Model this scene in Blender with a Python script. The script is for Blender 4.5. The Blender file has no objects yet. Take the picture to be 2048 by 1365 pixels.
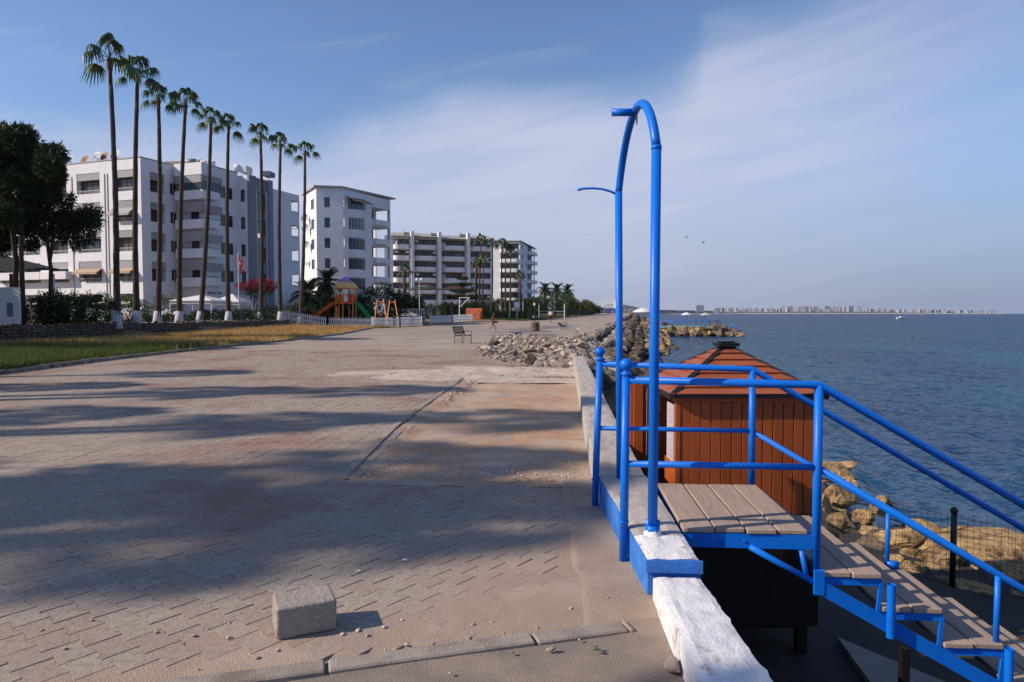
import bpy, math, random
import numpy as np
from mathutils import Vector, Matrix, noise as mnoise
R = math.radians
random.seed(7); rng = np.random.default_rng(7)
SC = bpy.context.scene
COL = SC.collection

# ------------------------------------------------------------------ camera, light, exposure
F = 1365.33; YAW = R(4.1); EYE = 1.6; PITCH = math.atan((682.5 - 627) / F)
cam_d = bpy.data.cameras.new('camera'); cam = bpy.data.objects.new('camera', cam_d); COL.objects.link(cam)
cam.location = (0, 0, EYE); cam.rotation_euler = (math.pi / 2 - PITCH, 0, YAW)
cam_d.lens = 24; cam_d.sensor_width = 36; cam_d.clip_start = 0.05; cam_d.clip_end = 60000
SC.camera = cam
SC.view_settings.view_transform = 'Standard'; SC.view_settings.look = 'None'
SC.view_settings.gamma = 1; SC.view_settings.use_curve_mapping = False
SC.view_settings.exposure = 0.12
SC.cycles.max_bounces = 6; SC.cycles.diffuse_bounces = 3; SC.cycles.glossy_bounces = 3
SC.cycles.transparent_max_bounces = 8; SC.cycles.volume_bounces = 0
SC.cycles.use_adaptive_sampling = True; SC.cycles.use_denoising = True
SC.cycles.caustics_reflective = False; SC.cycles.caustics_refractive = False

SUN_EL = R(33); SUN_AZ = R(17)          # light travels towards (+cos az, +sin az) on the ground
sd = bpy.data.lights.new('sun', 'SUN'); sun = bpy.data.objects.new('sun', sd); COL.objects.link(sun)
sd.energy = 5.0; sd.angle = R(0.53); sd.color = (1.0, 0.845, 0.69)
tv = Vector((math.cos(SUN_AZ) * math.cos(SUN_EL), math.sin(SUN_AZ) * math.cos(SUN_EL), -math.sin(SUN_EL)))
sun.rotation_euler = tv.to_track_quat('-Z', 'Y').to_euler()

W = bpy.data.worlds.new('World'); SC.world = W; W.use_nodes = True
nt = W.node_tree; nt.nodes.clear()
def wn(t, **k):
    n = nt.nodes.new(t)
    for a, b in k.items(): setattr(n, a, b)
    return n
def wl(a, b): nt.links.new(a, b)
def wm(op, a, b=None, c=None, clamp=False):
    n = wn('ShaderNodeMath', operation=op, use_clamp=clamp)
    for i, v in enumerate((a, b, c)):
        if v is None: continue
        if isinstance(v, (int, float)): n.inputs[i].default_value = v
        else: wl(v, n.inputs[i])
    return n.outputs[0]
sky = wn('ShaderNodeTexSky'); sky.sky_type = 'NISHITA'; sky.sun_disc = False
sky.sun_elevation = SUN_EL; sky.sun_rotation = math.atan2(-tv.x, -tv.y)
sky.air_density = 1.0; sky.dust_density = 0.3; sky.ozone_density = 1.6; sky.altitude = 0
tc = wn('ShaderNodeTexCoord'); sp = wn('ShaderNodeSeparateXYZ'); wl(tc.outputs['Generated'], sp.inputs[0])
az = wm('ARCTAN2', sp.outputs[0], sp.outputs[1])                 # 0 along the promenade, + seaward
el = wm('ARCSINE', sp.outputs[2])
# thin cirrus veil: its lower/seaward body and its upper edge, as a band that climbs from west to east
mp = wn('ShaderNodeCombineXYZ'); wl(az, mp.inputs[0]); wl(wm('MULTIPLY', el, 2.2), mp.inputs[1])
n1 = wn('ShaderNodeTexNoise'); n1.inputs['Scale'].default_value = 3.2; n1.inputs['Detail'].default_value = 7; n1.inputs['Roughness'].default_value = 0.55
n1.inputs['Distortion'].default_value = 0.5
wl(mp.outputs[0], n1.inputs['Vector'])
rot = wn('ShaderNodeVectorRotate', rotation_type='Z_AXIS'); wl(mp.outputs[0], rot.inputs['Vector']); rot.inputs['Angle'].default_value = R(-22)
mpg = wn('ShaderNodeMapping'); wl(rot.outputs[0], mpg.inputs['Vector']); mpg.inputs['Scale'].default_value = (1.6, 7.0, 1)
n2 = wn('ShaderNodeTexNoise'); n2.inputs['Scale'].default_value = 1.6; n2.inputs['Detail'].default_value = 6; n2.inputs['Roughness'].default_value = 0.5
n2.inputs['Distortion'].default_value = 0.8
wl(mpg.outputs[0], n2.inputs['Vector'])
# edge height as a function of azimuth
cr = wn('ShaderNodeFloatCurve')
u01 = wm('MULTIPLY_ADD', az, 1 / 2.4, 0.5)
wl(u01, cr.inputs['Value'])
cv = cr.mapping.curves[0]
def az_of(px): return math.atan((px - 1024) / F) - YAW
def el_of(px, py): return math.atan((627 - py) / F * math.cos(math.atan((px - 1024) / F)))
EDGE = [(-0.1, .22)] + [(az_of(px) / 2.4 + .5, el_of(px, py)) for px, py in
        [(60, 250), (330, 235), (600, 268), (760, 215), (880, 185), (1100, 172), (1300, 165), (1380, 110), (1420, 50), (1600, 5)]] + [(0.80, .5), (1.0, .6)]
cv.points[0].location = (0, EDGE[0][1]); cv.points[1].location = EDGE[-1]
for x, y in EDGE[1:-1]: cv.points.new(x, y)
cr.mapping.update()
edge = cr.outputs[0]
d_ = wm('SUBTRACT', edge, el)
d2 = wm('ADD', d_, wm('MULTIPLY', wm('SUBTRACT', n1.outputs['Fac'], 0.5), 0.10))
body = wn('ShaderNodeMapRange', interpolation_type='SMOOTHSTEP'); wl(d2, body.inputs[0])
body.inputs[1].default_value = -0.03; body.inputs[2].default_value = 0.085
fade = wn('ShaderNodeMapRange', interpolation_type='SMOOTHSTEP'); wl(d_, fade.inputs[0])   # thins away below its edge
fade.inputs[1].default_value = 0.03; fade.inputs[2].default_value = 0.46; fade.inputs[3].default_value = 1.0; fade.inputs[4].default_value = 0.45
streak = wn('ShaderNodeMapRange'); wl(n2.outputs['Fac'], streak.inputs[0])
streak.inputs[1].default_value = 0.3; streak.inputs[2].default_value = 0.7; streak.inputs[3].default_value = 0.62; streak.inputs[4].default_value = 1.0
veil = wm('MULTIPLY', wm('MULTIPLY', body.outputs[0], fade.outputs[0]), streak.outputs[0])
wisp = wn('ShaderNodeMapRange', interpolation_type='SMOOTHSTEP'); wl(n2.outputs['Fac'], wisp.inputs[0])
wisp.inputs[1].default_value = 0.52; wisp.inputs[2].default_value = 0.8; wisp.inputs[4].default_value = 0.35
veil2 = wm('MAXIMUM', veil, wm('MULTIPLY', wisp.outputs[0], 0.5))
azf = wn('ShaderNodeMapRange', interpolation_type='SMOOTHSTEP'); wl(az, azf.inputs[0])
azf.inputs[1].default_value = 0.20; azf.inputs[2].default_value = 0.62; azf.inputs[3].default_value = 1.0; azf.inputs[4].default_value = 0.3
veil3 = wm('MULTIPLY', wm('MULTIPLY', veil2, azf.outputs[0]), 0.92, clamp=True)
mx = wn('ShaderNodeMix', data_type='RGBA'); wl(veil3, mx.inputs[0])
hs = wn('ShaderNodeMix', data_type='RGBA', blend_type='MULTIPLY'); hs.inputs[0].default_value = 1.0
wl(sky.outputs[0], hs.inputs[6]); hs.inputs[7].default_value = (1.14, 1.26, 1.5, 1)
mx.inputs[7].default_value = (6.7, 6.95, 8.5, 1)
bg = wn('ShaderNodeBackground'); bg.inputs['Strength'].default_value = 0.088
out = wn('ShaderNodeOutputWorld')
# hazy layer over the horizon, the same all round
hz_f = wn('ShaderNodeMapRange', interpolation_type='SMOOTHSTEP'); wl(el, hz_f.inputs[0])
hz_f.inputs[1].default_value = 0.30; hz_f.inputs[2].default_value = -0.02; hz_f.inputs[3].default_value = 0.0; hz_f.inputs[4].default_value = 0.92
hzm = wn('ShaderNodeMix', data_type='RGBA'); wl(hz_f.outputs[0], hzm.inputs[0]); wl(hs.outputs[2], hzm.inputs[6]); hzm.inputs[7].default_value = (1.95, 2.65, 4.6, 1)
wl(hzm.outputs[2], mx.inputs[6])
wl(mx.outputs[2], bg.inputs['Color']); wl(bg.outputs[0], out.inputs['Surface'])

# ------------------------------------------------------------------ measuring helpers (camera is at 0,0,1.6; +Y runs along the promenade)
_Fw = Vector((-math.sin(YAW) * math.cos(PITCH), math.cos(YAW) * math.cos(PITCH), -math.sin(PITCH)))
_Rt = Vector((math.cos(YAW), math.sin(YAW), 0)); _Up = _Rt.cross(_Fw)
def ray(px, py): return _Fw + _Rt * ((px - 1024) / F) + _Up * (-(py - 682.5) / F)
def onY(px, py, Y):
    r = ray(px, py); t = Y / r.y; return Vector((r.x * t, Y, EYE + r.z * t))
def G(px, py, z=0.0):
    r = ray(px, py); t = (z - EYE) / r.z; return Vector((r.x * t, r.y * t, z))
def C2W(lat, dep): return Vector((lat * math.cos(YAW) - dep * math.sin(YAW), lat * math.sin(YAW) + dep * math.cos(YAW), 0))
def lerpt(x, T):
    if x <= T[0][0]: return T[0][1]
    for (a, b), (c, d) in zip(T, T[1:]):
        if x <= c: return b + (d - b) * (x - a) / (c - a)
    return T[-1][1]
GZ = [(50, 0), (100, .4), (150, .7), (300, 1.55), (600, 1.6)]
def gz(Y): return lerpt(Y, GZ)
XL = [(-20, -13.5), (16.7, -14.6), (22, -15.3), (29, -15.75), (37, -15.6), (50, -16.4), (65, -18.2), (68, -16.6), (73, -15), (100, -12.6), (104, -5), (150, 3), (300, 16), (600, 40)]
XR = [(-20, .62), (22, .62), (26, .3), (45, .9), (57, 2.6), (87, 6), (136, 11.5), (300, 30), (600, 60)]
WALLX = [(0, -28.7), (15, -28.4), (35, -28), (50, -27.2), (60, -26.4), (64, -26), (80, -33), (400, -165)]
def sstep(a, b, x):
    t = min(1, max(0, (x - a) / (b - a))); return t * t * (3 - 2 * t)
def hgt(X, Y):
    xl = lerpt(Y, XL); g = gz(Y)
    if X >= xl: return g
    wx = lerpt(Y, WALLX)
    h = g + 0.02 + 0.22 * sstep(40, 60, Y) * sstep(0, 11, xl - X)
    return h + (0.92 - h) * sstep(0, .5, wx - X) if X < wx else h
SEA = -2.3

# ------------------------------------------------------------------ mesh helpers
class MB:
    def __init__(s): s.v = []; s.f = []; s.m = []
    def add(s, vs, fs, mi=0):
        o = len(s.v); s.v += [tuple(p) for p in vs]; s.f += [tuple(i + o for i in f) for f in fs]; s.m += [mi] * len(fs)
        return s
    def box(s, x0, x1, y0, y1, z0, z1, mi=0, M=None):
        vs = [Vector(p) for p in ((x0, y0, z0), (x1, y0, z0), (x1, y1, z0), (x0, y1, z0), (x0, y0, z1), (x1, y0, z1), (x1, y1, z1), (x0, y1, z1))]
        if M: vs = [M @ v for v in vs]
        return s.add(vs, [(0, 3, 2, 1), (4, 5, 6, 7), (0, 1, 5, 4), (1, 2, 6, 5), (2, 3, 7, 6), (3, 0, 4, 7)], mi)
    def bbox(s, x0, x1, y0, y1, z0, z1, b=.01, mi=0, M=None):     # box with bevelled edges
        vs = []; cx, cy, cz = (x0 + x1) / 2, (y0 + y1) / 2, (z0 + z1) / 2
        import itertools
        idx = {}
        for sx, sy, sz in itertools.product((-1, 1), repeat=3):
            X = (x0, 0, x1)[sx + 1]; Y = (y0, 0, y1)[sy + 1]; Z = (z0, 0, z1)[sz + 1]
            for k in range(3):
                p = [X, Y, Z]
                for a, sg in ((0, sx), (1, sy), (2, sz)):
                    if a != k: p[a] -= sg * b
                idx[(sx, sy, sz, k)] = len(vs); vs.append(Vector(p))
        if M: vs = [M @ v for v in vs]
        fs = []
        def q(*a): fs.append(tuple(idx[t] for t in a))
        for k in range(3):
            o1, o2 = [(1, 2), (0, 2), (0, 1)][k]
            for sg in (-1, 1):
                c = []
                for a, b_ in ((-1, -1), (1, -1), (1, 1), (-1, 1)):
                    t = [0, 0, 0]; t[k] = sg; t[o1] = a; t[o2] = b_; c.append((t[0], t[1], t[2], k))
                q(*c)
            for a in (-1, 1):
                for b_ in (-1, 1):
                    t0 = [0, 0, 0]; t1 = [0, 0, 0]; t0[k] = -1; t1[k] = 1
                    t0[o1] = t1[o1] = a; t0[o2] = t1[o2] = b_
                    q((*t0, o1), (*t1, o1), (*t1, o2), (*t0, o2))
        for t in itertools.product((-1, 1), repeat=3): q((*t, 0), (*t, 1), (*t, 2))
        return s.add(vs, fs, mi)
    def tube(s, pts, r, seg=10, mi=0, cap=True):
        pts = [Vector(p) for p in pts]; n = len(pts)
        rs = r if isinstance(r, (list, tuple)) else [r] * n
        vs = []; prev = None
        for i, p in enumerate(pts):
            d = (pts[min(i + 1, n - 1)] - pts[max(i - 1, 0)]).normalized()
            if prev is None:
                a = Vector((0, 0, 1)) if abs(d.z) < .9 else Vector((1, 0, 0)); u = d.cross(a).normalized()
            else: u = (prev - d * prev.dot(d)).normalized()
            prev = u; w = d.cross(u)
            for k in range(seg):
                t = 2 * math.pi * k / seg; vs.append(p + (u * math.cos(t) + w * math.sin(t)) * rs[i])
        fs = [(i * seg + k, i * seg + (k + 1) % seg, (i + 1) * seg + (k + 1) % seg, (i + 1) * seg + k) for i in range(n - 1) for k in range(seg)]
        if cap: fs += [tuple(range(seg))[::-1], tuple((n - 1) * seg + k for k in range(seg))]
        return s.add(vs, fs, mi)
    def lathe(s, prof, c=(0, 0, 0), seg=16, mi=0, jag=None):
        vs = []; c = Vector(c)
        for j, (r, z) in enumerate(prof):
            for k in range(seg):
                t = 2 * math.pi * k / seg; vs.append(c + Vector((r * math.cos(t), r * math.sin(t), z + (jag(j, k) if jag else 0))))
        fs = [(i * seg + k, i * seg + (k + 1) % seg, (i + 1) * seg + (k + 1) % seg, (i + 1) * seg + k) for i in range(len(prof) - 1) for k in range(seg)]
        return s.add(vs, fs, mi)
    def poly(s, pts, mi=0): return s.add(pts, [tuple(range(len(pts)))], mi)
    def prism(s, pts2, fn, a, b, mi=0):       # outline pts2 swept from a to b; fn(u,v,w)->point
        n = len(pts2); vs = [fn(u, v, a) for u, v in pts2] + [fn(u, v, b) for u, v in pts2]
        return s.add(vs, [tuple(range(n))[::-1], tuple(range(n, 2 * n))] + [(i, (i + 1) % n, n + (i + 1) % n, n + i) for i in range(n)], mi)
    def mesh(s, name, mats, smooth=False):
        me = bpy.data.meshes.new(name); me.from_pydata([tuple(v) for v in s.v], [], s.f)
        for m in (mats if isinstance(mats, (list, tuple)) else [mats]): me.materials.append(m)
        if any(s.m): me.polygons.foreach_set('material_index', s.m)
        if smooth: me.polygons.foreach_set('use_smooth', [True] * len(s.f))
        me.update(); return me
    def build(s, name, mats, parent=None, smooth=False, **k):
        return link(name, s.mesh(name, mats, smooth), parent, **k)
def link(name, me, parent=None, loc=(0, 0, 0), rot=(0, 0, 0), scale=1, label=None, cat=None, group=None, kind=None):
    o = bpy.data.objects.new(name, me); COL.objects.link(o)
    if parent: o.parent = parent
    o.location = loc; o.rotation_euler = rot
    o.scale = (scale,) * 3 if isinstance(scale, (int, float)) else scale
    return tag(o, label, cat, group, kind)
def tag(o, label=None, cat=None, group=None, kind=None):
    if label: o['label'] = label
    if cat: o['category'] = cat
    if group: o['group'] = group
    if kind: o['kind'] = kind
    return o
def empty(name, loc=(0, 0, 0), rz=0, **k): return link(name, None, None, loc, (0, 0, rz), **k)
def copy_tree(o, parent=None):
    c = o.copy(); COL.objects.link(c)
    if parent: c.parent = parent
    for ch in [x for x in o.children]: copy_tree(ch, c)
    return c
def np_mesh(name, V, Fc, mats, smooth=False, mi=None):
    me = bpy.data.meshes.new(name); n = Fc.shape[1]
    me.vertices.add(len(V)); me.vertices.foreach_set('co', np.asarray(V, dtype=np.float32).ravel())
    me.loops.add(Fc.size); me.loops.foreach_set('vertex_index', Fc.ravel().astype(np.int32))
    me.polygons.add(len(Fc)); me.polygons.foreach_set('loop_start', np.arange(0, Fc.size, n, dtype=np.int32))
    me.polygons.foreach_set('loop_total', np.full(len(Fc), n, dtype=np.int32))
    for m in (mats if isinstance(mats, (list, tuple)) else [mats]): me.materials.append(m)
    if mi is not None: me.polygons.foreach_set('material_index', mi)
    me.polygons.foreach_set('use_smooth', [bool(smooth)] * len(Fc))
    me.update(calc_edges=True); return me

# ------------------------------------------------------------------ materials
def mat(name, c1, c2=None, scale=4, rough=.8, bump=0, bscale=30, detail=5, metal=0, spec=.3, c3=None, c3scale=.7, c3lo=.5, c3hi=.65, rand=0, coords='world', stretch=None, trans=0, bdist=.01, rr=0):
    m = bpy.data.materials.new(name); m.use_nodes = True; t = m.node_tree; N = t.nodes; L = t.links
    c1, c2, c3 = [None if c is None else (c if max(c) > .595 else tuple(v * .82 for v in c)) for c in (c1, c2, c3)]
    b = N['Principled BSDF']; b.inputs['Roughness'].default_value = rough; b.inputs['Metallic'].default_value = metal
    b.inputs['Specular IOR Level'].default_value = spec
    if coords == 'world': src = N.new('ShaderNodeNewGeometry').outputs['Position']
    else: src = N.new('ShaderNodeTexCoord').outputs['Object']
    if stretch:
        mpn = N.new('ShaderNodeMapping'); mpn.inputs['Scale'].default_value = stretch; L.new(src, mpn.inputs[0]); src = mpn.outputs[0]
    def noi(sc, det=detail, ro=.6):
        n = N.new('ShaderNodeTexNoise'); n.inputs['Scale'].default_value = sc; n.inputs['Detail'].default_value = det; n.inputs['Roughness'].default_value = ro
        L.new(src, n.inputs['Vector']); return n.outputs['Fac']
    def rng_(v, lo, hi, a=0, z=1):
        r = N.new('ShaderNodeMapRange'); r.inputs[1].default_value = lo; r.inputs[2].default_value = hi; r.inputs[3].default_value = a; r.inputs[4].default_value = z
        L.new(v, r.inputs[0]); return r.outputs[0]
    def mix(f, a, c, mode='MIX'):
        x = N.new('ShaderNodeMix'); x.data_type = 'RGBA'; x.blend_type = mode
        for i, v in ((0, f), (6, a), (7, c)):
            if isinstance(v, (tuple, float, int)): x.inputs[i].default_value = (*v, 1) if isinstance(v, tuple) else v
            else: L.new(v, x.inputs[i])
        return x.outputs[2]
    col = c1
    if c2: col = mix(rng_(noi(scale), .35, .65), c1, c2)
    if c3: col = mix(rng_(noi(c3scale, 6, .65), c3lo, c3hi), col, c3)
    if rand:
        oi = N.new('ShaderNodeObjectInfo'); v = rng_(oi.outputs['Random'], 0, 1, 1 - rand, 1 + rand)
        cb = N.new('ShaderNodeCombineColor'); [L.new(v, cb.inputs[i]) for i in range(3)]
        col = mix(1.0, col, cb.outputs[0], 'MULTIPLY')
    if isinstance(col, tuple): b.inputs['Base Color'].default_value = (*col, 1)
    else: L.new(col, b.inputs['Base Color'])
    if rr: L.new(rng_(noi(scale * 2), .3, .7, rough - rr, rough + rr), b.inputs['Roughness'])
    if bump:
        bp = N.new('ShaderNodeBump'); bp.inputs['Strength'].default_value = bump; bp.inputs['Distance'].default_value = bdist
        L.new(noi(bscale, 6), bp.inputs['Height']); L.new(bp.outputs[0], b.inputs['Normal'])
    if trans:
        tr = N.new('ShaderNodeBsdfTranslucent'); ms = N.new('ShaderNodeMixShader'); ms.inputs[0].default_value = trans
        if isinstance(col, tuple): tr.inputs[0].default_value = (*col, 1)
        else: L.new(col, tr.inputs[0])
        L.new(b.outputs[0], ms.inputs[1]); L.new(tr.outputs[0], ms.inputs[2]); L.new(ms.outputs[0], N['Material Output'].inputs['Surface'])
    return m
M = {}
M['blue'] = mat('blue_paint', (.003, .135, .60), (.004, .155, .66), 6, .4, .15, 90, spec=.3, c3=(.10, .055, .04), c3scale=26, c3lo=.70, c3hi=.73, bdist=.002)
M['blue_masonry'] = mat('blue_masonry_paint', (.03, .16, .55), (.045, .2, .6), 5, .75, .6, 70, c3=(.4, .42, .45), c3scale=14, c3lo=.66, c3hi=.7, bdist=.006)
M['whitewash'] = mat('whitewash', (.74, .74, .76), (.64, .64, .65), 9, .9, .9, 60, c3=(.42, .38, .33), c3scale=7, c3lo=.58, c3hi=.70, bdist=.008)
M['concrete'] = mat('wall_concrete', (.38, .34, .30), (.47, .43, .39), 5, .92, .8, 60, c3=(.3, .25, .21), c3scale=2, c3lo=.5, c3hi=.7, bdist=.008)
M['cap_concrete'] = mat('cap_concrete', (.46, .42, .38), (.55, .51, .47), 6, .92, .8, 60, c3=(.36, .31, .27), c3scale=4, c3lo=.52, c3hi=.68, bdist=.008)
M['block'] = mat('block_concrete', (.42, .37, .32), (.33, .29, .26), 20, .95, 1.0, 160, coords='obj', bdist=.006, c3=(.5, .45, .4), c3scale=60, c3lo=.55, c3hi=.6)
M['kerb'] = mat('kerb_concrete', (.33, .28, .24), (.4, .34, .29), 8, .9, .6, 90, c3=(.25, .2, .17), c3scale=3, rand=.1)
M['dark_wood_and_shade'] = mat('dark_wood_and_shade', (.02, .014, .012), (.035, .022, .018), 10, .6)  # also puts the shade below the deck into the kiosk's lower faces
M['deck'] = mat('deck_board', (.36, .27, .21), (.46, .36, .29), 3, .7, .5, 60, stretch=(18, 1.2, 18), c3=(.26, .18, .13), c3scale=2.5, c3lo=.55, c3hi=.75, rand=.12, bdist=.003)
M['orange_wood'] = mat('stained_wood', (.40, .088, .020), (.52, .125, .032), 2.2, .45, .4, 20, stretch=(14, 14, 1), c3=(.27, .05, .012), c3scale=2.2, c3lo=.5, c3hi=.8, rand=.14, bdist=.002)
M['roof_wood'] = mat('roof_board', (.34, .10, .045), (.42, .13, .06), 3, .5, .3, 40, c3=(.3, .07, .02), c3scale=3, rand=.1, bdist=.002)
M['black_metal'] = mat('black_metal', (.012, .012, .014), rough=.45)
M['mesh_wire'] = mat('mesh_wire', (.008, .02, .015), rough=.5)
M['green_post'] = mat('green_post', (.01, .03, .02), rough=.4)
M['sand'] = mat('sand_dust', (.50, .38, .29), (.42, .31, .235), 3, .95, 1.0, 120, c3=(.55, .43, .34), c3scale=1.2, bdist=.01)
M['dirt'] = mat('orange_dirt', (.52, .32, .20), (.50, .35, .245), .9, .95, .9, 60, c3=(.55, .43, .33), c3scale=.9, c3lo=.42, c3hi=.62, bdist=.02)
M['asphalt'] = mat('sandy_asphalt', (.26, .22, .19), (.36, .29, .24), 4, .95, 1.0, 150, c3=(.42, .33, .26), c3scale=1.6, c3lo=.45, c3hi=.62, bdist=.01)
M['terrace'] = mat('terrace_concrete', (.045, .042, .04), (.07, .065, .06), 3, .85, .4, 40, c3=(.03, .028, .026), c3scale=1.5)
M['rock_pale'] = mat('pale_limestone', (.50, .43, .35), (.40, .33, .26), 3, .95, 1.0, 9, c3=(.34, .24, .14), c3scale=1.3, c3lo=.48, c3hi=.66, rand=.25, bdist=.06)
M['rock_tan'] = mat('tan_limestone', (.56, .385, .19), (.38, .25, .12), 3.5, .95, 1.0, 9, c3=(.09, .058, .03), c3scale=4.5, c3lo=.48, c3hi=.64, rand=.2, bdist=.08)
M['rock_dark'] = mat('weathered_rock', (.16, .13, .10), (.27, .2, .13), 2.2, .95, 1.0, 8, c3=(.06, .05, .045), c3scale=1.2, c3lo=.42, c3hi=.62, rand=.3, bdist=.06)
M['rubble'] = mat('rubble_stone', (.52, .46, .40), (.42, .33, .26), 5, .95, 1.0, 25, c3=(.3, .2, .15), c3scale=2.2, c3lo=.52, c3hi=.66, rand=.3, bdist=.03)
M['rubble_red'] = mat('rubble_brick', (.30, .14, .08), (.42, .28, .2), 6, .95, .8, 25, rand=.2)
M['wall_white'] = mat('white_render', (.73, .74, .76), (.67, .68, .71), .6, .85, .15, 8, c3=(.60, .60, .61), c3scale=.35, c3lo=.58, c3hi=.8)
M['sunlit_white'] = mat('sunlit_white_render', (.80, .80, .80), (.74, .74, .75), .5, .85)  # brighter copy of the white render; sunlight on the far blocks is in the colour
M['wall_grey'] = mat('grey_render', (.28, .31, .36), (.25, .28, .33), .8, .85)
M['panel_grey'] = mat('shutter_box_grey', (.38, .38, .40), (.34, .34, .36), 2, .6, rand=.12)
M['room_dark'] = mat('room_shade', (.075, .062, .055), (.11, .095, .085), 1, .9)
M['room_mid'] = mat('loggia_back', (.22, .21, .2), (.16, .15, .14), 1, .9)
M['glass_light'] = mat('sky_lit_glass', (.10, .11, .13), (.2, .2, .2), .5, .2, rand=.5)
M['frame_white'] = mat('white_frame', (.6, .6, .6), rough=.5)
M['frame_dark'] = mat('dark_frame', (.04, .045, .055), rough=.5)
M['glass'] = mat('window_glass', (.02, .028, .04), (.07, .08, .1), .5, .12, spec=.6, rand=.5)
M['glass_brown'] = mat('shaded_blind', (.09, .075, .062), (.065, .055, .05), .8, .35, spec=.4, rand=.25)
M['glass_teal'] = mat('teal_glass', (.09, .15, .17), (.05, .09, .11), .7, .15, spec=.6)
M['awning'] = mat('beige_awning', (.45, .32, .22), (.5, .37, .27), 3, .8, rand=.1)
M['tent'] = mat('white_canvas', (.75, .75, .78), rough=.8, trans=.15)
M['trunk'] = mat('palm_trunk', (.065, .05, .04), (.12, .095, .075), 3, .95, 1.0, 14, stretch=(1, 1, 3.5), c3=(.07, .05, .04), c3scale=2, bdist=.05)
M['trunk_red'] = mat('palm_trunk_fresh', (.19, .075, .045), (.13, .06, .04), 6, .95, 1.0, 20, bdist=.05)
M['limewash'] = mat('trunk_limewash', (.62, .64, .68), (.45, .46, .48), 6, .9, .8, 20, bdist=.03)
M['bark'] = mat('pine_bark', (.07, .048, .036), (.12, .08, .06), 5, .95, 1.0, 14, bdist=.05)
M['frond'] = mat('fan_leaf', (.075, .14, .035), (.04, .085, .022), 1.5, .5, rand=.3, trans=.25, spec=.4)
M['frond_far'] = mat('feather_leaf', (.06, .12, .03), (.03, .07, .02), 1.5, .5, rand=.3, trans=.2)
M['pine'] = mat('pine_needles', (.028, .05, .014), (.05, .08, .02), 1.2, .8, trans=.12, rand=.1)
M['leaf_dark'] = mat('dark_leaves', (.018, .04, .012), (.045, .085, .02), 1.2, .65, trans=.12, rand=.15)
M['leaf_mid'] = mat('green_leaves', (.045, .10, .018), (.09, .15, .03), 1.2, .6, trans=.2, rand=.15)
M['leaf_olive'] = mat('olive_leaves', (.10, .13, .03), (.16, .16, .05), .8, .7, trans=.2)
M['bloom'] = mat('crimson_bloom', (.42, .012, .02), (.25, .008, .015), 2, .6, trans=.2)
M['orange'] = mat('orange_plastic', (.85, .24, .015), (.8, .2, .012), 2, .4)
M['orange_pale'] = mat('orange_metal', (.78, .30, .12), (.72, .26, .1), 3, .5)
M['red'] = mat('red_plastic', (.6, .03, .02), rough=.4)
M['tan'] = mat('tan_plastic', (.75, .42, .17), rough=.5)
M['purple'] = mat('purple_plastic', (.36, .22, .62), rough=.5)
M['green_pl'] = mat('green_plastic', (.02, .3, .06), rough=.4)
M['fence_white'] = mat('white_picket_paint', (.72, .74, .76), (.6, .62, .64), 3, .6)
M['coral'] = mat('coral_paint', (.72, .20, .09), (.62, .17, .08), 1.5, .7)
M['iron'] = mat('cast_iron', (.03, .03, .034), (.06, .055, .05), 10, .5)
M['slat'] = mat('bench_slat', (.10, .08, .07), (.14, .11, .09), 8, .7)
M['skin'] = mat('skin', (.48, .25, .15), rough=.6); M['skin_dark'] = mat('tanned_skin', (.34, .16, .09), rough=.6)
M['white_cloth'] = mat('white_cloth', (.75, .75, .76), rough=.9); M['black_cloth'] = mat('black_cloth', (.03, .025, .03), rough=.9)
M['brown_cloth'] = mat('rust_cloth', (.42, .13, .05), rough=.9); M['hair'] = mat('dark_hair', (.02, .012, .01), rough=.6)
M['red_cloth'] = mat('red_cloth', (.5, .05, .06), rough=.9); M['teal_cloth'] = mat('teal_cloth', (.03, .25, .3), rough=.9); M['yellow_cloth'] = mat('yellow_cloth', (.55, .45, .1), rough=.9)
M['green_canopy'] = mat('green_canopy', (.09, .12, .085), rough=.8); M['maroon'] = mat('maroon_canopy', (.08, .025, .03), rough=.8)
M['stone_wall'] = mat('field_stone', (.15, .125, .105), (.22, .185, .15), 4, .95, .9, 20, rand=.3, c3=(.09, .075, .065), c3scale=3, bdist=.03)
M['mortar'] = mat('wall_mortar', (.09, .08, .07), (.12, .1, .085), 4, .95, .8, 20)
M['steel'] = mat('galvanised_steel', (.35, .36, .38), rough=.4, metal=.6)
M['dish'] = mat('satellite_dish', (.5, .52, .55), (.4, .42, .45), 3, .5); M['dish_rust'] = mat('rusty_dish', (.34, .12, .05), (.42, .3, .22), 4, .7)
M['lead'] = mat('poster_print', (.5, .46, .5), rough=.5)
M['car'] = mat('car_paint', (.7, .72, .74), rough=.25, spec=.6)
M['bin'] = mat('rusty_bin', (.17, .13, .06), (.08, .06, .035), 6, .8, .5, 30)
M['far_white'] = mat('distant_render', (.50, .51, .54), (.38, .39, .42), .02, .9, rand=.25)
M['far_green'] = mat('distant_scrub', (.05, .075, .045), (.11, .11, .07), .02, .95)
M['far_blue'] = mat('blue_hoarding', (.05, .14, .4), rough=.7)

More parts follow.
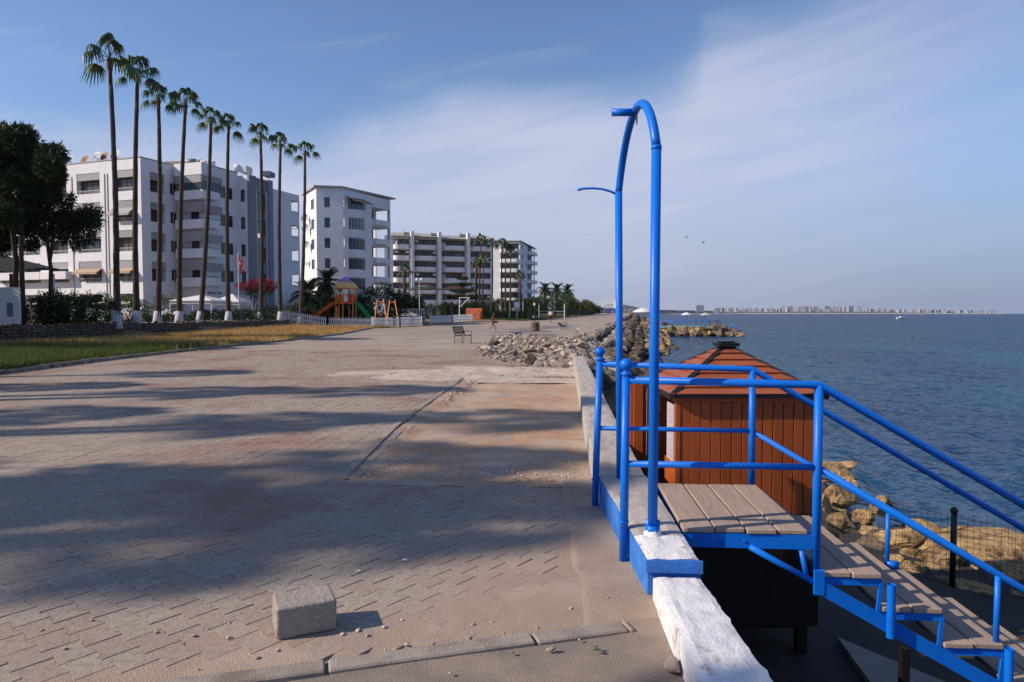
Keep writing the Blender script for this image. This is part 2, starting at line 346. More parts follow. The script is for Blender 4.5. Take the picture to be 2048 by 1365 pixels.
# ================================================================== SETTING
# paved ground of the promenade (beyond the laid paving stones the material carries the joints)
def promenade_material():
    m = bpy.data.materials.new('paving_far'); m.use_nodes = True; t = m.node_tree; N = t.nodes; L = t.links; b = N['Principled BSDF']
    b.inputs['Roughness'].default_value = .85; b.inputs['Specular IOR Level'].default_value = .25
    g = N.new('ShaderNodeNewGeometry').outputs['Position']
    mp_ = N.new('ShaderNodeMapping'); mp_.inputs['Rotation'].default_value = (0, 0, R(34)); L.new(g, mp_.inputs[0])
    br = N.new('ShaderNodeTexBrick'); br.inputs['Scale'].default_value = 1.0; br.inputs['Brick Width'].default_value = .2; br.inputs['Row Height'].default_value = .15
    br.inputs['Mortar Size'].default_value = .006; br.inputs['Color1'].default_value = (.30, .225, .18, 1); br.inputs['Color2'].default_value = (.345, .28, .225, 1); br.inputs['Mortar'].default_value = (.2, .15, .12, 1)
    L.new(mp_.outputs[0], br.inputs['Vector'])
    n = N.new('ShaderNodeTexNoise'); n.inputs['Scale'].default_value = .25; n.inputs['Detail'].default_value = 7; n.inputs['Roughness'].default_value = .65; L.new(g, n.inputs['Vector'])
    r = N.new('ShaderNodeMapRange'); r.inputs[1].default_value = .45; r.inputs[2].default_value = .62; r.inputs[4].default_value = .75; L.new(n.outputs['Fac'], r.inputs[0])
    x = N.new('ShaderNodeMix'); x.data_type = 'RGBA'; L.new(r.outputs[0], x.inputs[0]); L.new(br.outputs['Color'], x.inputs[6]); x.inputs[7].default_value = (.37, .325, .285, 1)
    L.new(x.outputs[2], b.inputs['Base Color'])
    return m
M['paving_far'] = promenade_material()
def paver_material():
    m = bpy.data.materials.new('interlocking_paver'); m.use_nodes = True; t = m.node_tree; N = t.nodes; L = t.links; b = N['Principled BSDF']
    b.inputs['Roughness'].default_value = .85; b.inputs['Specular IOR Level'].default_value = .25
    g = N.new('ShaderNodeNewGeometry').outputs['Position']
    def noi(sc, det, ro=.6):
        n = N.new('ShaderNodeTexNoise'); n.inputs['Scale'].default_value = sc; n.inputs['Detail'].default_value = det; n.inputs['Roughness'].default_value = ro
        L.new(g, n.inputs['Vector']); return n.outputs['Fac']
    def rg(v, lo, hi, a=0, z=1):
        r = N.new('ShaderNodeMapRange'); r.inputs[1].default_value = lo; r.inputs[2].default_value = hi; r.inputs[3].default_value = a; r.inputs[4].default_value = z
        L.new(v, r.inputs[0]); return r.outputs[0]
    def mix(f, a, c, mode='MIX'):
        x = N.new('ShaderNodeMix'); x.data_type = 'RGBA'; x.blend_type = mode
        for i, v in ((0, f), (6, a), (7, c)):
            if isinstance(v, (tuple, float, int)): x.inputs[i].default_value = (*v, 1) if isinstance(v, tuple) else v
            else: L.new(v, x.inputs[i])
        return x.outputs[2]
    at = N.new('ShaderNodeAttribute'); at.attribute_name = 'shade'; at.attribute_type = 'GEOMETRY'
    oi = N.new('ShaderNodeObjectInfo')
    ad = N.new('ShaderNodeMath'); ad.operation = 'ADD'; L.new(at.outputs['Fac'], ad.inputs[0]); L.new(oi.outputs['Random'], ad.inputs[1])
    fr = N.new('ShaderNodeMath'); fr.operation = 'FRACT'; L.new(ad.outputs[0], fr.inputs[0])
    c = mix(rg(fr.outputs[0], 0, 1), (.315, .243, .198), (.35, .30, .248))
    c = mix(rg(noi(.45, 5), .5, .62), c, (.27, .165, .13))
    c = mix(rg(noi(26, 4), .45, .75), c, (.22, .175, .145))
    sx = N.new('ShaderNodeSeparateXYZ'); L.new(g, sx.inputs[0])
    # dust gathers towards the wall and the kerb line
    ma = N.new('ShaderNodeMath'); ma.operation = 'MULTIPLY_ADD'; L.new(noi(1.1, 6), ma.inputs[0]); ma.inputs[1].default_value = 3.2
    L.new(sx.outputs[0], ma.inputs[2])
    yy = N.new('ShaderNodeMath'); yy.operation = 'MULTIPLY_ADD'; L.new(sx.outputs[1], yy.inputs[0]); yy.inputs[1].default_value = -.22; L.new(ma.outputs[0], yy.inputs[2])
    c = mix(rg(yy.outputs[0], -.6, 1.0, 0, .9), c, (.37, .28, .215))
    c = mix(rg(noi(.8, 7, .7), .56, .68, 0, .7), c, (.365, .27, .205))
    L.new(c, b.inputs['Base Color'])
    bp = N.new('ShaderNodeBump'); bp.inputs['Strength'].default_value = .8; bp.inputs['Distance'].default_value = .006; L.new(noi(70, 6), bp.inputs['Height']); L.new(bp.outputs[0], b.inputs['Normal'])
    return m
M['paver'] = paver_material()

def kerb_line_y(x): return 3.41 + x * .361           # southern kerb line: y at given x (flush stones)
def dirt_left(y): return lerpt(y, [(6.4, -2.05), (9.6, -2.28), (16.9, -2.36)])
def nz(x, y, s=1.0, o=0): return mnoise.noise(Vector((x * s + o, y * s - o, .37 * o)))

# ground sheets
ys = [-20, -8, -3] + list(np.arange(0, 30, .6)) + list(np.arange(30, 100, 5)) + [104, 110, 120, 135, 150, 180, 220, 260, 300, 400, 600]
b = MB(); NX = 24
for y in ys:
    xl, xr = lerpt(y, XL), lerpt(y, XR)
    for i in range(NX + 1):
        x = xl + (xr - xl) * i / NX; z = gz(y) - (.045 if y < 29.5 else .0)
        b.v.append((x, y, z))
for j in range(len(ys) - 1):
    for i in range(NX):
        a = j * (NX + 1) + i; b.f.append((a, a + 1, a + NX + 2, a + NX + 1)); b.m.append(0)
promenade = b.build('promenade_ground', [M['paving_far']], kind='structure')
# joint sand between the pavers, swelling over them in dusty places
def dust(x, y):
    near_wall = sstep(-1.6, .2, x) * sstep(9, 4.5, y) * .75
    k = sstep(1.0, 0.0, abs(y - kerb_line_y(x) - .1)) * .75
    n = mnoise.fractal(Vector((x * .8, y * .8, 3)), 1.0, 2.0, 5) * .5
    return -.0075 + .0075 * min(1.05, max(0, near_wall + k + n * .9)) - .03 * (1 - sstep(-.02, .05, y - kerb_line_y(x)))
def grid_sheet(name, m, x0, x1, y0, y1, st, zf, keep=None, **k):
    nx = int((x1 - x0) / st) + 1; ny = int((y1 - y0) / st) + 1
    V = [(x0 + i * st, y0 + j * st, zf(x0 + i * st, y0 + j * st)) for j in range(ny) for i in range(nx)]
    Fc = []
    for j in range(ny - 1):
        for i in range(nx - 1):
            cx, cy = x0 + (i + .5) * st, y0 + (j + .5) * st
            if keep and not keep(cx, cy): continue
            a = j * nx + i; Fc.append((a, a + 1, a + nx + 1, a + nx))
    return link(name, np_mesh(name, np.array(V), np.array(Fc), m, True), **k)
jointk = lambda x, y: not (y > 6.35 and y < 18.4 and x > dirt_left(y) + .02) and y > kerb_line_y(x) - .03 and x < .55 and x > lerpt(y, XL)
grid_sheet('joint_sand', M['sand'], -6, .6, 1.2, 10, .07, dust, jointk, kind='stuff')
grid_sheet('joint_sand', M['sand'], -15.9, .6, 1.2, 29.9, .3, lambda x, y: -.0095 if y > 9 or x < -5.7 else -.03, lambda x, y: jointk(x, y) and (y > 9.3 or x < -5.6), kind='stuff')
# sandy asphalt apron before the kerb line
grid_sheet('asphalt_apron', M['asphalt'], -8, .66, -6, 3.8, .08, lambda x, y: -.012 + .006 * nz(x, y, 2) + .003 * nz(x, y, 9), lambda x, y: y < kerb_line_y(x) + .04, kind='structure')

# interlocking pavers
PL, PW, PN = .100, .0850, .0650                 # half length, half width at the ends, half width at the waist
g_ = .0018; gy_ = .0011
prof = [(-PL + g_, PW - g_), (-PL + .03, PW - g_), (-PL + .07, PN - g_), (PL - .07, PN - g_), (PL - .03, PW - g_), (PL - g_, PW - g_)]
prof = [(-PL + g_, PW - gy_), (-.07, PW - gy_), (-.03, PN - gy_), (.03, PN - gy_), (.07, PW - gy_), (PL - g_, PW - gy_)]
outl = [(x, -y) for x, y in prof] + [(x, y) for x, y in prof[::-1]]
n_o = len(outl)
def paver_arrays(bev=.004):
    V = [(x, y, -.05) for x, y in outl] + [(x, y, -bev) for x, y in outl] + [(x * (1 - bev / PL * .9), y * (1 - .0008 / PN), 0) for x, y in outl]
    return np.array(V)
PV = paver_arrays()
pf = [tuple(n_o * 2 + i for i in range(n_o))]
pq = [(a * n_o + i, a * n_o + (i + 1) % n_o, (a + 1) * n_o + (i + 1) % n_o, (a + 1) * n_o + i) for a in (0, 1) for i in range(n_o)]
# cap split into quads: strips between opposite outline points
cap = [(2 * n_o + i, 2 * n_o + i + 1, 2 * n_o + n_o - 2 - i, 2 * n_o + n_o - 1 - i) for i in range(n_o // 2 - 1)]
PQ = np.array(pq + cap)
ang = R(-34); ca, sa = math.cos(ang), math.sin(ang)
spots = []
RW = .15
NI = 260
for j in range(-260, 261):
    for i in range(-NI, NI + 1):
        lx = i * .2 + (.1 if j % 2 else 0); ly = j * RW
        x = lx * ca - ly * sa; y = lx * sa + ly * ca
        if y < 1.3 or y > 29.4 or x > .30 or x < -16: continue
        spots.append((x, y))
spots = np.array(spots)
keep = []
for x, y in spots:
    xl = lerpt(y, XL)
    if x < xl + .12 or y < kerb_line_y(x) + .13: keep.append(False); continue
    strip = x > lerpt(y, [(3.4, .10), (4.4, .05), (6.2, .0)]) - .07 and y < 6.2
    dirtz = dirt_left(y) - .02 < x and 6.25 + .12 * nz(x, 1, 3) + .0 * x < y < 17.0
    far = y > 17 and x > -.1 and y > 22
    keep.append(not (strip or dirtz or far))
spots = spots[np.array(keep)]
hf = np.tan(R(41)) 
vis = (spots[:, 0] > -.93 * spots[:, 1] - .6)
spots = spots[vis]
dist = np.hypot(spots[:, 0], spots[:, 1]); order = np.argsort(dist); spots = spots[order]
pav_root = empty('paving', kind='structure')
me_p = np_mesh('paver', PV, PQ, M['paver'])
rz = rng.normal(0, .0012, len(spots)); tl = rng.normal(0, .007, (len(spots), 2)); rt = rng.normal(0, .008, len(spots))
for k in range(min(300, len(spots))):
    x, y = spots[k]
    o = bpy.data.objects.new('paver', me_p); COL.objects.link(o); o.parent = pav_root
    o.location = (x, y, rz[k]); o.rotation_euler = (tl[k, 0], tl[k, 1], ang + rt[k])
rest = spots[300:]; n = len(rest)
a_ = ang + rt[300:]; cA, sA = np.cos(a_), np.sin(a_)
PX = PV[None, :, 0] * cA[:, None] - PV[None, :, 1] * sA[:, None] + rest[:, 0:1]
PY = PV[None, :, 0] * sA[:, None] + PV[None, :, 1] * cA[:, None] + rest[:, 1:2]
PZ = PV[None, :, 2] + rz[300:, None] + (PV[None, :, 0] * tl[300:, 1:2] + PV[None, :, 1] * tl[300:, 0:1])
Vv = np.stack([PX, PY, PZ], -1).reshape(-1, 3)
Ff = (PQ[None] + (np.arange(n) * len(PV))[:, None, None]).reshape(-1, 4)
me = np_mesh('paver_field', Vv, Ff, M['paver'])
at = me.attributes.new('shade', 'FLOAT', 'FACE'); at.data.foreach_set('value', np.repeat(rng.random(n), len(PQ)).astype(np.float32))
link('paver_field', me, pav_root, kind='stuff')
print('pavers', len(spots))

# flush kerb stones along the southern edge of the paving
kr = empty('kerb_line', kind='structure')
dx = 1 / math.hypot(1, .361); dy = .361 * dx; rzk = math.atan2(dy, dx)
s_ = -9.4; k = 0
while s_ < .33:
    Ln = 1.0 if s_ + 1 < .2 else .34 - s_
    Ln = .98 if s_ < -.8 else Ln
    c = Vector((s_ * 1.0, kerb_line_y(s_), 0))
    mb = MB().bbox(0, Ln * .985 + .004, -.11, 0, -.08, .0, .008)
    mb.build('kerb_stone', M['kerb'], kr, loc=(c.x, c.y, .004 + random.uniform(-.004, .006)), rot=(random.uniform(-.01, .02), random.uniform(-.006, .006), rzk + random.uniform(-.008, .008)))
    s_ += Ln * dx + .004; k += 1
# poured concrete strip along the wall
grid_sheet('concrete_strip', M['sand'], -.12, .62, 3.3, 6.6, .05, lambda x, y: .002 + .004 * nz(x, y, 2) + .002 * nz(x, y, 12) - .03 * (1 - sstep(-.03, .03, x - lerpt(y, [(3.4, .10), (4.4, .05), (6.2, .0)]) - .012 * nz(x, y, 5)) * sstep(-.01, .03, y - kerb_line_y(x))),
           lambda x, y: x > lerpt(y, [(3.4, .10), (4.4, .05), (6.2, .0)]) - .08 and y > kerb_line_y(x) - .08, kind='structure')
# dug-out strip with orange dirt, bounded by a double kerb
def dz(x, y):
    e = sstep(0, .35, x - dirt_left(y)) * sstep(6.2, 6.7, y)
    return .0 - .035 * e + .022 * mnoise.fractal(Vector((x * 1.2, y * 1.2, 1)), 1, 2, 5) * e + .012 * nz(x, y, 4)
grid_sheet('dirt_strip', M['dirt'], -2.5, .6, 6.1, 18.8, .06, dz, lambda x, y: x > dirt_left(y) and y > 6.22 + .1 * nz(x, 1, 2), kind='structure')
dk = empty('strip_kerb', kind='structure')
y0 = 6.45
while y0 < 16.8:
    y1 = min(y0 + 1.0, 16.9); xa, xb = dirt_left(y0), dirt_left(y1)
    Lk = math.hypot(xb - xa, y1 - y0); an = math.atan2(y1 - y0, xb - xa)
    MB().bbox(0, Lk - .012, 0, .10, -.12, .0, .008).build('kerb_stone', M['kerb'], dk, loc=(xa - .02, y0, .014 + random.uniform(-.006, .006)), rot=(random.uniform(-.02, .02), 0, an))
    MB().bbox(0, Lk - .012, -.12, -.005, -.12, .0, .01).build('kerb_stone', M['kerb'], dk, loc=(xa - .02, y0, -.006 + random.uniform(-.008, .004)), rot=(random.uniform(-.03, .03), 0, an + random.uniform(-.01, .01)))
    y0 = y1
# spilled sand bank across the end of the strip
def sz(x, y):
    w = math.exp(-((y - 18.6 - .15 * x + .9 * nz(x, y, .5, 3)) / 1.5) ** 2) * sstep(-7.5, -2, x + 1.5 * nz(x, y, .8, 6))
    return -.022 + .11 * w * (.75 + .6 * nz(x, y, 1.2)) + .06 * w * abs(nz(x, y, 4))
grid_sheet('sand_bank', mat('pale_sand', (.60, .51, .42), (.52, .43, .35), 2, .95, 1.0, 60, bdist=.02, c3=(.45, .36, .28), c3scale=5), -8, .5, 15.8, 22.2, .1, sz, kind='structure')

# left kerb and lawn terrain
lk = empty('lawn_kerb', kind='structure')
yy = 8.0
while yy < 64:
    y1 = yy + 1.5; xa, xb = lerpt(yy, XL), lerpt(y1, XL); an = math.atan2(y1 - yy, xb - xa); Lk = math.hypot(y1 - yy, xb - xa)
    MB().bbox(0, Lk - .015, 0, .14, -.1, .12, .015).build('kerb_stone', M['kerb'], lk, loc=(xa, yy, gz(yy) + random.uniform(-.02, .01)), rot=(random.uniform(-.03, .03), 0, an))
    yy = y1
xs_ = [0, -.5, -1, -2, -3, -5, -7, -9, -11, -12, -13, -15, -18, -25, -40, -70, -120, -250, -500]
b = MB(); ys2 = list(np.arange(-40, 30, 5.)) + list(np.arange(30, 110, 2.5)) + [112, 118, 125, 140, 160, 200, 250, 300, 380, 450, 600]
for y in ys2:
    xl = lerpt(y, XL)
    for d in xs_: x = xl + d - .1; b.v.append((x, y, hgt(x, y)))
nx = len(xs_)
for j in range(len(ys2) - 1):
    for i in range(nx - 1):
        a = j * nx + i; b.f.append((a, a + nx, a + nx + 1, a + 1)); b.m.append(0)
M['soil'] = mat('lawn_soil', (.26, .16, .08), (.16, .11, .055), .5, .95, .8, 20, c3=(.42, .28, .13), c3scale=.3, c3lo=.45, c3hi=.6, bdist=.03)
b.build('lawn_ground', M['soil'], kind='structure')

# grass blades
def grass(name, n, xf, mat_, hmin, hmax, seed, lean=.5, w=.012):
    r = np.random.default_rng(seed); P = []
    while len(P) < n:
        p = xf(r)
        if p is not None: P.append(p)
    P = np.array(P); n = len(P); h = r.uniform(hmin, hmax, n); a = r.uniform(0, 6.283, n); ln = r.normal(0, lean, n) * h; la = r.uniform(0, 6.283, n)
    dxx = np.cos(a) * w; dyy = np.sin(a) * w
    V = np.zeros((n, 3, 3)); V[:, 0] = P + np.stack([dxx, dyy, 0 * h], -1); V[:, 1] = P - np.stack([dxx, dyy, 0 * h], -1)
    V[:, 2] = P + np.stack([np.cos(la) * ln, np.sin(la) * ln, h], -1)
    Fc = np.arange(n * 3).reshape(n, 3)
    return link(name, np_mesh(name, V.reshape(-1, 3), Fc, mat_), kind='stuff')
def lawn_pt(y0, y1, test):
    def f(r):
        y = y0 + (y1 - y0) * r.random() ** 1.3; xl = lerpt(y, XL); wx = lerpt(y, WALLX)
        lo = max(wx + .3, -.95 * y)
        if lo > xl - .2: return None
        x = r.uniform(lo, xl - .15)
        if mnoise.noise(Vector((x * .7, y * .7, 0))) < -.25 + .5 * r.random() - .3: return None
        return (x, y, hgt(x, y)) if test(x, y) else None
    return f
M['grass_g'] = mat('green_grass', (.07, .13, .022), (.13, .16, .04), .8, .7, trans=.3)
M['grass_d'] = mat('dry_grass', (.62, .40, .15), (.50, .32, .12), .8, .8, trans=.3)
grass('grass', 60000, lawn_pt(15, 36, lambda x, y: random.random() < sstep(37, 26, y + .15 * (lerpt(y, XL) - x))), M['grass_g'], .08, .38, 1, w=.012)
grass('dry_grass', 60000, lawn_pt(24, 68, lambda x, y: random.random() < sstep(26, 33, y)), M['grass_d'], .10, .36, 2, w=.02)
grass('weeds', 500, lambda r: (lambda y: (lerpt(y, XL) + r.normal(0, .06), y, 0.01))(r.uniform(15, 40)), M['grass_g'], .05, .22, 3, w=.012)

# sea
def sea():
    rad = np.concatenate([[.5, 3], np.geomspace(6.0, 260, 560), np.geomspace(270, 7600, 90)])
    th = np.concatenate([np.linspace(-1.5, -.3, 30, endpoint=False), np.linspace(-.3, .78, 560), np.linspace(.80, 1.9, 50)])   # angle from +Y towards +X
    RR, TT = np.meshgrid(rad, th, indexing='ij'); X = RR * np.sin(TT); Y = RR * np.cos(TT)
    Z = np.zeros_like(X); r = np.random.default_rng(5)
    step = np.gradient(rad)[:, None]
    for lam, amp in ((9, .028), (6.1, .026), (4.0, .024), (2.7, .022), (1.9, .018), (1.35, .013), (.95, .010), (.68, .007), (.5, .005)):
        for q in range(4):
            a = R(200) + r.normal(0, .55); l = lam * r.uniform(.8, 1.25); k = 2 * math.pi / l; ph = r.uniform(0, 6.28)
            warp = .8 * np.sin((X * .31 + Y * .17) * 2.2 / l + ph) + .7 * np.sin((X * -.13 + Y * .29) * 1.7 / l + 2 * ph)
            s = np.sin(k * (X * math.cos(a) + Y * math.sin(a)) + ph + warp)
            Z += amp * 1.15 * np.exp(-(step * 2.5 / l) ** 2) * (1 - np.abs(s)) * 1.1
    V = np.stack([X, Y, Z + SEA - .06], -1).reshape(-1, 3); nr, nt_ = RR.shape
    i = np.arange(nr - 1)[:, None] * nt_ + np.arange(nt_ - 1)[None]
    Fc = np.stack([i, i + 1, i + nt_ + 1, i + nt_], -1).reshape(-1, 4)[:, ::-1]
    return V, Fc
m = bpy.data.materials.new('sea_water'); m.use_nodes = True; t = m.node_tree; N = t.nodes; L = t.links; b_ = N['Principled BSDF']
b_.inputs['Roughness'].default_value = .10; b_.inputs['IOR'].default_value = 1.33; b_.inputs['Specular IOR Level'].default_value = .2
gp = N.new('ShaderNodeNewGeometry').outputs['Position']
def noi_(sc, det, stre=(1, 1, 1), rot_=0):
    q = N.new('ShaderNodeMapping'); q.inputs['Scale'].default_value = stre; q.inputs['Rotation'].default_value = (0, 0, rot_); L.new(gp, q.inputs[0])
    n = N.new('ShaderNodeTexNoise'); n.inputs['Scale'].default_value = sc; n.inputs['Detail'].default_value = det; L.new(q.outputs[0], n.inputs['Vector']); return n.outputs['Fac']
def mr_(v, a, z, o0=0, o1=1):
    r = N.new('ShaderNodeMapRange'); r.inputs[1].default_value = a; r.inputs[2].default_value = z; r.inputs[3].default_value = o0; r.inputs[4].default_value = o1; L.new(v, r.inputs[0]); return r.outputs[0]
x1 = N.new('ShaderNodeMix'); x1.data_type = 'RGBA'; L.new(mr_(noi_(.09, 4, (1, .6, 1)), .42, .62), x1.inputs[0]); x1.inputs[6].default_value = (.004, .030, .080, 1); x1.inputs[7].default_value = (.006, .060, .105, 1)
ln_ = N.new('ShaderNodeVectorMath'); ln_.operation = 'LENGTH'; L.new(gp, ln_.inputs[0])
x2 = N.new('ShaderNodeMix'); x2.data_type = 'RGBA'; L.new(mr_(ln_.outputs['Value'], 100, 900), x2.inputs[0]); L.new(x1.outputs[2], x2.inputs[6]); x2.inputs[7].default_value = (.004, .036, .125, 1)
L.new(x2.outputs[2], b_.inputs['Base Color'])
bp = N.new('ShaderNodeBump'); bp.inputs['Strength'].default_value = 1.0; bp.inputs['Distance'].default_value = .10; L.new(noi_(2.2, 5, (.6, 1, 1), .3), bp.inputs['Height'])
bp2 = N.new('ShaderNodeBump'); bp2.inputs['Strength'].default_value = .9; bp2.inputs['Distance'].default_value = .6; L.new(noi_(.25, 4, (.5, 1, 1), .3), bp2.inputs['Height']); L.new(bp.outputs[0], bp2.inputs['Normal'])
L.new(bp2.outputs[0], b_.inputs['Normal'])
b_.inputs['Specular IOR Level'].default_value = 0.0; b_.inputs['Roughness'].default_value = .6
gl_ = N.new('ShaderNodeBsdfGlossy'); gl_.inputs['Roughness'].default_value = .09; L.new(bp2.outputs[0], gl_.inputs['Normal'])
fr_ = N.new('ShaderNodeFresnel'); fr_.inputs['IOR'].default_value = 1.33; L.new(bp2.outputs[0], fr_.inputs['Normal'])
fm_ = N.new('ShaderNodeMath'); fm_.operation = 'MULTIPLY'; fm_.inputs[1].default_value = .32; L.new(fr_.outputs[0], fm_.inputs[0])
wx_ = N.new('ShaderNodeMixShader'); L.new(fm_.outputs[0], wx_.inputs[0]); L.new(b_.outputs[0], wx_.inputs[1]); L.new(gl_.outputs[0], wx_.inputs[2]); L.new(wx_.outputs[0], N['Material Output'].inputs['Surface'])
M['sea'] = m
V, Fc = sea()
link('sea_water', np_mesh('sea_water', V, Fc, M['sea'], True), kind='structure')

# ---------------- sea wall beside the promenade
WL = [(1.0, .68), (2.69, .557), (3.83, .497)]
sw = empty('sea_wall', (.55, 4, 0), label='low white, blue and grey concrete wall between the paving and the drop to the sea', cat='wall')
def wall_piece(name, mats, ys_, xl, xr, zt, rough_amp, topm=0, sidem=0, zbot=-1.7, jag=0):
    mb = MB(); NT = 8; cols = NT + 5
    for y in ys_:
        l, r_, h = xl(y), xr(y), zt(y)
        j = lambda s, o: rough_amp * nz(y * s, o, 1, o)
        sec = [(l, -.06), (l + j(6, 1) * .5, h * .45), (l + j(6, 2), h - .012)]
        for i in range(NT + 1):
            f = i / NT; sec.append((l + .01 + (r_ - l - .02 + jag * nz(y, 3, 7) + jag * .6 * nz(y, 8, 21)) * f, h + rough_amp * 1.2 * mnoise.fractal(Vector((y * 4, f * 3, 5)), 1, 2, 4) - (.008 if i in (0, NT) else 0)))
        sec += [(r_ + j(8, 4) + jag * nz(y, 3, 7), h - .04), (r_ + .01, zbot)]
        for x, z in sec: mb.v.append((x - .55, y - 4, z))
    ns = len(sec)
    for a in range(len(ys_) - 1):
        for i in range(ns - 1):
            q = a * ns + i; mb.f.append((q, q + 1, q + ns + 1, q + ns)); mb.m.append(sidem if i < 2 else (topm if i < 2 + NT + 1 else 2))
    for a, rev in ((0, False), (len(ys_) - 1, True)):
        f = tuple(a * ns + i for i in range(ns)); mb.f.append(f if rev else f[::-1]); mb.m.append(topm if jag else sidem)
    return mb.build(name, mats, sw, smooth=False)
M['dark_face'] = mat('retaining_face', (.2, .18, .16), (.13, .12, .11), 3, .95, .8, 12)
wr = lambda y: lerpt(y, [(1, .96), (2.71, .85), (3.85, .79), (5.85, .72), (9.3, .72), (22, .745)])
wl2 = lambda y: lerpt(y, [(1, .69), (2.69, .555), (3.83, .515)])
wall_piece('low_wall', [M['whitewash'], M['whitewash'], M['dark_face']], list(np.arange(.6, 3.85, .05)), wl2, wr, lambda y: .14 + .01 * math.sin(y * 3), .006, jag=.022)
wl3 = lambda y: lerpt(y, [(3.845, .495), (5.70, .325)])
cap_mats = [M['whitewash'], M['blue_masonry'], M['dark_face']]
wall_piece('wall_cap', [M['cap_concrete'], M['blue_masonry'], M['dark_face']], list(np.arange(4.25, 5.75, .07)) + [5.72], wl3, wr, lambda y: lerpt(y, [(3.8, .212), (5.7, .25)]), .006, topm=0, sidem=1)
wall_piece('wall_cap', [M['whitewash'], M['blue_masonry'], M['dark_face']], list(np.arange(3.86, 4.25, .06)) + [4.249], wl3, wr, lambda y: lerpt(y, [(3.8, .212), (5.7, .25)]), .006, topm=0, sidem=1)
# painted end face with its blue band
MB().box(.487 - .55, .80 - .55, 3.847 - 4, 3.862 - 4, .135, .206).build('painted_band', M['blue_masonry'], sw)
yyy = 5.725
seg_ends = [5.725, 8.2, 11.2, 14.4, 17.8, 22.0]
for a, c in zip(seg_ends, seg_ends[1:]):
    wall_piece('wall_segment', [M['cap_concrete'], M['cap_concrete'], M['dark_face']], list(np.linspace(a + .006, c - .006, int((c - a) / .12))),
               lambda y: lerpt(y, [(5.7, .325), (6.5, .305), (9, .307), (22, .38)]) + .006, wr, lambda y: .235 + random.choice([0]) + .004 * math.sin(y), .008)

# ---------------- terrace below the wall, wedge slab
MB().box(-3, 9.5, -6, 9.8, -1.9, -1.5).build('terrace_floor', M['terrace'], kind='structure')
MB().prism([(0, 0), (.75, 0), (.05, .9)], lambda u, v, w: Vector((2.55 + u, 5.6 + v, w)), -1.497, -1.44).build('concrete_wedge', M['concrete'], label='grey wedge of concrete lying on the dark terrace under the stairs', cat='slab')

# sea bed / bank under the rocks
SH = [(-6, 9.5), (8, 7.2), (12, 5.0), (20, 5.3), (45, 6.3), (52, 7.4), (67, 9.8), (78, 12.8), (100, 15), (112, 17), (150, 20), (200, 26), (300, 40), (600, 75)]
b = MB(); ysb = list(np.arange(9.6, 60, 1.0)) + list(np.arange(60, 130, 4)) + [150, 200, 300, 600]
for y in ysb:
    xr, xs = lerpt(y, XR) - .3, lerpt(y, SH)
    for i in range(9):
        f = i / 8; x = xr + (xs + 1.5 - xr) * f
        t0 = gz(y) - .12 - .9 * sstep(26, 21, y)
        z = t0 + (SEA - .6 - t0) * f ** .8 + .25 * nz(x, y, .6) * (f > 0)
        b.v.append((x, y, z))
for j in range(len(ysb) - 1):
    for i in range(8):
        a = j * 9 + i; b.f.append((a, a + 1, a + 10, a + 9)); b.m.append(0)
b.build('shore_bank', mat('dark_bank', (.05, .04, .033), (.09, .075, .06), 2, .95, 1.0, 8), smooth=True, kind='structure')
# ================================================================== THINGS NEAR THE CAMERA
# concrete block standing on the paving
def rough_block(lx, ly, lz, seed, amp, cr_, sub=14):
    r = random.Random(seed); V = []; idx = {}; Fc = []
    def pt(i, j, k, n):
        key = (i, j, k)
        if key not in idx:
            p = Vector((i / n - .5, j / n - .5, k / n - .5)); q = Vector((p.x * lx, p.y * ly, p.z * lz))
            h = Vector((lx / 2 - cr_, ly / 2 - cr_, lz / 2 - cr_)); c = Vector((max(-h.x, min(h.x, q.x)), max(-h.y, min(h.y, q.y)), max(-h.z, min(h.z, q.z))))
            d = q - c
            if d.length > 1e-6: q = c + d.normalized() * min(cr_, d.length)
            nn = mnoise.fractal(q * 40 + Vector((seed, 0, 0)), 1, 2, 4) * amp + mnoise.noise(q * 9 + Vector((seed, 3, 0))) * amp * 1.2
            q += (q.normalized() if d.length < 1e-6 else d.normalized()) * nn
            idx[key] = len(V); V.append(q)
        return idx[key]
    n = sub
    for a in range(3):
        for s in (0, n):
            for i in range(n):
                for j in range(n):
                    q = []
                    for u, v in ((i, j), (i + 1, j), (i + 1, j + 1), (i, j + 1)):
                        t_ = [0, 0, 0]; t_[a] = s; t_[(a + 1) % 3] = u; t_[(a + 2) % 3] = v; q.append(pt(*t_, n))
                    Fc.append(tuple(q) if s else tuple(q[::-1]))
    mb = MB(); mb.add(V, Fc); return mb
bl = rough_block(.292, .20, .158, 4, .0022, .014, 24).build('concrete_block', M['block'], smooth=False, loc=(-1.30, 3.335, .082), rot=(.03, .0, R(29)),
    label='rough pale concrete block standing alone on the paving near the kerb', cat='block')
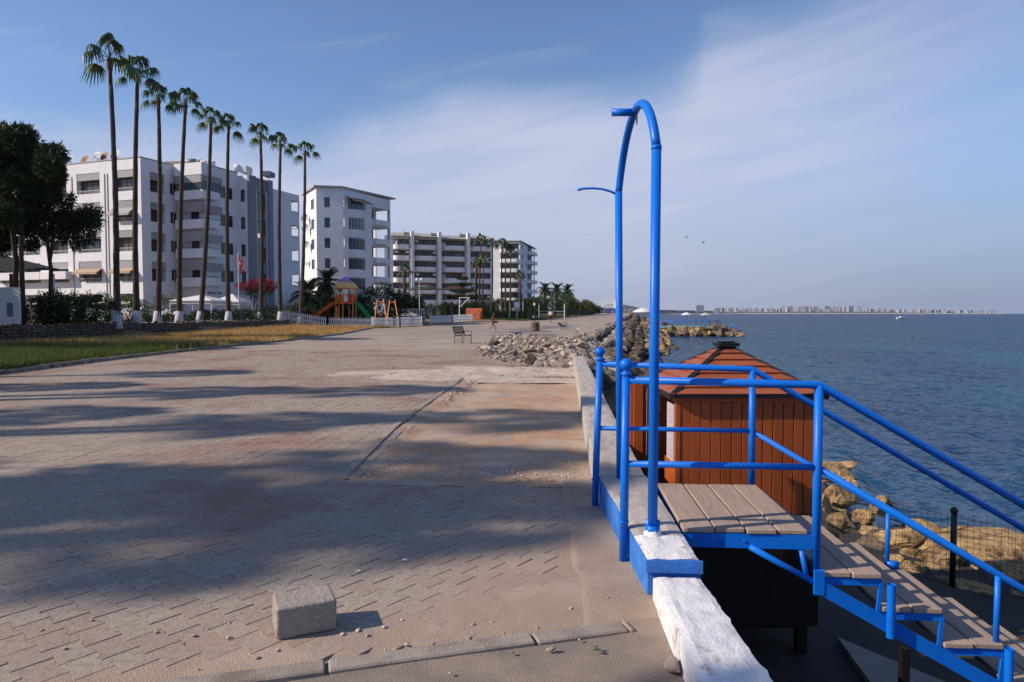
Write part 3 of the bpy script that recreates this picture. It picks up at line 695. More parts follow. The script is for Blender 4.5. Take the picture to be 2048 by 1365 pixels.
# litter
rng2 = random.Random(11)
def pebble_mesh(seed, sub=2, amp=.35, mats=None, name='stone', facet=0, flat=.7):
    import bmesh
    bm = bmesh.new(); bmesh.ops.create_icosphere(bm, subdivisions=sub, radius=1); r = random.Random(seed); o = Vector((r.uniform(-50, 50), r.uniform(-50, 50), 0))
    ax = [(Vector((r.gauss(0, 1), r.gauss(0, 1), r.gauss(0, 1))).normalized(), r.uniform(.5, .88)) for _ in range(facet)]
    for v in bm.verts:
        p = v.co.copy(); d = 1 + amp * mnoise.noise(p * 1.1 + o) + amp * .45 * mnoise.noise(p * 2.7 + o) + amp * .22 * mnoise.noise(p * 6 + o) + (amp * .16 * mnoise.noise(p * 13 + o) + amp * .09 * mnoise.noise(p * 27 + o) if sub > 3 else 0)
        p *= d
        for n, h in ax:
            e = p.dot(n) - h
            if e > 0: p -= n * e * .92
        p += n_off(p, o) * .0
        v.co = Vector((p.x, p.y, p.z * flat))
    me = bpy.data.meshes.new(name); bm.to_mesh(me); bm.free()
    me.materials.append(mats); return me
def n_off(p, o): return p
for px, py, s in [(1105, 1300, .018), (1345, 1340, .05), (735, 1273, .012), (1025, 1307, .010)]:
    p = G(px, py); link('stone', pebble_mesh(px, 2, .4, M['rubble'], 'stone', 5), None, (p.x, p.y, s * .4), (0, 0, px), s,
        label={1105: 'small round pebble beside the green leaf on the apron', 1345: 'fist sized stone lying against the foot of the white wall', 735: 'tiny brown stone on the sandy paving right of the block shadow', 1025: 'small dark pebble on the asphalt below the kerb line'}[px], cat='stone')
lf = MB(); p = G(1185, 1303)
lf.poly([(0, 0, 0), (.02, .012, .008), (.045, .004, .004), (.03, -.012, .006)]).poly([(.02, .012, .008), (.0, .03, .003), (.035, .03, .012)])
lf.build('fallen_leaf', M['leaf_mid'], loc=(p.x, p.y, .004), label='small fallen green leaf on the sandy asphalt near the white wall', cat='leaf')
for px, py, sc in [(808, 1124, 1), (715, 1146, .8)]:
    p = G(px, py); MB().poly([(-.025, 0, .002), (.0, -.012, .01), (.028, .002, .004), (.004, .012, .012)]).build('paper_scrap', M['white_cloth'], loc=(p.x, p.y, .006), rot=(0, 0, .3 * sc), scale=sc,
        label={808: 'crumpled white paper scrap in the shaded paving', 715: 'flat white paper scrap lying above the concrete block'}[px], cat='litter')

# --- blue railings, deck and stairs, arch
tg = dict(label=None)
rail_n = empty('railing', (.41, 4.38, 0), label='near blue tube railing with ball finial, clamped outside the wall and running along the deck', cat='railing')
rail_f = empty('railing', (.31, 5.68, 0), label='far blue tube railing beyond the deck, its first post leaning to the wall', cat='railing')
def part(name, m, parent, mb, smooth=True):
    o = link(name, mb.mesh(name, m, smooth), parent); pl = parent.matrix_world if False else None
    inv = Matrix.LocRotScale(parent.location, parent.rotation_euler, parent.scale).inverted()
    o.data.transform(inv); return o
def finial(mb, x, y, z, r):
    pr = [(r * .8, -.02), (r * 1.0, 0), (r * 1.25, .006), (r * 1.25, .014), (r * .8, .022), (r * .55, .03)]
    pr += [(max(.001, r * 1.5 * math.sin(t)), .03 + r * 1.38 * (1 - math.cos(t)) ) for t in np.linspace(.45, math.pi, 9)]
    mb.lathe(pr, (x, y, z), 20)
RB = .0275
def rail_set(root, Y, x0, xe, ztop, zend, zmid, zmidend, xpost, zpost0, stair_top, stair_mid, lean, zb, rmid, stair=True):
    part('post', M['blue'], root, MB().tube([(x0 - lean, Y, zb), (x0, Y, ztop + .02)], RB, 16))
    m_ = MB(); finial(m_, x0, Y, ztop + .03, RB * 1.05); part('ball_finial', M['blue'], root, m_)
    part('post', M['blue'], root, MB().tube([(xpost, Y, zpost0), (xe, Y, zend)], RB * .98, 16))
    part('top_rail', M['blue'], root, MB().tube([(x0 + .02, Y, ztop), (xe - .02, Y, zend), (xe, Y, zend)] + [stair_top], RB * .9, 14))
    part('mid_rail', M['blue'], root, MB().tube([(x0 + .0, Y, zmid), (xe - .02, Y, zmidend)], rmid, 14))
    part('stair_rail', M['blue'], root, MB().tube([(xe, Y, zmidend), stair_mid], .02, 12))
SL = -.592
def down(x, z, L, Y): return (x + L, Y, z + SL * L)
rail_set(rail_n, 4.4, .418, 1.618, 1.173, 1.151, .632, .629, 1.618, -.03, down(1.618, 1.151, 2.6, 4.4), down(1.618, .629, 2.6, 4.4), .01, -.005, .021)
part('post', M['blue'], rail_n, MB().tube([(2.722, 4.40, -.50), (2.722, 4.40, -.03)], .017, 12))
part('pipe_clamp', M['blue'], rail_n, MB().tube([(.408, 4.4, .255), (.408, 4.4, .262)], .034, 14))
rail_set(rail_f, 5.65, .320, 1.551, 1.184, 1.146, .650, .644, 1.556, .2, down(1.551, 1.146, 2.9, 5.65), down(1.551, .644, 2.9, 5.65), .035, -.0, .019)
part('post', M['blue'], rail_f, MB().tube([(2.637, 5.65, -.45), (2.637, 5.65, 0)], .017, 12).box(2.63, 2.72, 5.62, 5.66, -.47, -.40))
part('pipe_clamp', M['blue'], rail_f, MB().tube([(.29, 5.65, .22), (.29, 5.65, .227)], .034, 14))
# arch
ar = empty('arch', (.53, 4.9, .23), label='tall blue steel arch of two poles standing on the wall top', cat='arch')
Y1, Y2 = 4.272, 5.613
part('pole', M['blue'], ar, MB().tube([(.575, Y1, .24), (.579, Y1, 2.62)], .0305, 20).tube([(.579, Y1, 2.60), (.579, Y1, 2.625)], .0325, 20))
part('pole', M['blue'], ar, MB().tube([(.488, Y2, .24), (.462, Y2, 2.58)], .0295, 20))
pts = []
for i in range(25):
    t = math.pi * i / 24; yy_ = (Y1 + Y2) / 2 - (Y2 - Y1) / 2 * math.cos(t); pts.append((.579 + (.462 - .579) * i / 24, yy_, 2.62 + (2.58 - 2.62) * i / 24 + .435 * math.sin(t) ** 1.12))
part('arch_tube', M['blue'], ar, MB().tube(pts, [.0285] * 25, 18))
part('crossbar', M['blue'], ar, MB().tube([(.355, 4.93, 3.02), (.52, 4.94, 3.02)], .0265, 18))
hk = [(.527 + .0 * i, 4.9 + .02 * math.cos(t), 2.99 - .03 + .035 * math.sin(t)) for i, t in enumerate(np.linspace(0, 6.28, 14))]
part('hook', M['iron'], ar, MB().tube(hk, .004, 6))
part('shower_pipe', M['blue'], ar, MB().tube([(.46, Y2, 2.555), (.40, Y2, 2.585), (.33, Y2, 2.605), (.25, Y2, 2.613), (.18, Y2, 2.61), (.13, Y2, 2.602)], [.011, .010, .009, .009, .009, .013], 8))
part('base_collar', M['blue'], ar, MB().tube([(.575, Y1, .225), (.575, Y1, .275)], .041, 18).box(.53, .62, Y1 - .005, Y1 + .005, .23, .31))
part('mortar_pad', M['whitewash'], ar, MB().lathe([(.058, -.01), (.05, .006), (.04, .018), (.03, .026)], (.575, Y1, .228), 14, jag=lambda j, k: .006 * math.sin(k * 2.3 + j)))
# deck
dk2 = empty('deck', (1.18, 4.95, .2), label='small raised deck of grey brown boards on a blue steel frame', cat='deck')
x = .782; bw = [.205, .19, .192, .19]
for i, w_ in enumerate(bw):
    mb = MB().bbox(x, x + w_ - .008, 4.375 + .012 * (i % 2), 5.535 - .01 * (i == 1), .198, .23, .006)
    me_b = mb.mesh('board', M['deck'])
    for v in me_b.vertices:
        v.co.z += .004 * mnoise.noise(Vector((v.co.x * 9, v.co.y * 2, i)))
    o = link('board', me_b, dk2); me_b.transform(Matrix.Translation(-dk2.location)); x += w_ + .003
part('frame', M['blue'], dk2, MB().box(.785, 1.63, 4.385, 4.425, .105, .196).box(.785, 1.6, 5.50, 5.53, .11, .196).box(.785, .82, 4.43, 5.49, .12, .196).box(1.56, 1.6, 4.43, 5.49, .12, .196), False)
part('bolt', M['blue'], dk2, MB().tube([(1.02, 4.378, .15), (1.02, 4.388, .15)], .012, 8))
part('bolt', M['blue'], dk2, MB().tube([(1.17, 4.378, .15), (1.17, 4.388, .15)], .009, 8))
# stairs
st = empty('stairs', (2.4, 5, -.5), label='open blue steel stairs with plank treads going down beside the kiosk', cat='stairs')
def band(Y0, Y1_, pts2, m_):
    mb = MB(); mb.prism(pts2, lambda u, v, w: Vector((u, w, v)), Y0, Y1_); return part('stringer', m_, st, mb, False)
for (a_, c_) in ((4.34, 4.352), (5.60, 5.612)):
    xs0, xs1 = 1.60, 5.0
    zt = lambda x: -.063 - .562 * (x - 1.624)
    band(a_, c_, [(xs0, zt(xs0) - .10), (xs1, zt(xs1) - .10), (xs1, zt(xs1)), (xs0, zt(xs0))], M['blue'])
part('gusset', M['blue'], st, MB().box(1.59, 1.65, 4.335, 4.36, -.165, -.01), False); part('gusset', M['blue'], st, MB().box(1.585, 1.66, 5.59, 5.615, -.17, .10), False)
part('brace', M['blue'], st, MB().tube([(1.20, 4.37, .12), (1.60, 4.37, -.10)], .02, 8)); part('brace', M['blue'], st, MB().tube([(1.52, 4.38, .10), (1.56, 4.38, -.09)], .016, 8))
for k in range(8):
    x0_ = 1.645 + .372 * k; z0_ = -.027 - .213 * k
    wd = .176
    for q in range(2):
        mb = MB().bbox(x0_ + q * (wd + .008), x0_ + q * (wd + .008) + wd, 4.36 + random.uniform(-.006, .006), 5.60, z0_ - .035, z0_, .006)
        me_b = mb.mesh('tread_board', M['deck'])
        for v in me_b.vertices: v.co.z += .005 * mnoise.noise(Vector((v.co.x * 9, v.co.y * 2, k + q)))
        o = link('tread_board', me_b, st); me_b.transform(Matrix.Translation(-st.location))
    for Yb in (4.375, 5.56):
        mb = MB()
        mb.box(x0_ - .004, x0_ + .368, Yb, Yb + .02, z0_ - .085, z0_ - .037)
        mb.prism([(x0_ + .355, z0_ - .06), (x0_ + .375, z0_ - .06), (x0_ + .362, z0_ - .27), (x0_ + .335, z0_ - .28)], lambda u, v, w: Vector((u, w, v)), Yb - .006, Yb + .012)
        part('tread_bracket', M['blue'], st, mb, False)
for x_, z_ in ((2.045, -.075), (2.75, -.455), (3.46, -.85)):
    mb = MB().tube([(x_, 4.315, z_ - .335), (x_, 4.315, z_)], .0255, 18, cap=False).tube([(x_, 4.315, z_ - .33), (x_, 4.315, z_ - .012)], .021, 18)
    part('pipe_stub', M['blue'], st, mb)
part('leg', M['black_metal'], st, MB().box(2.19, 2.24, 4.46, 4.51, -1.498, -.55), False)

# --- kiosk
kx = empty('kiosk', (1.02, 6.12, -1.20), R(5), label='small stained orange timber kiosk with pyramid roof below the promenade', cat='kiosk')
KW = 1.285; KD = 1.22; ZT = 2.10; ZB = .16   # local: x along the near face, y depth
def kp(name, m_, mb, smooth=False, parent=None): return link(name, mb.mesh(name, m_, smooth), parent or kx)
kp('shade_panel', M['dark_wood_and_shade'], MB().box(.0, KW, -.006, .03, -.02, 1.0).box(KW + .001, KW + .02, .0, KD, -.02, 1.0).box(-.006, .02, .03, KD - .03, -.02, .9))  # near-black facing over the lower planks; its colour imitates shade below the deck
kp('frame', M['orange_wood'], MB().box(.03, KW - .03, .02, KD - .03, .0, .12).box(.04, KW - .04, .0, .028, ZT - .09, ZT).box(.0, .04, .0, .04, .08, ZT).box(KW - .04, KW, .0, .04, .08, ZT)
   .box(.0, .04, KD - .04, KD, .08, ZT).box(KW - .04, KW, KD - .04, KD, .08, ZT).box(.0, .03, .04, KD - .04, ZT - .09, ZT))
n_pl = 13; wp = (KW - .08) / n_pl
pm = MB().bbox(.003, wp - .005, .006, .026, ZB - .1, ZT - .092, .003).mesh('plank', M['orange_wood'])
for k in range(n_pl): link('plank', pm, kx, (.04 + k * wp, random.uniform(-.001, .001), 0))
pm3 = MB().bbox(.003, wp - .005, .006, .026, .06, ZT - .092, .003).mesh('plank', M['orange_wood'])
for k in range(n_pl): link('plank', pm3, kx, (KW - .04 - k * wp, KD, 0), (0, 0, math.pi))
for k in range(12): link('plank', pm3, kx, (KW, .04 + k * (KD - .08) / 12, 0), (0, 0, math.pi / 2))
# west side: boards below the hatch, poster strip, open shutter at the back
pm2 = MB().bbox(.003, .105, .006, .026, 0, 1.0, .003)
for k in range(4):
    hh = .13; mb = MB().bbox(.006, .026, .04, .50, ZB + .0 + k * .0, ZB, .003)
for k in range(9):
    z_ = .08 + k * .115
    kp('plank', M['orange_wood'], MB().bbox(.006, .026, .045, KD - .04, z_ + .003, z_ + .112, .003))
kp('plank', M['orange_wood'], MB().bbox(.006, .026, .045, .42, 1.12, 1.45, .003))
kp('poster', M['lead'], MB().box(-.006, .003, .05, .30, 1.46, 1.98))
pt_ = MB()
for k in range(9): pt_.box(-.0085, -.0065, .085 + .01 * (k % 3), .25 - .03 * (k % 4), 1.50 + k * .052, 1.508 + k * .052)
pp_ = kp('poster_print', mat('poster_ink', (.45, .28, .32), rough=.6), pt_)
pp_['kind'] = 'stuff'
kp('counter', M['dark_wood_and_shade'], MB().box(-.05, .2, .45, KD - .1, 1.115, 1.14))
kp('back_panel', M['dark_wood_and_shade'], MB().box(.5, .52, .05, KD - .05, .1, ZT - .1))
sh = kp('shutter', M['orange_wood'], MB().box(-.19, -.03, KD - .10, KD - .07, .55, ZT + .02))
for k in range(1): kp('plank', M['orange_wood'], MB().bbox(-.16, -.06, KD - .118, KD - .104, .60, ZT - .03, .003), parent=None)
kp('strut', M['steel'], MB().tube([(-.02, .7, .95), (-.40, .55, .62), (-.45, .5, .3)], .012, 8).tube([(-.38, .9, 1.02), (-.02, .8, 1.05)], .008, 6))
# roof: four hips of lapped boards
ox = .045; e0 = ZT - .03; ap = Vector((KW / 2, KD / 2, e0 + .42))
cs = [Vector((-ox, -ox, e0)), Vector((KW + ox, -ox, e0)), Vector((KW + ox, KD + ox, e0)), Vector((-ox, KD + ox, e0))]
for q in range(4):
    a_, b__ = cs[q], cs[(q + 1) % 4]; nb = 7
    nrm = (b__ - a_).cross(ap - a_).normalized()
    for k in range(nb):
        f0, f1 = k / nb * .93, (k + 1) / nb * .93
        p0, p1, p2, p3 = a_.lerp(ap, f0), b__.lerp(ap, f0), b__.lerp(ap, f1), a_.lerp(ap, f1)
        lo, hi = nrm * .026, nrm * .008
        kp('roof_board', M['roof_wood'], MB().add([p0, p1, p2, p3, p0 + lo, p1 + lo, p2 + hi, p3 + hi], [(0, 3, 2, 1), (4, 5, 6, 7), (0, 1, 5, 4), (1, 2, 6, 5), (2, 3, 7, 6), (3, 0, 4, 7)]))
hip = MB()
for c in cs:
    d = (ap - c).normalized(); sdv = d.cross(Vector((0, 0, 1))).normalized() * .026; up = Vector((0, 0, .022)); c2 = c - d * .01; e = ap - d * .03
    hip.add([c2 - sdv, c2 + sdv, e + sdv, e - sdv, c2 - sdv + up, c2 + sdv + up, e + sdv + up, e - sdv + up], [(0, 3, 2, 1), (4, 5, 6, 7), (0, 1, 5, 4), (1, 2, 6, 5), (2, 3, 7, 6), (3, 0, 4, 7)])
kp('hip_trim', M['black_metal'], hip)
kp('eave_trim', M['black_metal'], MB().box(-ox - .012, KW + ox + .012, -ox - .014, -ox - .002, e0 - .014, e0 + .02).box(-ox - .014, -ox - .002, -ox, KD + ox, e0 - .03, e0 + .02).box(-ox - .012, KW + ox + .012, KD + ox + .002, KD + ox + .014, e0 - .03, e0 + .02).box(KW + ox + .002, KW + ox + .014, -ox, KD + ox, e0 - .03, e0 + .02))
kp('roof_cap', M['black_metal'], MB().box(ap.x - .10, ap.x + .10, ap.y - .10, ap.y + .10, ap.z - .01, ap.z + .025).box(ap.x - .065, ap.x + .065, ap.y - .065, ap.y + .065, ap.z + .025, ap.z + .04))
kp('skirt', M['dark_wood_and_shade'], MB().box(.02, KW - .06, .01, .03, -.04, .06))
for lx, ly in ((.05, .05), (KW - .14, .05), (.05, KD - .14), (KW - .14, KD - .14)): kp('leg', M['dark_wood_and_shade'], MB().box(lx, lx + .09, ly, ly + .09, -.30, .0))

# --- green wire fence on the terrace edge
wf = empty('wire_fence', (4.4, 8, -1.5), label='black wire mesh fence with dark green posts along the terrace edge', cat='fence')
A0 = Vector((2.3, 9.33, -1.5)); A1 = Vector((4.446, 7.98, -1.5)); A2 = Vector((8.2, 5.6, -1.5))
def fence_run(a, c):
    L_ = (c - a).length; d = (c - a) / L_; mb = MB(); n = int(L_ / .062)
    for i in range(n + 1):
        p = a + d * (L_ * i / n) ; mb.tube([p + Vector((0, 0, .02)), p + Vector((.01 * nz(i, 0, .3), 0, .84 + .008 * (i % 2)))], .0022, 3, cap=False)
    for k in range(13):
        z_ = .04 + k * .062 * 1.0
        sag = lambda f: .012 * math.sin(f * 3.14) * nz(k, 1, 3)
        mb.tube([a + d * (L_ * f) + Vector((0, 0, z_ + sag(f))) for f in np.linspace(0, 1, 12)], .0022, 3, cap=False)
    return mb
for a, c in ((A0, A1), (A1, A2)):
    part('mesh_panel', M['mesh_wire'], wf, fence_run(a, c), False)
for p in (A0, A1, A1 + (A2 - A1) * .72):
    part('post', M['green_post'], wf, MB().tube([p, p + Vector((0, 0, .86))], .032, 12).lathe([(.038, .85), (.04, .88), (.025, .905), (.001, .91)], p, 12))
# --- rocks
VAR = {}
def rocks_var(key, n, sub, amp, mats, facet, flat):
    VAR[key] = [pebble_mesh(100 + i * 7, sub, amp, M[mats], 'boulder', facet, flat) for i in range(n)]
rocks_var('tan', 8, 4, .34, 'rock_tan', 11, .85); rocks_var('dark', 10, 3, .4, 'rock_dark', 8, .75); rocks_var('pale', 10, 3, .4, 'rock_pale', 8, .7)
rocks_var('tanf', 6, 3, .34, 'rock_tan', 8, .75)
def boulder(key, x, y, z, s, label, group, rnd=random):
    me_ = rnd.choice(VAR[key])
    return link('boulder', me_, None, (x, y, z), (rnd.uniform(-.4, .4), rnd.uniform(-.4, .4), rnd.uniform(0, 6.28)), (s * rnd.uniform(.75, 1.45), s * rnd.uniform(.7, 1.2), s * rnd.uniform(.65, 1.1)), label, 'rock', group)
rr_ = random.Random(21)
# big tan boulders behind the mesh fence: placed by hand after the photograph
big = [(1985, 1110, 8.9, .62), (1885, 1100, 8.8, .34), (1800, 1065, 9.4, .36), (1720, 1100, 9.6, .32), (1730, 1025, 10.6, .30), (1680, 985, 11.5, .34), (1660, 1045, 10.4, .30), (1760, 1000, 11.4, .24), (1700, 965, 12.2, .3), (1820, 1110, 9.0, .3), (1745, 1060, 10.0, .28), (1640, 1010, 11.2, .36), (1855, 1085, 9.2, .26),
       (1850, 1050, 9.9, .33), (1900, 1160, 8.2, .30), (1830, 1150, 8.5, .36), (2030, 1190, 7.9, .34), (1960, 1175, 8.0, .28), (1770, 1130, 8.9, .34), (1700, 1150, 9.2, .36), (1660, 940, 13.2, .5),
       (1650, 1110, 10., .4), (1600, 1000, 11.5, .6), (1930, 1065, 9.6, .25), (2090, 1120, 8.8, .6), (2110, 1200, 7.8, .5), (1690, 925, 13.5, .3), (1640, 1180, 9.6, .5), (1560, 960, 12.5, .6)]
for i, (px, py, Y, s) in enumerate(big):
    p = onY(px, py, Y)
    lb = {0: 'largest rounded golden boulder rising behind the green fence post', 3: 'tan boulder low behind the mesh beside the stair post'}.get(i, 'golden tan boulder behind the black mesh fence below the stairs')
    lb = lb if i in (0, 3) else ('%s golden boulder behind the mesh fence, %s' % ('fair sized' if s > .33 else 'smaller', 'right of the green post' if px > 1915 else ('between the two stair posts' if px > 1775 else 'left of the slim stair post')))
    boulder('tan', p.x, p.y, p.z - .08, s * (.95 if i == 0 else .78), lb, None if i in (0, 3) else 'golden boulders behind the mesh fence', rr_)
lowV, lowF, lvo = [], [], 0
for i in range(150):      # their footing, lower and darker
    x = rr_.uniform(3.2, 7.6); q_ = rr_.uniform(0, 2.4); y = 9.15 - (x - 3.5) * .62 + q_
    if i >= 60:
        m_ = rr_.choice(VAR['tanf']); s = rr_.uniform(.17, .36); Vs = np.array([v.co for v in m_.vertices]) * s * np.array([rr_.uniform(.8, 1.4), rr_.uniform(.7, 1.2), rr_.uniform(.65, 1.1)]); Fs = np.array([tuple(p.vertices) for p in m_.polygons])
        a = rr_.uniform(0, 6.28); c_, s_n = math.cos(a), math.sin(a); lowV.append(np.stack([Vs[:, 0] * c_ - Vs[:, 1] * s_n + x, Vs[:, 0] * s_n + Vs[:, 1] * c_ + y, Vs[:, 2] - 1.62 - .25 * q_ + rr_.uniform(-.2, .15)], -1)); lowF.append(Fs + lvo); lvo += len(Vs); continue
    boulder('tan' if i % 2 else 'tanf', x, y, -1.62 - .25 * q_ + rr_.uniform(-.2, .15), rr_.uniform(.17, .36), 'low golden stone filling the foot of the bank behind the mesh fence', 'low stones behind the mesh fence', rr_)
link('shore_stones', np_mesh('shore_stones', np.concatenate(lowV), np.concatenate(lowF), M['rock_tan']), kind='stuff')
# riprap along the shore to the jetty
cand = []
y = 9.8
while y < 290:
    xr_, xs_2 = lerpt(y, XR), lerpt(y, SH); wdt = xs_2 - xr_
    step = .56 if y < 45 else (1.15 if y < 118 else 2.4)
    x = xr_ + .35
    while x < xs_2 + .3:
        f = (x - xr_) / wdt; t0 = gz(y) - .15 - .8 * sstep(26, 21, y); z = t0 + (SEA + .05 - t0) * max(0, f) ** 1.0
        cand.append((x + rr_.uniform(-.25, .25), y + rr_.uniform(-.3, .3), z, f)); x += step
    y += step
print('riprap', len(cand))
rr_.shuffle(cand)
def vis_key(c):
    px = 1122 + c[0] / c[1] * 1365
    seen = 1185 < px < 1345 and c[1] < 60 or c[1] >= 60 or px > 1185
    return (not (seen and c[1] > 13), c[1])
cand.sort(key=vis_key); print('riprap', len(cand))
Vr, Fr, Mi, vo = [], [], [], 0
src = {k: [(np.array([v.co for v in m_.vertices]), np.array([tuple(p.vertices) for p in m_.polygons])) for m_ in VAR[k]] for k in ('dark', 'pale', 'tanf')}
indiv = 0
for (x, y, z, f) in cand:
    s = rr_.uniform(.34, .66) * (1 if y < 60 else (1.1 if y < 118 else 2.0))
    key = 'pale' if (f < .3 and y > 24) or rr_.random() < .08 else ('tanf' if f > .7 and rr_.random() < .55 else 'dark')
    if key == 'pale': s *= .72
    if f > .75: z = max(z, SEA - .1)
    if indiv < 140:
        lab = {'pale': 'pale limestone boulder in the shore riprap below the promenade edge', 'tanf': 'yellow brown boulder at the waterline of the riprap', 'dark': 'dark weathered boulder in the shaded riprap between wall and sea'}[key]
        boulder(key, x, y, z + .1 * s, s, lab, {'pale': 'pale boulders of the shore riprap', 'tanf': 'yellow brown boulders at the waterline', 'dark': 'dark boulders of the shore riprap'}[key], rr_); indiv += 1
    else:
        Vs, Fs = rr_.choice(src[key]); a = rr_.uniform(0, 6.28); c_, s_n = math.cos(a), math.sin(a)
        Q = Vs * s; Q = np.stack([Q[:, 0] * c_ - Q[:, 1] * s_n + x, Q[:, 0] * s_n + Q[:, 1] * c_ + y, Q[:, 2] + z + .1 * s], -1)
        Vr.append(Q); Fr.append(Fs + vo); vo += len(Q); Mi.append(np.full(len(Fs), ['dark', 'pale', 'tanf'].index(key)))
link('riprap', np_mesh('riprap', np.concatenate(Vr), np.concatenate(Fr), [M['rock_dark'], M['rock_pale'], M['rock_tan']], False, np.concatenate(Mi)), kind='stuff')
# rubble heap at the broken end of the wall
def in_rub(x, y):
    px = 1122 + x / y * 1365; gy = 627 + 1.6 * 1365 / y
    lo = lerpt(px, [(950, 706), (975, 716), (1040, 734), (1100, 738), (1145, 735)]); hi = lerpt(px, [(950, 700), (985, 676), (1030, 671), (1090, 676), (1120, 678), (1150, 672), (1185, 664)])
    return 948 < px < 1200 and hi < gy < lo and x < lerpt(y, XR) + 1.5
RV = [pebble_mesh(300 + i * 3, 2, .45, M['rubble'], 'rubble_stone', 9, .6) for i in range(9)] + [pebble_mesh(390, 2, .4, M['rubble_red'], 'rubble_stone', 9, .6), pebble_mesh(395, 2, .4, M['rubble_red'], 'rubble_stone', 9, .5)]
srcr = [(np.array([v.co for v in m_.vertices]), np.array([tuple(p.vertices) for p in m_.polygons])) for m_ in RV]
pts = []
while len(pts) < 5200:
    y = rr_.uniform(19.5, 60); x = rr_.uniform(-4.5, 3)
    if in_rub(x, y): pts.append((x, y))
Vr, Fr, Mi, vo = [], [], [], 0
for i, (x, y) in enumerate(pts):
    edge_ = min(1, (y - 19) / 5); hh = .13 * max(0, nz(x, y, .55, 2) + .35) * edge_
    big_ = i < 190
    s = rr_.uniform(.09, .22) * (1.25 if y < 23 else 1) if big_ else rr_.uniform(.03, .10)
    z = hh + s * .2 - (.0 if big_ else .02) - .55 * max(0, x - lerpt(y, XR)); j = rr_.randrange(9) if rr_.random() < .9 else 9 + rr_.randrange(2)
    if big_:
        red = j >= 9
        link('rubble_stone', RV[j], None, (x, y, z), (rr_.uniform(-.6, .6), rr_.uniform(-.6, .6), rr_.uniform(0, 6.28)), s,
             'reddish brick lump among the rubble at the end of the wall' if red else 'broken pale stone in the rubble heap at the end of the wall', 'rock', 'red lumps of the rubble heap' if red else 'pale stones of the rubble heap')
    else:
        Vs, Fs = srcr[j]; a = rr_.uniform(0, 6.28); c_, s_n = math.cos(a), math.sin(a); Q = Vs * s
        Vr.append(np.stack([Q[:, 0] * c_ - Q[:, 1] * s_n + x, Q[:, 0] * s_n + Q[:, 1] * c_ + y, Q[:, 2] + z], -1)); Fr.append(Fs + vo); vo += len(Q); Mi.append(np.full(len(Fs), int(j >= 9)))
link('rubble', np_mesh('rubble', np.concatenate(Vr), np.concatenate(Fr), [M['rubble'], M['rubble_red']], False, np.concatenate(Mi)), kind='stuff')
for i in range(26):
    while True:
        y = rr_.uniform(20, 34); x = rr_.uniform(-4, 1.2)
        if in_rub(x, y): break
    a, c, d_ = rr_.uniform(.25, .6), rr_.uniform(.2, .4), rr_.uniform(.06, .11)
    rough_block(a, c, d_, i, .02, .012, 6).build('concrete_chunk', M['rubble'] if i % 4 else M['rock_dark'], loc=(x, y, .12 + .12 * max(0, nz(x, y, .55, 2) + .35)), rot=(rr_.uniform(-.6, .6), rr_.uniform(-.6, .6), rr_.uniform(0, 3)),
        label='broken concrete slab tilted in the rubble heap at the end of the wall' if i % 4 else 'dark broken slab tilted in the rubble heap', cat='rubble', group='pale broken slabs in the rubble' if i % 4 else 'dark broken slabs in the rubble')
Vr, Fr, vo = [], [], 0
for i in range(700):
    if i < 330: x, y = rr_.uniform(-2.0, .3), 6.5 + abs(rr_.gauss(0, .5))
    elif i < 480: y = rr_.uniform(6.6, 16); x = dirt_left(y) + .12 + abs(rr_.gauss(0, .12))
    elif i < 600: x, y = rr_.uniform(-5, .3), 18 + rr_.gauss(0, 1)
    else: x = rr_.uniform(-4, .5); y = kerb_line_y(x) + rr_.gauss(0, .5)
    if x > .28 or (x + .0) < -5.5: continue
    s = rr_.uniform(.004, .016) * (1 if y < 12 else 2.4); Vs, Fs = srcr[rr_.randrange(9)]
    Vr.append(Vs * s + np.array([x, y, s * .3 + (.03 if 17 < y < 20 else -.012 if 6.5 < y < 17 else 0)])); Fr.append(Fs + vo); vo += len(Vs)
link('crumbs', np_mesh('crumbs', np.concatenate(Vr), np.concatenate(Fr), M['rubble']), kind='stuff')
# low gravel mound under the rubble
b = MB(); ys3 = list(np.arange(20, 56, .4))
for y in ys3:
    for i in range(25):
        x = -4.6 + i * .3; k = in_rub(x, y) and x < lerpt(y, XR) + .1; b.v.append((x, y, (.12 * max(0, nz(x, y, .55, 2) + .35) * min(1, (y - 19) / 5) - .02) if k else (-.06 if x < lerpt(y, XR) else -1.6)))
for j in range(len(ys3) - 1):
    for i in range(24):
        a = j * 25 + i; b.f.append((a, a + 1, a + 26, a + 25)); b.m.append(0)
b.build('rubble_bed', M['rubble'], smooth=True, kind='stuff')

# --- jetty of boulders with blue deck
jt = empty('jetty', (20, 119, -1), label='boulder jetty with a turquoise deck and blue rails reaching into the sea', cat='jetty')
xj0 = onY(1322, 650, 118).x; xj1 = onY(1458, 650, 118).x
part('platform', mat('turquoise_deck', (.10, .42, .46), rough=.7), jt, MB().box(xj0, onY(1440, 650, 121).x, 120, 125, -.95, -.62), False)
part('platform', M['concrete'], jt, MB().box(xj0, xj1, 116.6, 120, -1.05, -.78), False)
rl = MB()
for px in (1322, 1343, 1356, 1392, 1410, 1436): x = onY(px, 640, 122).x; rl.tube([(x, 122, -.62), (x, 122, 1.7 if px in (1356, 1436) else .6)], .05, 5)
rl.tube([(onY(1322, 640, 124).x, 124.6, .2), (onY(1440, 640, 124).x, 124.6, .2)], .05, 5)
xe_ = onY(1476, 655, 119).x
rl.tube([(xe_ - .8, 119, -.3), (xe_ + 1.2, 119, -2.2)], .06, 5).tube([(xe_ - .8, 120, -.3), (xe_ + 1.2, 120, -2.2)], .06, 5).tube([(xe_ - .8, 119, -1), (xe_ - .8, 119, -.3)], .06, 5)
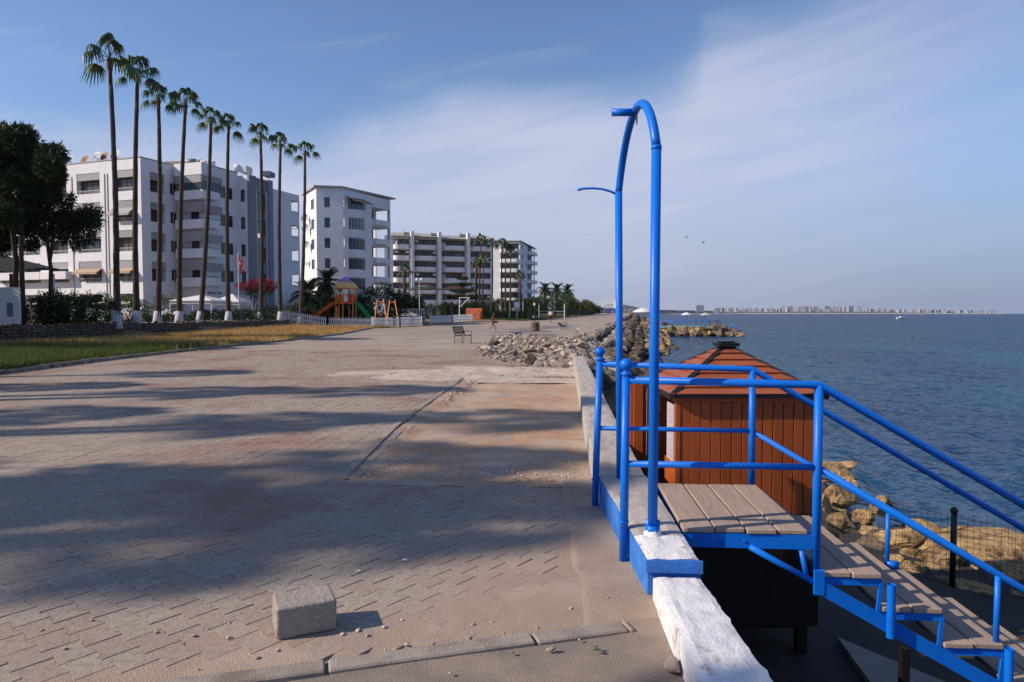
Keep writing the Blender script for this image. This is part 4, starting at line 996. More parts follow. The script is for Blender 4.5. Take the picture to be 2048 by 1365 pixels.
part('handrail', M['blue'], jt, rl)
for i in range(46):
    f = (i % 23) / 22; row = i // 23; px = 1298 + f * 174
    x = onY(px, 660, 117 - row * 1.5).x + rr_.uniform(-.3, .3)
    boulder('tanf' if rr_.random() < .4 else 'dark', x, 116.4 - row * 1.5 + rr_.uniform(-.4, .4), -1.45 - row * .55 + (.15 - .5 * max(0, f - .85) * 6), rr_.uniform(.75, 1.2), 'big yellow brown boulder facing the jetty', 'boulders along the face of the jetty', rr_)
for i in range(8):
    x = onY(1318 + i * 3.6, 640, 160).x; boulder('dark', x, 160 + rr_.uniform(-2, 2), -1.0 - .12 * i, rr_.uniform(1.0, 1.5), 'dark boulder of the farther rock spit beyond the jetty', 'boulders of the farther spit', rr_)
def parasol(px, pyb, Y, rad, hgt_, cm, label, zb=-.62, pole='blue'):
    p = onY(px, pyb, Y); r_ = empty('beach_umbrella', (p.x, Y, zb), label=label, cat='umbrella')
    link('pole', MB().tube([(0, 0, 0), (0, 0, hgt_)], .06, 6).mesh('pole', M[pole]), r_)
    link('canopy', MB().lathe([(rad, hgt_ - .42), (rad * .97, hgt_ - .35), (rad * .5, hgt_ - .1), (.02, hgt_ + .05)], seg=10).mesh('canopy', cm), r_); return r_
parasol(1373, 640, 121, .95, 2.35, M['tent'], 'white beach umbrella on the jetty')
parasol(1411, 640, 121, .98, 2.3, mat('cream_canvas', (.5, .5, .42), rough=.8), 'cream beach umbrella on the jetty beside the sunbathers')

# --- people
def human(name, loc, rz, J, h, label, cloths=(), skin='skin', hair='hair', group=None, prop=None):
    """J: joint name -> (x, y, z) in units of standing height; one skinned body"""
    root = empty(name, loc, rz, label=label, cat='person', group=group)
    E_ = [('pelvis', 'waist'), ('waist', 'chest'), ('chest', 'neck'), ('neck', 'head'), ('head', 'crown'), ('chest', 'sl'), ('sl', 'el'), ('el', 'wl'), ('wl', 'hl'), ('chest', 'sr'), ('sr', 'er'), ('er', 'wr'), ('wr', 'hr'),
          ('pelvis', 'pl'), ('pl', 'kl'), ('kl', 'al'), ('al', 'tl'), ('pelvis', 'pr'), ('pr', 'kr'), ('kr', 'ar'), ('ar', 'tr')]
    RAD = dict(pelvis=.075, waist=.066, chest=.078, neck=.032, head=.055, crown=.045, sl=.038, sr=.038, el=.024, er=.024, wl=.016, wr=.016, hl=.018, hr=.018, pl=.055, pr=.055, kl=.034, kr=.034, al=.020, ar=.020, tl=.018, tr=.018)
    def skin_obj(nm, names, mat_, grow=0.0, sub=1):
        me_ = bpy.data.meshes.new(nm); ix = {n: i for i, n in enumerate(names)}
        me_.from_pydata([tuple(Vector(J[n]) * h) for n in names], [(ix[a], ix[c]) for a, c in E_ if a in ix and c in ix], [])
        me_.materials.append(M[mat_]); o = link(nm, me_, root); md = o.modifiers.new('Skin', 'SKIN')
        sv = me_.skin_vertices[0].data
        for n, i in ix.items(): rr__ = (RAD[n] + grow) * h; sv[i].radius = (rr__, rr__ * (.75 if n in ('chest', 'waist', 'pelvis') else 1)); sv[i].use_root = (i == 0)
        md.use_smooth_shade = True; s_ = o.modifiers.new('Sub', 'SUBSURF'); s_.levels = sub; s_.render_levels = sub; return o
    allj = ['pelvis'] + [n for n in J if n != 'pelvis']
    skin_obj('body', allj, skin)
    for nm, names, mt in cloths: skin_obj(nm, names, mt, .012)
    hd = Vector(J['head']) * h
    link('hair', MB().lathe([(.062 * h, -.015 * h), (.068 * h, .02 * h), (.055 * h, .055 * h), (.02 * h, .075 * h), (.001, .078 * h)], hd + Vector((0, .012 * h, 0)), 10).mesh('hair', M[hair], True), root)
    if prop: prop(root)
    return root
def pose(lean=0, stride=0, arm=.1):
    return dict(pelvis=(0, 0, .53), waist=(0, -.01 * lean, .62), chest=(0, -.04 * lean, .75), neck=(0, -.06 * lean, .845), head=(0, -.09 * lean, .915), crown=(0, -.09 * lean, .955),
                sl=(-.11, -.04 * lean, .80), el=(-.13, arm, .64), wl=(-.12, arm - .09, .50), hl=(-.12, arm - .11, .455), sr=(.11, -.04 * lean, .80), er=(.13, -arm, .64), wr=(.12, -arm - .06, .50), hr=(.12, -arm - .08, .455),
                pl=(-.055, 0, .49), kl=(-.06, -stride * .5 - .01, .27), al=(-.06, -stride, .045), tl=(-.06, -stride - .07, .015), pr=(.055, 0, .49), kr=(.06, stride * .30 - .03, .28), ar=(.06, stride, .06), tr=(.06, stride - .06, .015))
def bagprop(root): link('bag', MB().bbox(.16, .26, -.42, -.10, .62, .82, .02).mesh('bag', M['brown_cloth']), root)
pw = onY(985, 640, 61)
human('person', (pw.x, 61, gz(61)), R(88), pose(1.0, .17, .07), 1.66, 'tanned person in rust shorts striding across the promenade with a bag in hand',
      [('top', ['waist', 'chest', 'sl', 'sr'], 'skin'), ('shorts', ['pelvis', 'pl', 'pr', 'waist'], 'brown_cloth')], 'skin_dark', prop=bagprop)
pw = onY(1101, 640, 92)
human('person', (pw.x, 92, gz(92)), R(180), pose(.4, .04, .03), 1.76, 'person in white shirt and dark shorts standing on the promenade',
      [('shirt', ['chest', 'waist', 'pelvis', 'sl', 'sr', 'el', 'er'], 'white_cloth'), ('shorts', ['pelvis', 'pl', 'pr', 'kl', 'kr'], 'black_cloth')])
pj = dict(pelvis=(0, 0, .10), waist=(0, .02, .19), chest=(0, .04, .31), neck=(0, .03, .40), head=(0, .01, .47), crown=(0, .01, .51), sl=(-.11, .04, .36), el=(-.14, .0, .22), wl=(-.10, -.12, .2), hl=(-.09, -.15, .2),
          sr=(.11, .04, .36), er=(.15, .08, .2), wr=(.16, .12, .06), hr=(.16, .15, .03), pl=(-.055, -.02, .09), kl=(-.08, -.22, .24), al=(-.08, -.30, .03), tl=(-.08, -.36, .015), pr=(.055, -.02, .09), kr=(.09, -.24, .20), ar=(.08, -.38, .03), tr=(.08, -.44, .015))
for px, cl, lb in ((1419, 'red_cloth', 'person in red sitting on the jetty under the cream umbrella'), (1432, 'yellow_cloth', 'person in yellow sitting on the jetty next to the one in teal'), (1440, 'teal_cloth', 'person in teal sitting at the seaward end of the group on the jetty')):
    p = onY(px, 640, 119); human('person', (p.x, 119, -.78), R(20), pj, 1.8, lb, [('shirt', ['chest', 'waist', 'sl', 'sr'], cl)], 'skin_dark')
names_ = [('white_cloth', 'white'), ('black_cloth', 'black'), ('red_cloth', 'red'), ('teal_cloth', 'teal'), ('white_cloth', 'white'), ('black_cloth', 'black'), ('yellow_cloth', 'yellow')]
for i, (cl, nm) in enumerate(names_):
    px = 1200 + i * 4.2; p = onY(px, 627, 270 - i * 9); rzz = random.uniform(0, 6)
    human('person', (p.x, p.y, gz(p.y)), rzz, pose(.5, .08 * (i % 3), .05), 1.7, 'tiny figure in the distant crowd where the promenade meets the white hotel', [('shirt', ['chest', 'waist', 'pelvis', 'sl', 'sr'], cl)], group='distant walkers on the promenade')
p = G(1826, 680, SEA); rsw = human('person', (p.x, p.y, SEA - 1.38), 0, pose(.2, 0, .1), 1.75, 'swimmer with head and shoulders above the sea', [], 'skin_dark')
p = G(1798, 679, SEA)

# --- benches
def bench(loc, rz, label, tilt=0):
    r_ = empty('bench', loc, rz, label=label, cat='bench'); r_.rotation_euler = (tilt, 0, rz)
    for s in (-.42, .42):
        mb = MB()
        mb.tube([(s, -.28, 0), (s, -.22, .12), (s, -.25, .25), (s, -.20, .40), (s, .0, .42), (s, .2, .40), (s, .27, .25), (s, .22, .12), (s, .3, 0)], .022, 6)
        mb.tube([(s, .2, .40), (s, .26, .6), (s, .33, .86), (s, .36, .9), (s, .40, .88)], .02, 6).tube([(s, -.22, .42), (s, -.26, .52), (s, -.26, .62), (s, -.18, .66), (s, .0, .65), (s, .24, .62)], .02, 6)
        mb.tube([(s, .10, .15), (s, 0, .28), (s, -.10, .15), (s, 0, .05), (s, .10, .15)], .012, 5)
        link('side_frame', mb.mesh('side_frame', M['iron'], True), r_)
    for k in range(4): link('slat', MB().bbox(-.47, .47, -.22 + k * .11, -.13 + k * .11, .425, .45, .006).mesh('slat', M['slat']), r_)
    for k in range(4):
        a = .22 + k * .045; z_ = .5 + k * .105
        link('slat', MB().bbox(-.47, .47, a, a + .025, z_, z_ + .085, .006).mesh('slat', M['slat']), r_)
    return r_
pb = G(926, 687); bench((pb.x, pb.y, 0), R(62), 'dark iron and slat bench standing on the promenade near the rubble')
pb = onY(1133, 652, 62); r_ = bench((pb.x, 62, gz(62)), R(75), 'tipped over iron bench at the edge of the rubble', R(-28))
pb = onY(1118, 662, 56); dp = empty('bent_pipe', (pb.x, 56, 0), label='bent grey steel tube frame lying before the tipped bench', cat='frame')
q1 = onY(1118, 662, 56); q2 = onY(1126, 647, 58); q3 = onY(1168, 669, 48)
part('tube', M['steel'], dp, MB().tube([q1, q2, q2 + (q3 - q2) * .5, q3], .035, 7)); part('tube', M['steel'], dp, MB().tube([q2 + Vector((.1, .4, 0)), onY(1160, 660, 53)], .03, 7))
# litter bin on its stand
pb = onY(1071, 650, 57); bn = empty('litter_bin', (pb.x, 57, gz(57)), label='rusty brown litter bin on the promenade below a small plate', cat='bin')
link('barrel', MB().lathe([(.26, .06), (.3, .1), (.31, .75), (.29, .8), (.26, .78), (.25, .2)], seg=14).mesh('barrel', M['bin']), bn); link('stand', MB().tube([(-.36, 0, 0), (-.36, 0, .86), (.36, 0, .86), (.36, 0, 0)], .02, 6).mesh('stand', M['iron']), bn)
pb = onY(1069, 650, 75); sg = empty('lamp_post', (pb.x, 75, gz(75)), label='thin dark lamp post with small white plate behind the litter bin', cat='lamp')
link('pole', MB().tube([(0, 0, 0), (0, 0, 2.3)], .04, 6).mesh('pole', M['green_post']), sg); link('plate', MB().box(-.22, .0, -.03, 0, .9, 1.15).mesh('plate', M['fence_white']), sg); link('lamp_head', MB().lathe([(.06, 2.2), (.14, 2.35), (.1, 2.5), (.01, 2.55)], seg=8).mesh('lamp_head', M['fence_white']), sg)
# boat, birds
p = G(1802, 638, SEA); bt = empty('motor_boat', (p.x, p.y, SEA), R(8), label='small white motor boat out on the open sea', cat='boat')
hl = MB(); secs = []
for i, f in enumerate(np.linspace(0, 1, 9)):
    w_ = 1.1 * (1 - f ** 3) + .02; zk = -.35 + .5 * f ** 2; zd = .75 + .35 * f ** 2
    secs.append([(-3 + 6.4 * f, -w_, zd), (-3 + 6.4 * f, -w_ * .75, .1 + .2 * f), (-3 + 6.4 * f, 0, zk), (-3 + 6.4 * f, w_ * .75, .1 + .2 * f), (-3 + 6.4 * f, w_, zd)])
for s_ in secs: hl.v += s_
for i in range(8):
    for k in range(4): a = i * 5 + k; hl.f.append((a, a + 1, a + 6, a + 5)); hl.m.append(0)
    hl.f.append((i * 5, i * 5 + 5, i * 5 + 9, i * 5 + 4)); hl.m.append(0)
hl.f.append((0, 1, 2, 3, 4)); hl.m.append(0)
link('hull', hl.mesh('hull', M['fence_white']), bt); link('cabin', MB().prism([(-1.2, .8), (-1.0, 1.7), (.4, 1.7), (1.1, .95)], lambda u, v, w: Vector((u, w, v)), -.7, .7).mesh('cabin', M['white_cloth']), bt); link('windscreen', MB().box(-.6, .3, -.72, .72, 1.25, 1.6).mesh('windscreen', M['glass']), bt)
for px, py, a, lb in ((1373, 475, .5, 'upper left dark bird gliding over the sea'), (1407, 486, -.4, 'lower right dark bird flying over the sea')):
    p = onY(px, py, 130)
    mb = MB().tube([(-.28, 0, 0), (-.1, 0, .02), (.15, 0, .02), (.3, 0, 0)], [.01, .07, .07, .01], 6)
    mb.add([(-.1, .05, .03), (.12, .05, .03), (.05, .4, .2), (-.08, .4, .2), (-.02, .85, .08)], [(0, 1, 2, 3), (3, 2, 4)]).add([(-.1, -.05, .03), (.12, -.05, .03), (.05, -.4, .2), (-.08, -.4, .2), (-.02, -.85, .08)], [(0, 3, 2, 1), (3, 4, 2)])
    link('bird', mb.mesh('bird', M['iron']), None, p, (.3, .1, a), 1, lb, 'bird')
# ================================================================== PLANTS
def leaf_cards(P, N_, sz, r, aspect=2.2, droop=0):
    n = len(P); d = N_ + r.normal(0, .8, (n, 3)); d /= np.linalg.norm(d, axis=1)[:, None] + 1e-9; d[:, 2] -= droop
    s = np.cross(d, r.normal(0, 1, (n, 3))); s /= np.linalg.norm(s, axis=1)[:, None] + 1e-9
    L_ = sz * r.uniform(.6, 1.4, n)[:, None]
    V = np.stack([P - s * L_ / aspect / 2, P + s * L_ / aspect / 2, P + d * L_], 1)
    return V.reshape(-1, 3)
def foliage_mesh(name, clumps, dens, size, m_, seed, aspect=2.2, shell=.55, droop=0):
    """clumps: (centre, (rx, ry, rz)); leaves fill an uneven shell of each clump"""
    r = np.random.default_rng(seed); P = []; Nn = []; dens = dens * 2.8; size = size * 1.1
    for c, rad in clumps:
        rad = np.array(rad); n = int(dens * (rad[0] * rad[1] + rad[1] * rad[2] + rad[0] * rad[2]) * 4)
        d = r.normal(0, 1, (n, 3)); d /= np.linalg.norm(d, axis=1)[:, None]
        k = r.uniform(shell, 1.05, n) ** .7 * (1 + .18 * np.sin(d[:, 0] * 5 + seed) * np.sin(d[:, 1] * 4 + c[0]) + .12 * np.sin(d[:, 2] * 7 + d[:, 0] * 6))
        P.append(np.array(c) + d * rad * k[:, None]); Nn.append(d)
    P = np.concatenate(P); Nn = np.concatenate(Nn); V = leaf_cards(P, Nn, size, r, aspect, droop)
    return np_mesh(name, V, np.arange(len(V)).reshape(-1, 3), m_)
def bush(x0, x1, y0, y1, z0, z1, m_, label, seed, size=.16, dens=24, name='bush', cat='bush', group=None, blob=1.1):
    r = random.Random(seed); cx, cy = (x0 + x1) / 2, (y0 + y1) / 2; cl = []; nx_ = max(1, int((x1 - x0) / blob)); ny_ = max(1, int((y1 - y0) / blob))
    for i in range(nx_):
        for j in range(ny_):
            rx = (x1 - x0) / nx_ * .68; ry = (y1 - y0) / ny_ * .68; hh = (z1 - z0) * r.uniform(.82, 1.08) / 2
            cl.append((((x0 + (i + .5) * (x1 - x0) / nx_) - cx, (y0 + (j + .5) * (y1 - y0) / ny_) - cy, hh), (rx, ry, hh)))
    return link(name, foliage_mesh(name, cl, dens, size, M[m_], seed), None, (cx, cy, z0), label=label, cat=cat, group=group)

# fan palms
def fan_frond(el0, seed, pet=.95, blade=1.0):
    r = random.Random(seed); mb = MB(); d = Vector((math.cos(el0), 0, math.sin(el0))); p = Vector((0, 0, 0)); P_ = [p.copy()]
    for i in range(5): d = (d + Vector((0, 0, -.07))).normalized(); p = p + d * pet / 5; P_.append(p.copy())
    mb.tube(P_, [.028, .024, .02, .018, .016, .014], 4)
    t_ = d; s_ = Vector((0, 1, 0)); nseg = 17
    for k in range(nseg):
        a = R(-120 + 240 * k / (nseg - 1)) ; L_ = blade * (1 - .28 * abs(a) / 2.1) * r.uniform(.9, 1.1); dd = (t_ * math.cos(a) + s_ * math.sin(a)).normalized()
        sd_ = (s_ * math.cos(a) - t_ * math.sin(a)); w0 = .05; pts_ = []
        for j, u in enumerate((0, .35, .65, 1.0)):
            q = p + dd * L_ * u * (1 - .34 * u) + Vector((0, 0, -L_ * .85 * u ** 1.9 * r.uniform(.85, 1.15)))
            w_ = (w0 * .35, w0, w0 * .75, .006)[j]; pts_ += [q - sd_ * w_, q + sd_ * w_]
        mb.add(pts_, [(0, 1, 3, 2), (2, 3, 5, 4), (4, 5, 7, 6)])
    return mb.mesh('frond', M['frond'])
FR = [fan_frond(R(e), i) for i, e in enumerate((84, 74, 64, 52, 38, 22, 4))]
def fan_palm(base, top, r0, seed, label, group, nf=19, white=True, scale=1.0, red=.09):
    r = random.Random(seed); base = Vector(base); top = Vector(top); root = empty('palm_tree', base, label=label, cat='palm tree', group=group)
    H = top - base; n = 22; P_ = []; Rd = []
    for i in range(n + 1):
        f = i / n; bow = math.sin(f * math.pi) * .25 * (r.random() * .1 + .5) * (1 if seed % 2 else -1)
        P_.append(H * f + Vector((bow, 0, 0))); Rd.append(r0 * (1.0 - .42 * f) * (1 + .55 * math.exp(-f * 22)) * (1 + .05 * math.sin(i * 2.4)))
    k1 = int(n * (1 - red))
    link('trunk', MB().tube(P_[:k1 + 1], Rd[:k1 + 1], 10).mesh('trunk', M['trunk'], True), root)
    top_r = Rd[-1]
    link('crown_shaft', MB().tube([P_[k1], P_[k1 + 1] if k1 + 1 < n else P_[-1], P_[-1] + Vector((0, 0, -.25)), P_[-1] + Vector((0, 0, -.05)), P_[-1] + Vector((0, 0, .25))], [Rd[k1] * .98, Rd[-1] * .95, Rd[-1] * 1.0, Rd[-1] * 1.45, Rd[-1] * .5], 10).mesh('crown_shaft', M['trunk_red'], True), root)
    if white: link('whitewash_band', MB().tube([Vector((0, 0, -.2)), Vector((0, 0, .3)) + H * 0, H * (.95 / H.length)], [r0 * 1.72, r0 * 1.5, r0 * 1.2], 12).mesh('whitewash_band', M['limewash'], True), root)
    for i in range(nf):
        f = i / (nf - 1); k = min(6, int(f * 7)); az_ = i * 2.399 + r.uniform(-.3, .3)
        link('frond', FR[k], root, H + Vector((0, 0, .2 - .12 * f)), (r.uniform(-.1, .1), r.uniform(-.12, .12), az_), scale * r.uniform(.82, 1.12))
    return root
order_ = ['first and tallest', 'second', 'third', 'fourth', 'fifth', 'sixth', 'seventh', 'eighth', 'ninth and last']
for i, (tx, ty, bx, Y) in enumerate([(219, 122, 233, 41), (275, 156, 273, 44), (317, 202, 315, 47.8), (371, 212, 358, 50), (422, 243, 400, 54), (457, 255, 457, 56.5), (521, 274, 521, 60), (561, 292, 561, 63.5), (610, 308, 600, 67)]):
    t_ = onY(tx, ty, Y); b0 = onY(bx, 630, Y); zb = hgt(b0.x - 1, Y) - .1
    fan_palm((b0.x, Y, zb), t_, .205, i + 3, order_[i] + ' tall fan palm of the row in front of the nearest apartment block', 'row of tall fan palms', nf=[10, 14, 13, 12, 11, 13, 11, 12, 11][i], scale=[1.25, 1.08, .95, 1.0, .9, .96, 1.0, .92, .98][i])
# palms and pines of the same garden, standing left of the picture; their shade lies on the paving
def cast(sx, sy, z): return sx - z / math.tan(SUN_EL) * math.cos(SUN_AZ), sy - z / math.tan(SUN_EL) * math.sin(SUN_AZ)
for i, (sx, sy, z) in enumerate([(-6.6, 5.3, 14.8), (-3.9, 5.9, 16.6), (-2.2, 4.9, 17.4), (-.3, 5.6, 18.7), (-7.6, 10.2, 14.2), (-3.6, 9.9, 16.6), (.0, 10.6, 18.9), (-10.6, 14.2, 12.4), (-6.6, 13.6, 14.8), (-9.5, 17.6, 13.2), (-3.2, 14.0, 16.4), (-1.0, 7.5, 18.2), (-13.5, 13.8, 11)]):
    x, y = cast(sx, sy, z)
    fan_palm((x, y, .8), (x + .3, y + .1, z - .6), .25, 40 + i, 'tall fan palm of the garden west of the paving, its shade crossing the pavers', 'fan palms of the garden beside the camera', nf=26, scale=.85)
def big_tree(loc, trunks, clumps, m_, label, seed, size=.30, dens=42, name='pine_tree', cat='tree', aspect=3.0, shell=.35):
    root = empty(name, loc, label=label, cat=cat)
    for pts_, rs_ in trunks: link('trunk' if pts_[0][2] <= .01 else 'limb', MB().tube(pts_, rs_, 9).mesh('trunk', M['bark'], True), root)
    link('crown', foliage_mesh('crown', clumps, dens, size, M[m_], seed, aspect, shell), root); return root
# pine at the left edge (crown 0-130 px) and the lighter one beside it
def cl_px(items, Y0, base):
    out_ = []
    for px, py, rp, dY in items:
        Y = Y0 + dY; p = onY(px, py, Y); r_ = rp / F * Y; out_.append((tuple(p - Vector(base)), (r_, r_ * 1.05, r_ * .85)))
    return out_
Yp = 36.5; bs = onY(30, 650, Yp); bs.z = .9
pi_cl = cl_px([(20, 300, 42, 0), (70, 330, 44, .8), (-20, 330, 50, 0), (100, 335, 28, -.6), (40, 380, 46, 0), (85, 375, 36, .5), (-10, 420, 40, .6), (45, 270, 24, 0), (5, 262, 16, .4), (112, 352, 20, 0), (60, 420, 26, .8), (10, 430, 30, -1), (-50, 280, 50, 1), (-60, 380, 50, 1), (20, 450, 34, .6), (-10, 480, 36, .8), (60, 345, 50, 1.4), (105, 310, 26, 0), (30, 290, 40, .6)], Yp, bs)
b1 = onY(30, 640, Yp); 
big_tree(bs, [([(0, 0, 0), tuple(onY(32, 520, Yp) - bs), tuple(onY(22, 440, Yp) - bs), tuple(onY(20, 330, Yp) - bs)], [.16, .14, .12, .06]), ([(.35, .2, 0), tuple(onY(42, 500, Yp) - bs), tuple(onY(44, 430, Yp) - bs), tuple(onY(75, 340, Yp) - bs)], [.14, .12, .1, .05])],
         pi_cl, 'pine', 'dark umbrella shaped pine with twin trunks at the left edge before the block', 5, .26, 60)
Yp = 38; bs = onY(100, 640, Yp); bs.z = .9
pi2 = cl_px([(75, 470, 26, 0), (110, 415, 30, .5), (140, 440, 24, 0), (55, 440, 26, .6), (180, 430, 24, 0), (165, 470, 24, .5), (190, 448, 14, -.3), (95, 395, 24, .5), (130, 400, 18, 0), (60, 492, 15, 0), (150, 492, 12, .3), (120, 460, 15, 1), (30, 420, 24, .8), (130, 470, 22, .6), (90, 450, 30, 1), (160, 440, 26, .4)], Yp, bs)
big_tree(bs, [([(0, 0, 0), tuple(onY(102, 540, Yp) - bs), tuple(onY(94, 480, Yp) - bs), tuple(onY(90, 420, Yp) - bs)], [.13, .11, .09, .04]), ([tuple(onY(100, 520, Yp) - bs), tuple(onY(108, 470, Yp) - bs), tuple(onY(125, 430, Yp) - bs)], [.1, .08, .04]), ([tuple(onY(94, 485, Yp) - bs), tuple(onY(130, 465, Yp) - bs), tuple(onY(170, 445, Yp) - bs)], [.07, .05, .03])],
         pi2, 'pine', 'lighter open pine with thin forked trunk beside the pergola', 9, .22, 46, shell=.3)
# off-picture pines whose shade crosses the near paving
rp = random.Random(3)
def shade_pine(x, y, h, rad, label, seed, n=13):
    r = random.Random(seed); cl = []
    for i in range(n):
        a = r.uniform(0, 6.28); q = r.uniform(.1, .8) * rad; rr0 = r.uniform(.28, .45) * rad; cl.append(((q * math.cos(a), q * math.sin(a), h - rr0 - r.uniform(0, rad * .7)), (rr0, rr0, rr0 * .7)))
    return big_tree((x, y, .8), [([(0, 0, 0), (.2, 0, h * .5), (0, .1, h * .8)], [.3, .22, .1])], cl, 'pine', label, seed, .30, 36)
for i, (sx, sy, z, rad) in enumerate([(-2.6, 5.2, 10.2, 1.0), (-5.0, 5.6, 9.2, .95), (-8.4, 5.4, 8.6, 1.1), (-.6, 1.6, 9.4, .9), (-5.4, .9, 9.0, .9)]):
    x, y = cast(sx, sy, z)
    shade_pine(x, y, z + rad * .5, rad, ['slim pine on the lawn west of the paving', 'second slim pine on the lawn', 'pine nearest the garden wall', 'pine south of the camera', 'southern pine by the lawn kerb'][i], 60 + i)
for i, (sx, sy, z, rad) in enumerate([(-27.5, 31, 6.5, 2.4), (-23.5, 30.5, 7.5, 2.3), (-19.5, 31.5, 8.5, 1.9), (-26, 35.5, 7.5, 2.3), (-22, 35, 9, 2.0), (-29.5, 38, 7, 2.2), (-30, 34, 5.5, 2.4), (-19, 27.2, 8, 1.7), (-22.5, 27.6, 7.2, 2.0), (-26, 28, 6.4, 2.0), (-17.2, 33.5, 9.6, 1.6), (-17, 29.5, 9, 1.4)]):
    x, y = cast(sx, sy, z)
    shade_pine(x, y, z + rad * .4, rad, 'pine of the grove west of the stone wall, shading the lawn', 160 + i, 16)['group'] = 'pines of the western grove'
# planting in front of the blocks
def T(px, Y, dz=0): X = onY(px, 627, Y).x; return Vector((X, Y, hgt(X, Y) + dz))
def hedge_px(p0, p1, ytop, Y, dep, m_, label, seed, **k):
    a, c = T(p0, Y), T(p1, Y); zt = onY(p0, ytop, Y).z; return bush(a.x, c.x, Y, Y + dep, a.z - .1, zt, m_, label, seed, **k)
hedge_px(40, 150, 584, 37, 2.2, 'leaf_dark', 'dark clipped hedge behind the stone wall by the white notice board', 1, size=.11, dens=110)
hedge_px(148, 205, 592, 42, 2, 'leaf_mid', 'round bright green shrub right of the dark hedge', 2, size=.11, dens=90, blob=2)
hedge_px(198, 262, 586, 44, 2, 'leaf_mid', 'large rounded green shrub behind the first palm', 3, size=.11, dens=90, blob=2.6)
hedge_px(262, 370, 628, 52, 1.5, 'leaf_dark', 'low dark hedge between the palm bases', 4, size=.12, dens=80)
hedge_px(380, 520, 620, 59, 1.5, 'leaf_dark', 'low hedge below the white gazebos', 5, size=.12, dens=80)
hedge_px(300, 345, 592, 60, 2, 'leaf_olive', 'loose olive shrub at the corner of the first block', 6, size=.16, dens=36)
hedge_px(520, 600, 608, 68, 1.6, 'leaf_dark', 'low shrubs between the last palms', 7, size=.15, dens=40)
hedge_px(596, 700, 590, 80, 4, 'leaf_dark', 'dark bushes behind the play tower', 8, size=.22, dens=26)
hedge_px(708, 792, 566, 84, 4, 'leaf_dark', 'big dark rounded tree mass right of the play tower', 9, size=.22, dens=30, blob=3.2, name='tree_clump', cat='bushes')
hedge_px(775, 842, 592, 110, 3, 'leaf_dark', 'dark clipped hedge below the second block', 10, size=.22, dens=26)
hedge_px(848, 884, 609, 105, 2, 'leaf_mid', 'small bright hedge on the sports court edge', 11, size=.18, dens=30)
hedge_px(880, 960, 604, 125, 3, 'leaf_dark', 'dark shrubs behind the orange wall', 12, size=.22, dens=26)
hedge_px(950, 1080, 598, 150, 5, 'leaf_dark', 'dark hedge before the third and fourth blocks', 13, size=.3, dens=16, blob=3)
hedge_px(1036, 1145, 593, 170, 5, 'leaf_mid', 'long bright green hedge under the short palms', 14, size=.3, dens=18, blob=3)
hedge_px(1130, 1185, 602, 200, 6, 'leaf_olive', 'scrubby olive bushes at the far end of the hedge', 15, size=.4, dens=14, blob=3)
hedge_px(960, 1062, 622, 118, 2, 'leaf_mid', 'low green hedge behind the basketball board', 16, size=.2, dens=26)
hedge_px(1150, 1196, 612, 240, 6, 'leaf_dark', 'dark bushes near the white hotel', 17, size=.5, dens=12, blob=4)
grass('grass', 16000, lambda r: (lambda x, y: (x, y, hgt(x, y)) if x < lerpt(y, XL) - .5 and x > -.12 * y else None)(r.uniform(-16, 10), r.uniform(106, 150)), M['grass_g'], .15, .4, 9, w=.04)
# feather palms with short trunks
def feather_frond(seed, el0=55, L0=2.0):
    r = random.Random(seed); mb = MB(); d = Vector((math.cos(R(el0)), 0, math.sin(R(el0)))); p = Vector((0, 0, 0)); n = 12; P_ = []
    for i in range(n + 1): P_.append(p.copy()); d = (d + Vector((0, 0, -.16))).normalized(); p = p + d * L0 / n
    mb.tube(P_, [.03] * (n + 1), 3)
    for i in range(2, n + 1):
        for s in (-1, 1):
            w_ = .55 * math.sin(min(1, i / n * 1.05) * 3.0) + .12; a = P_[i]; t_ = (P_[i] - P_[i - 1]).normalized()
            tip = a + Vector((0, s * w_, -.25 * w_)) + t_ * w_ * .6; mb.add([a - t_ * .06, a + t_ * .06, tip], [(0, 1, 2)]); b2 = a - t_ * L0 / n / 2; mb.add([b2 - t_ * .06, b2 + t_ * .06, tip - t_ * .1 + Vector((0, 0, -.05))], [(0, 1, 2)])
    return mb.mesh('frond', M['frond_far'])
FF = [feather_frond(1, 78), feather_frond(2, 55), feather_frond(3, 28), feather_frond(4, 0)]
def feather_palm(px, pyt, Y, sc, label, group=None, nf=24, r0=.2, pb=None, m_='trunk'):
    b0 = T(px, Y); t_ = onY(px, pyt, Y); root = empty('palm_tree', b0, label=label, cat='palm tree', group=group); H = t_.z - b0.z
    link('trunk', MB().tube([(0, 0, 0), (.05, 0, H * .5), (0, 0, H)], [r0 * 1.2, r0, r0 * 1.1], 8).mesh('trunk', M[m_], True), root)
    for i in range(nf):
        f = i / (nf - 1); link('frond', FF[min(3, int(f * 4))], root, (0, 0, H), (0, random.uniform(-.1, .1), i * 2.399), sc * random.uniform(.85, 1.1))
    return root
feather_palm(655, 567, 76, 1.15, 'bushy date palm left behind the play tower', r0=.28, m_='trunk_red')
feather_palm(615, 592, 72, 1.25, 'low date palm with bright fronds left of the play slide', r0=.25)
feather_palm(726, 612, 80, .9, 'small yucca like palm right of the green slide')
for px, pyt, Y, sc in ((1090, 580, 190, 1.45), (1113, 582, 190, 1.5), (1134, 584, 185, 1.45)):
    feather_palm(px, pyt, Y, sc, {1090: 'leftmost of three short feather palms above the long hedge', 1113: 'middle of three short feather palms above the long hedge', 1134: 'rightmost of three short feather palms above the long hedge'}[px], 'three short palms above the hedge', r0=.35)
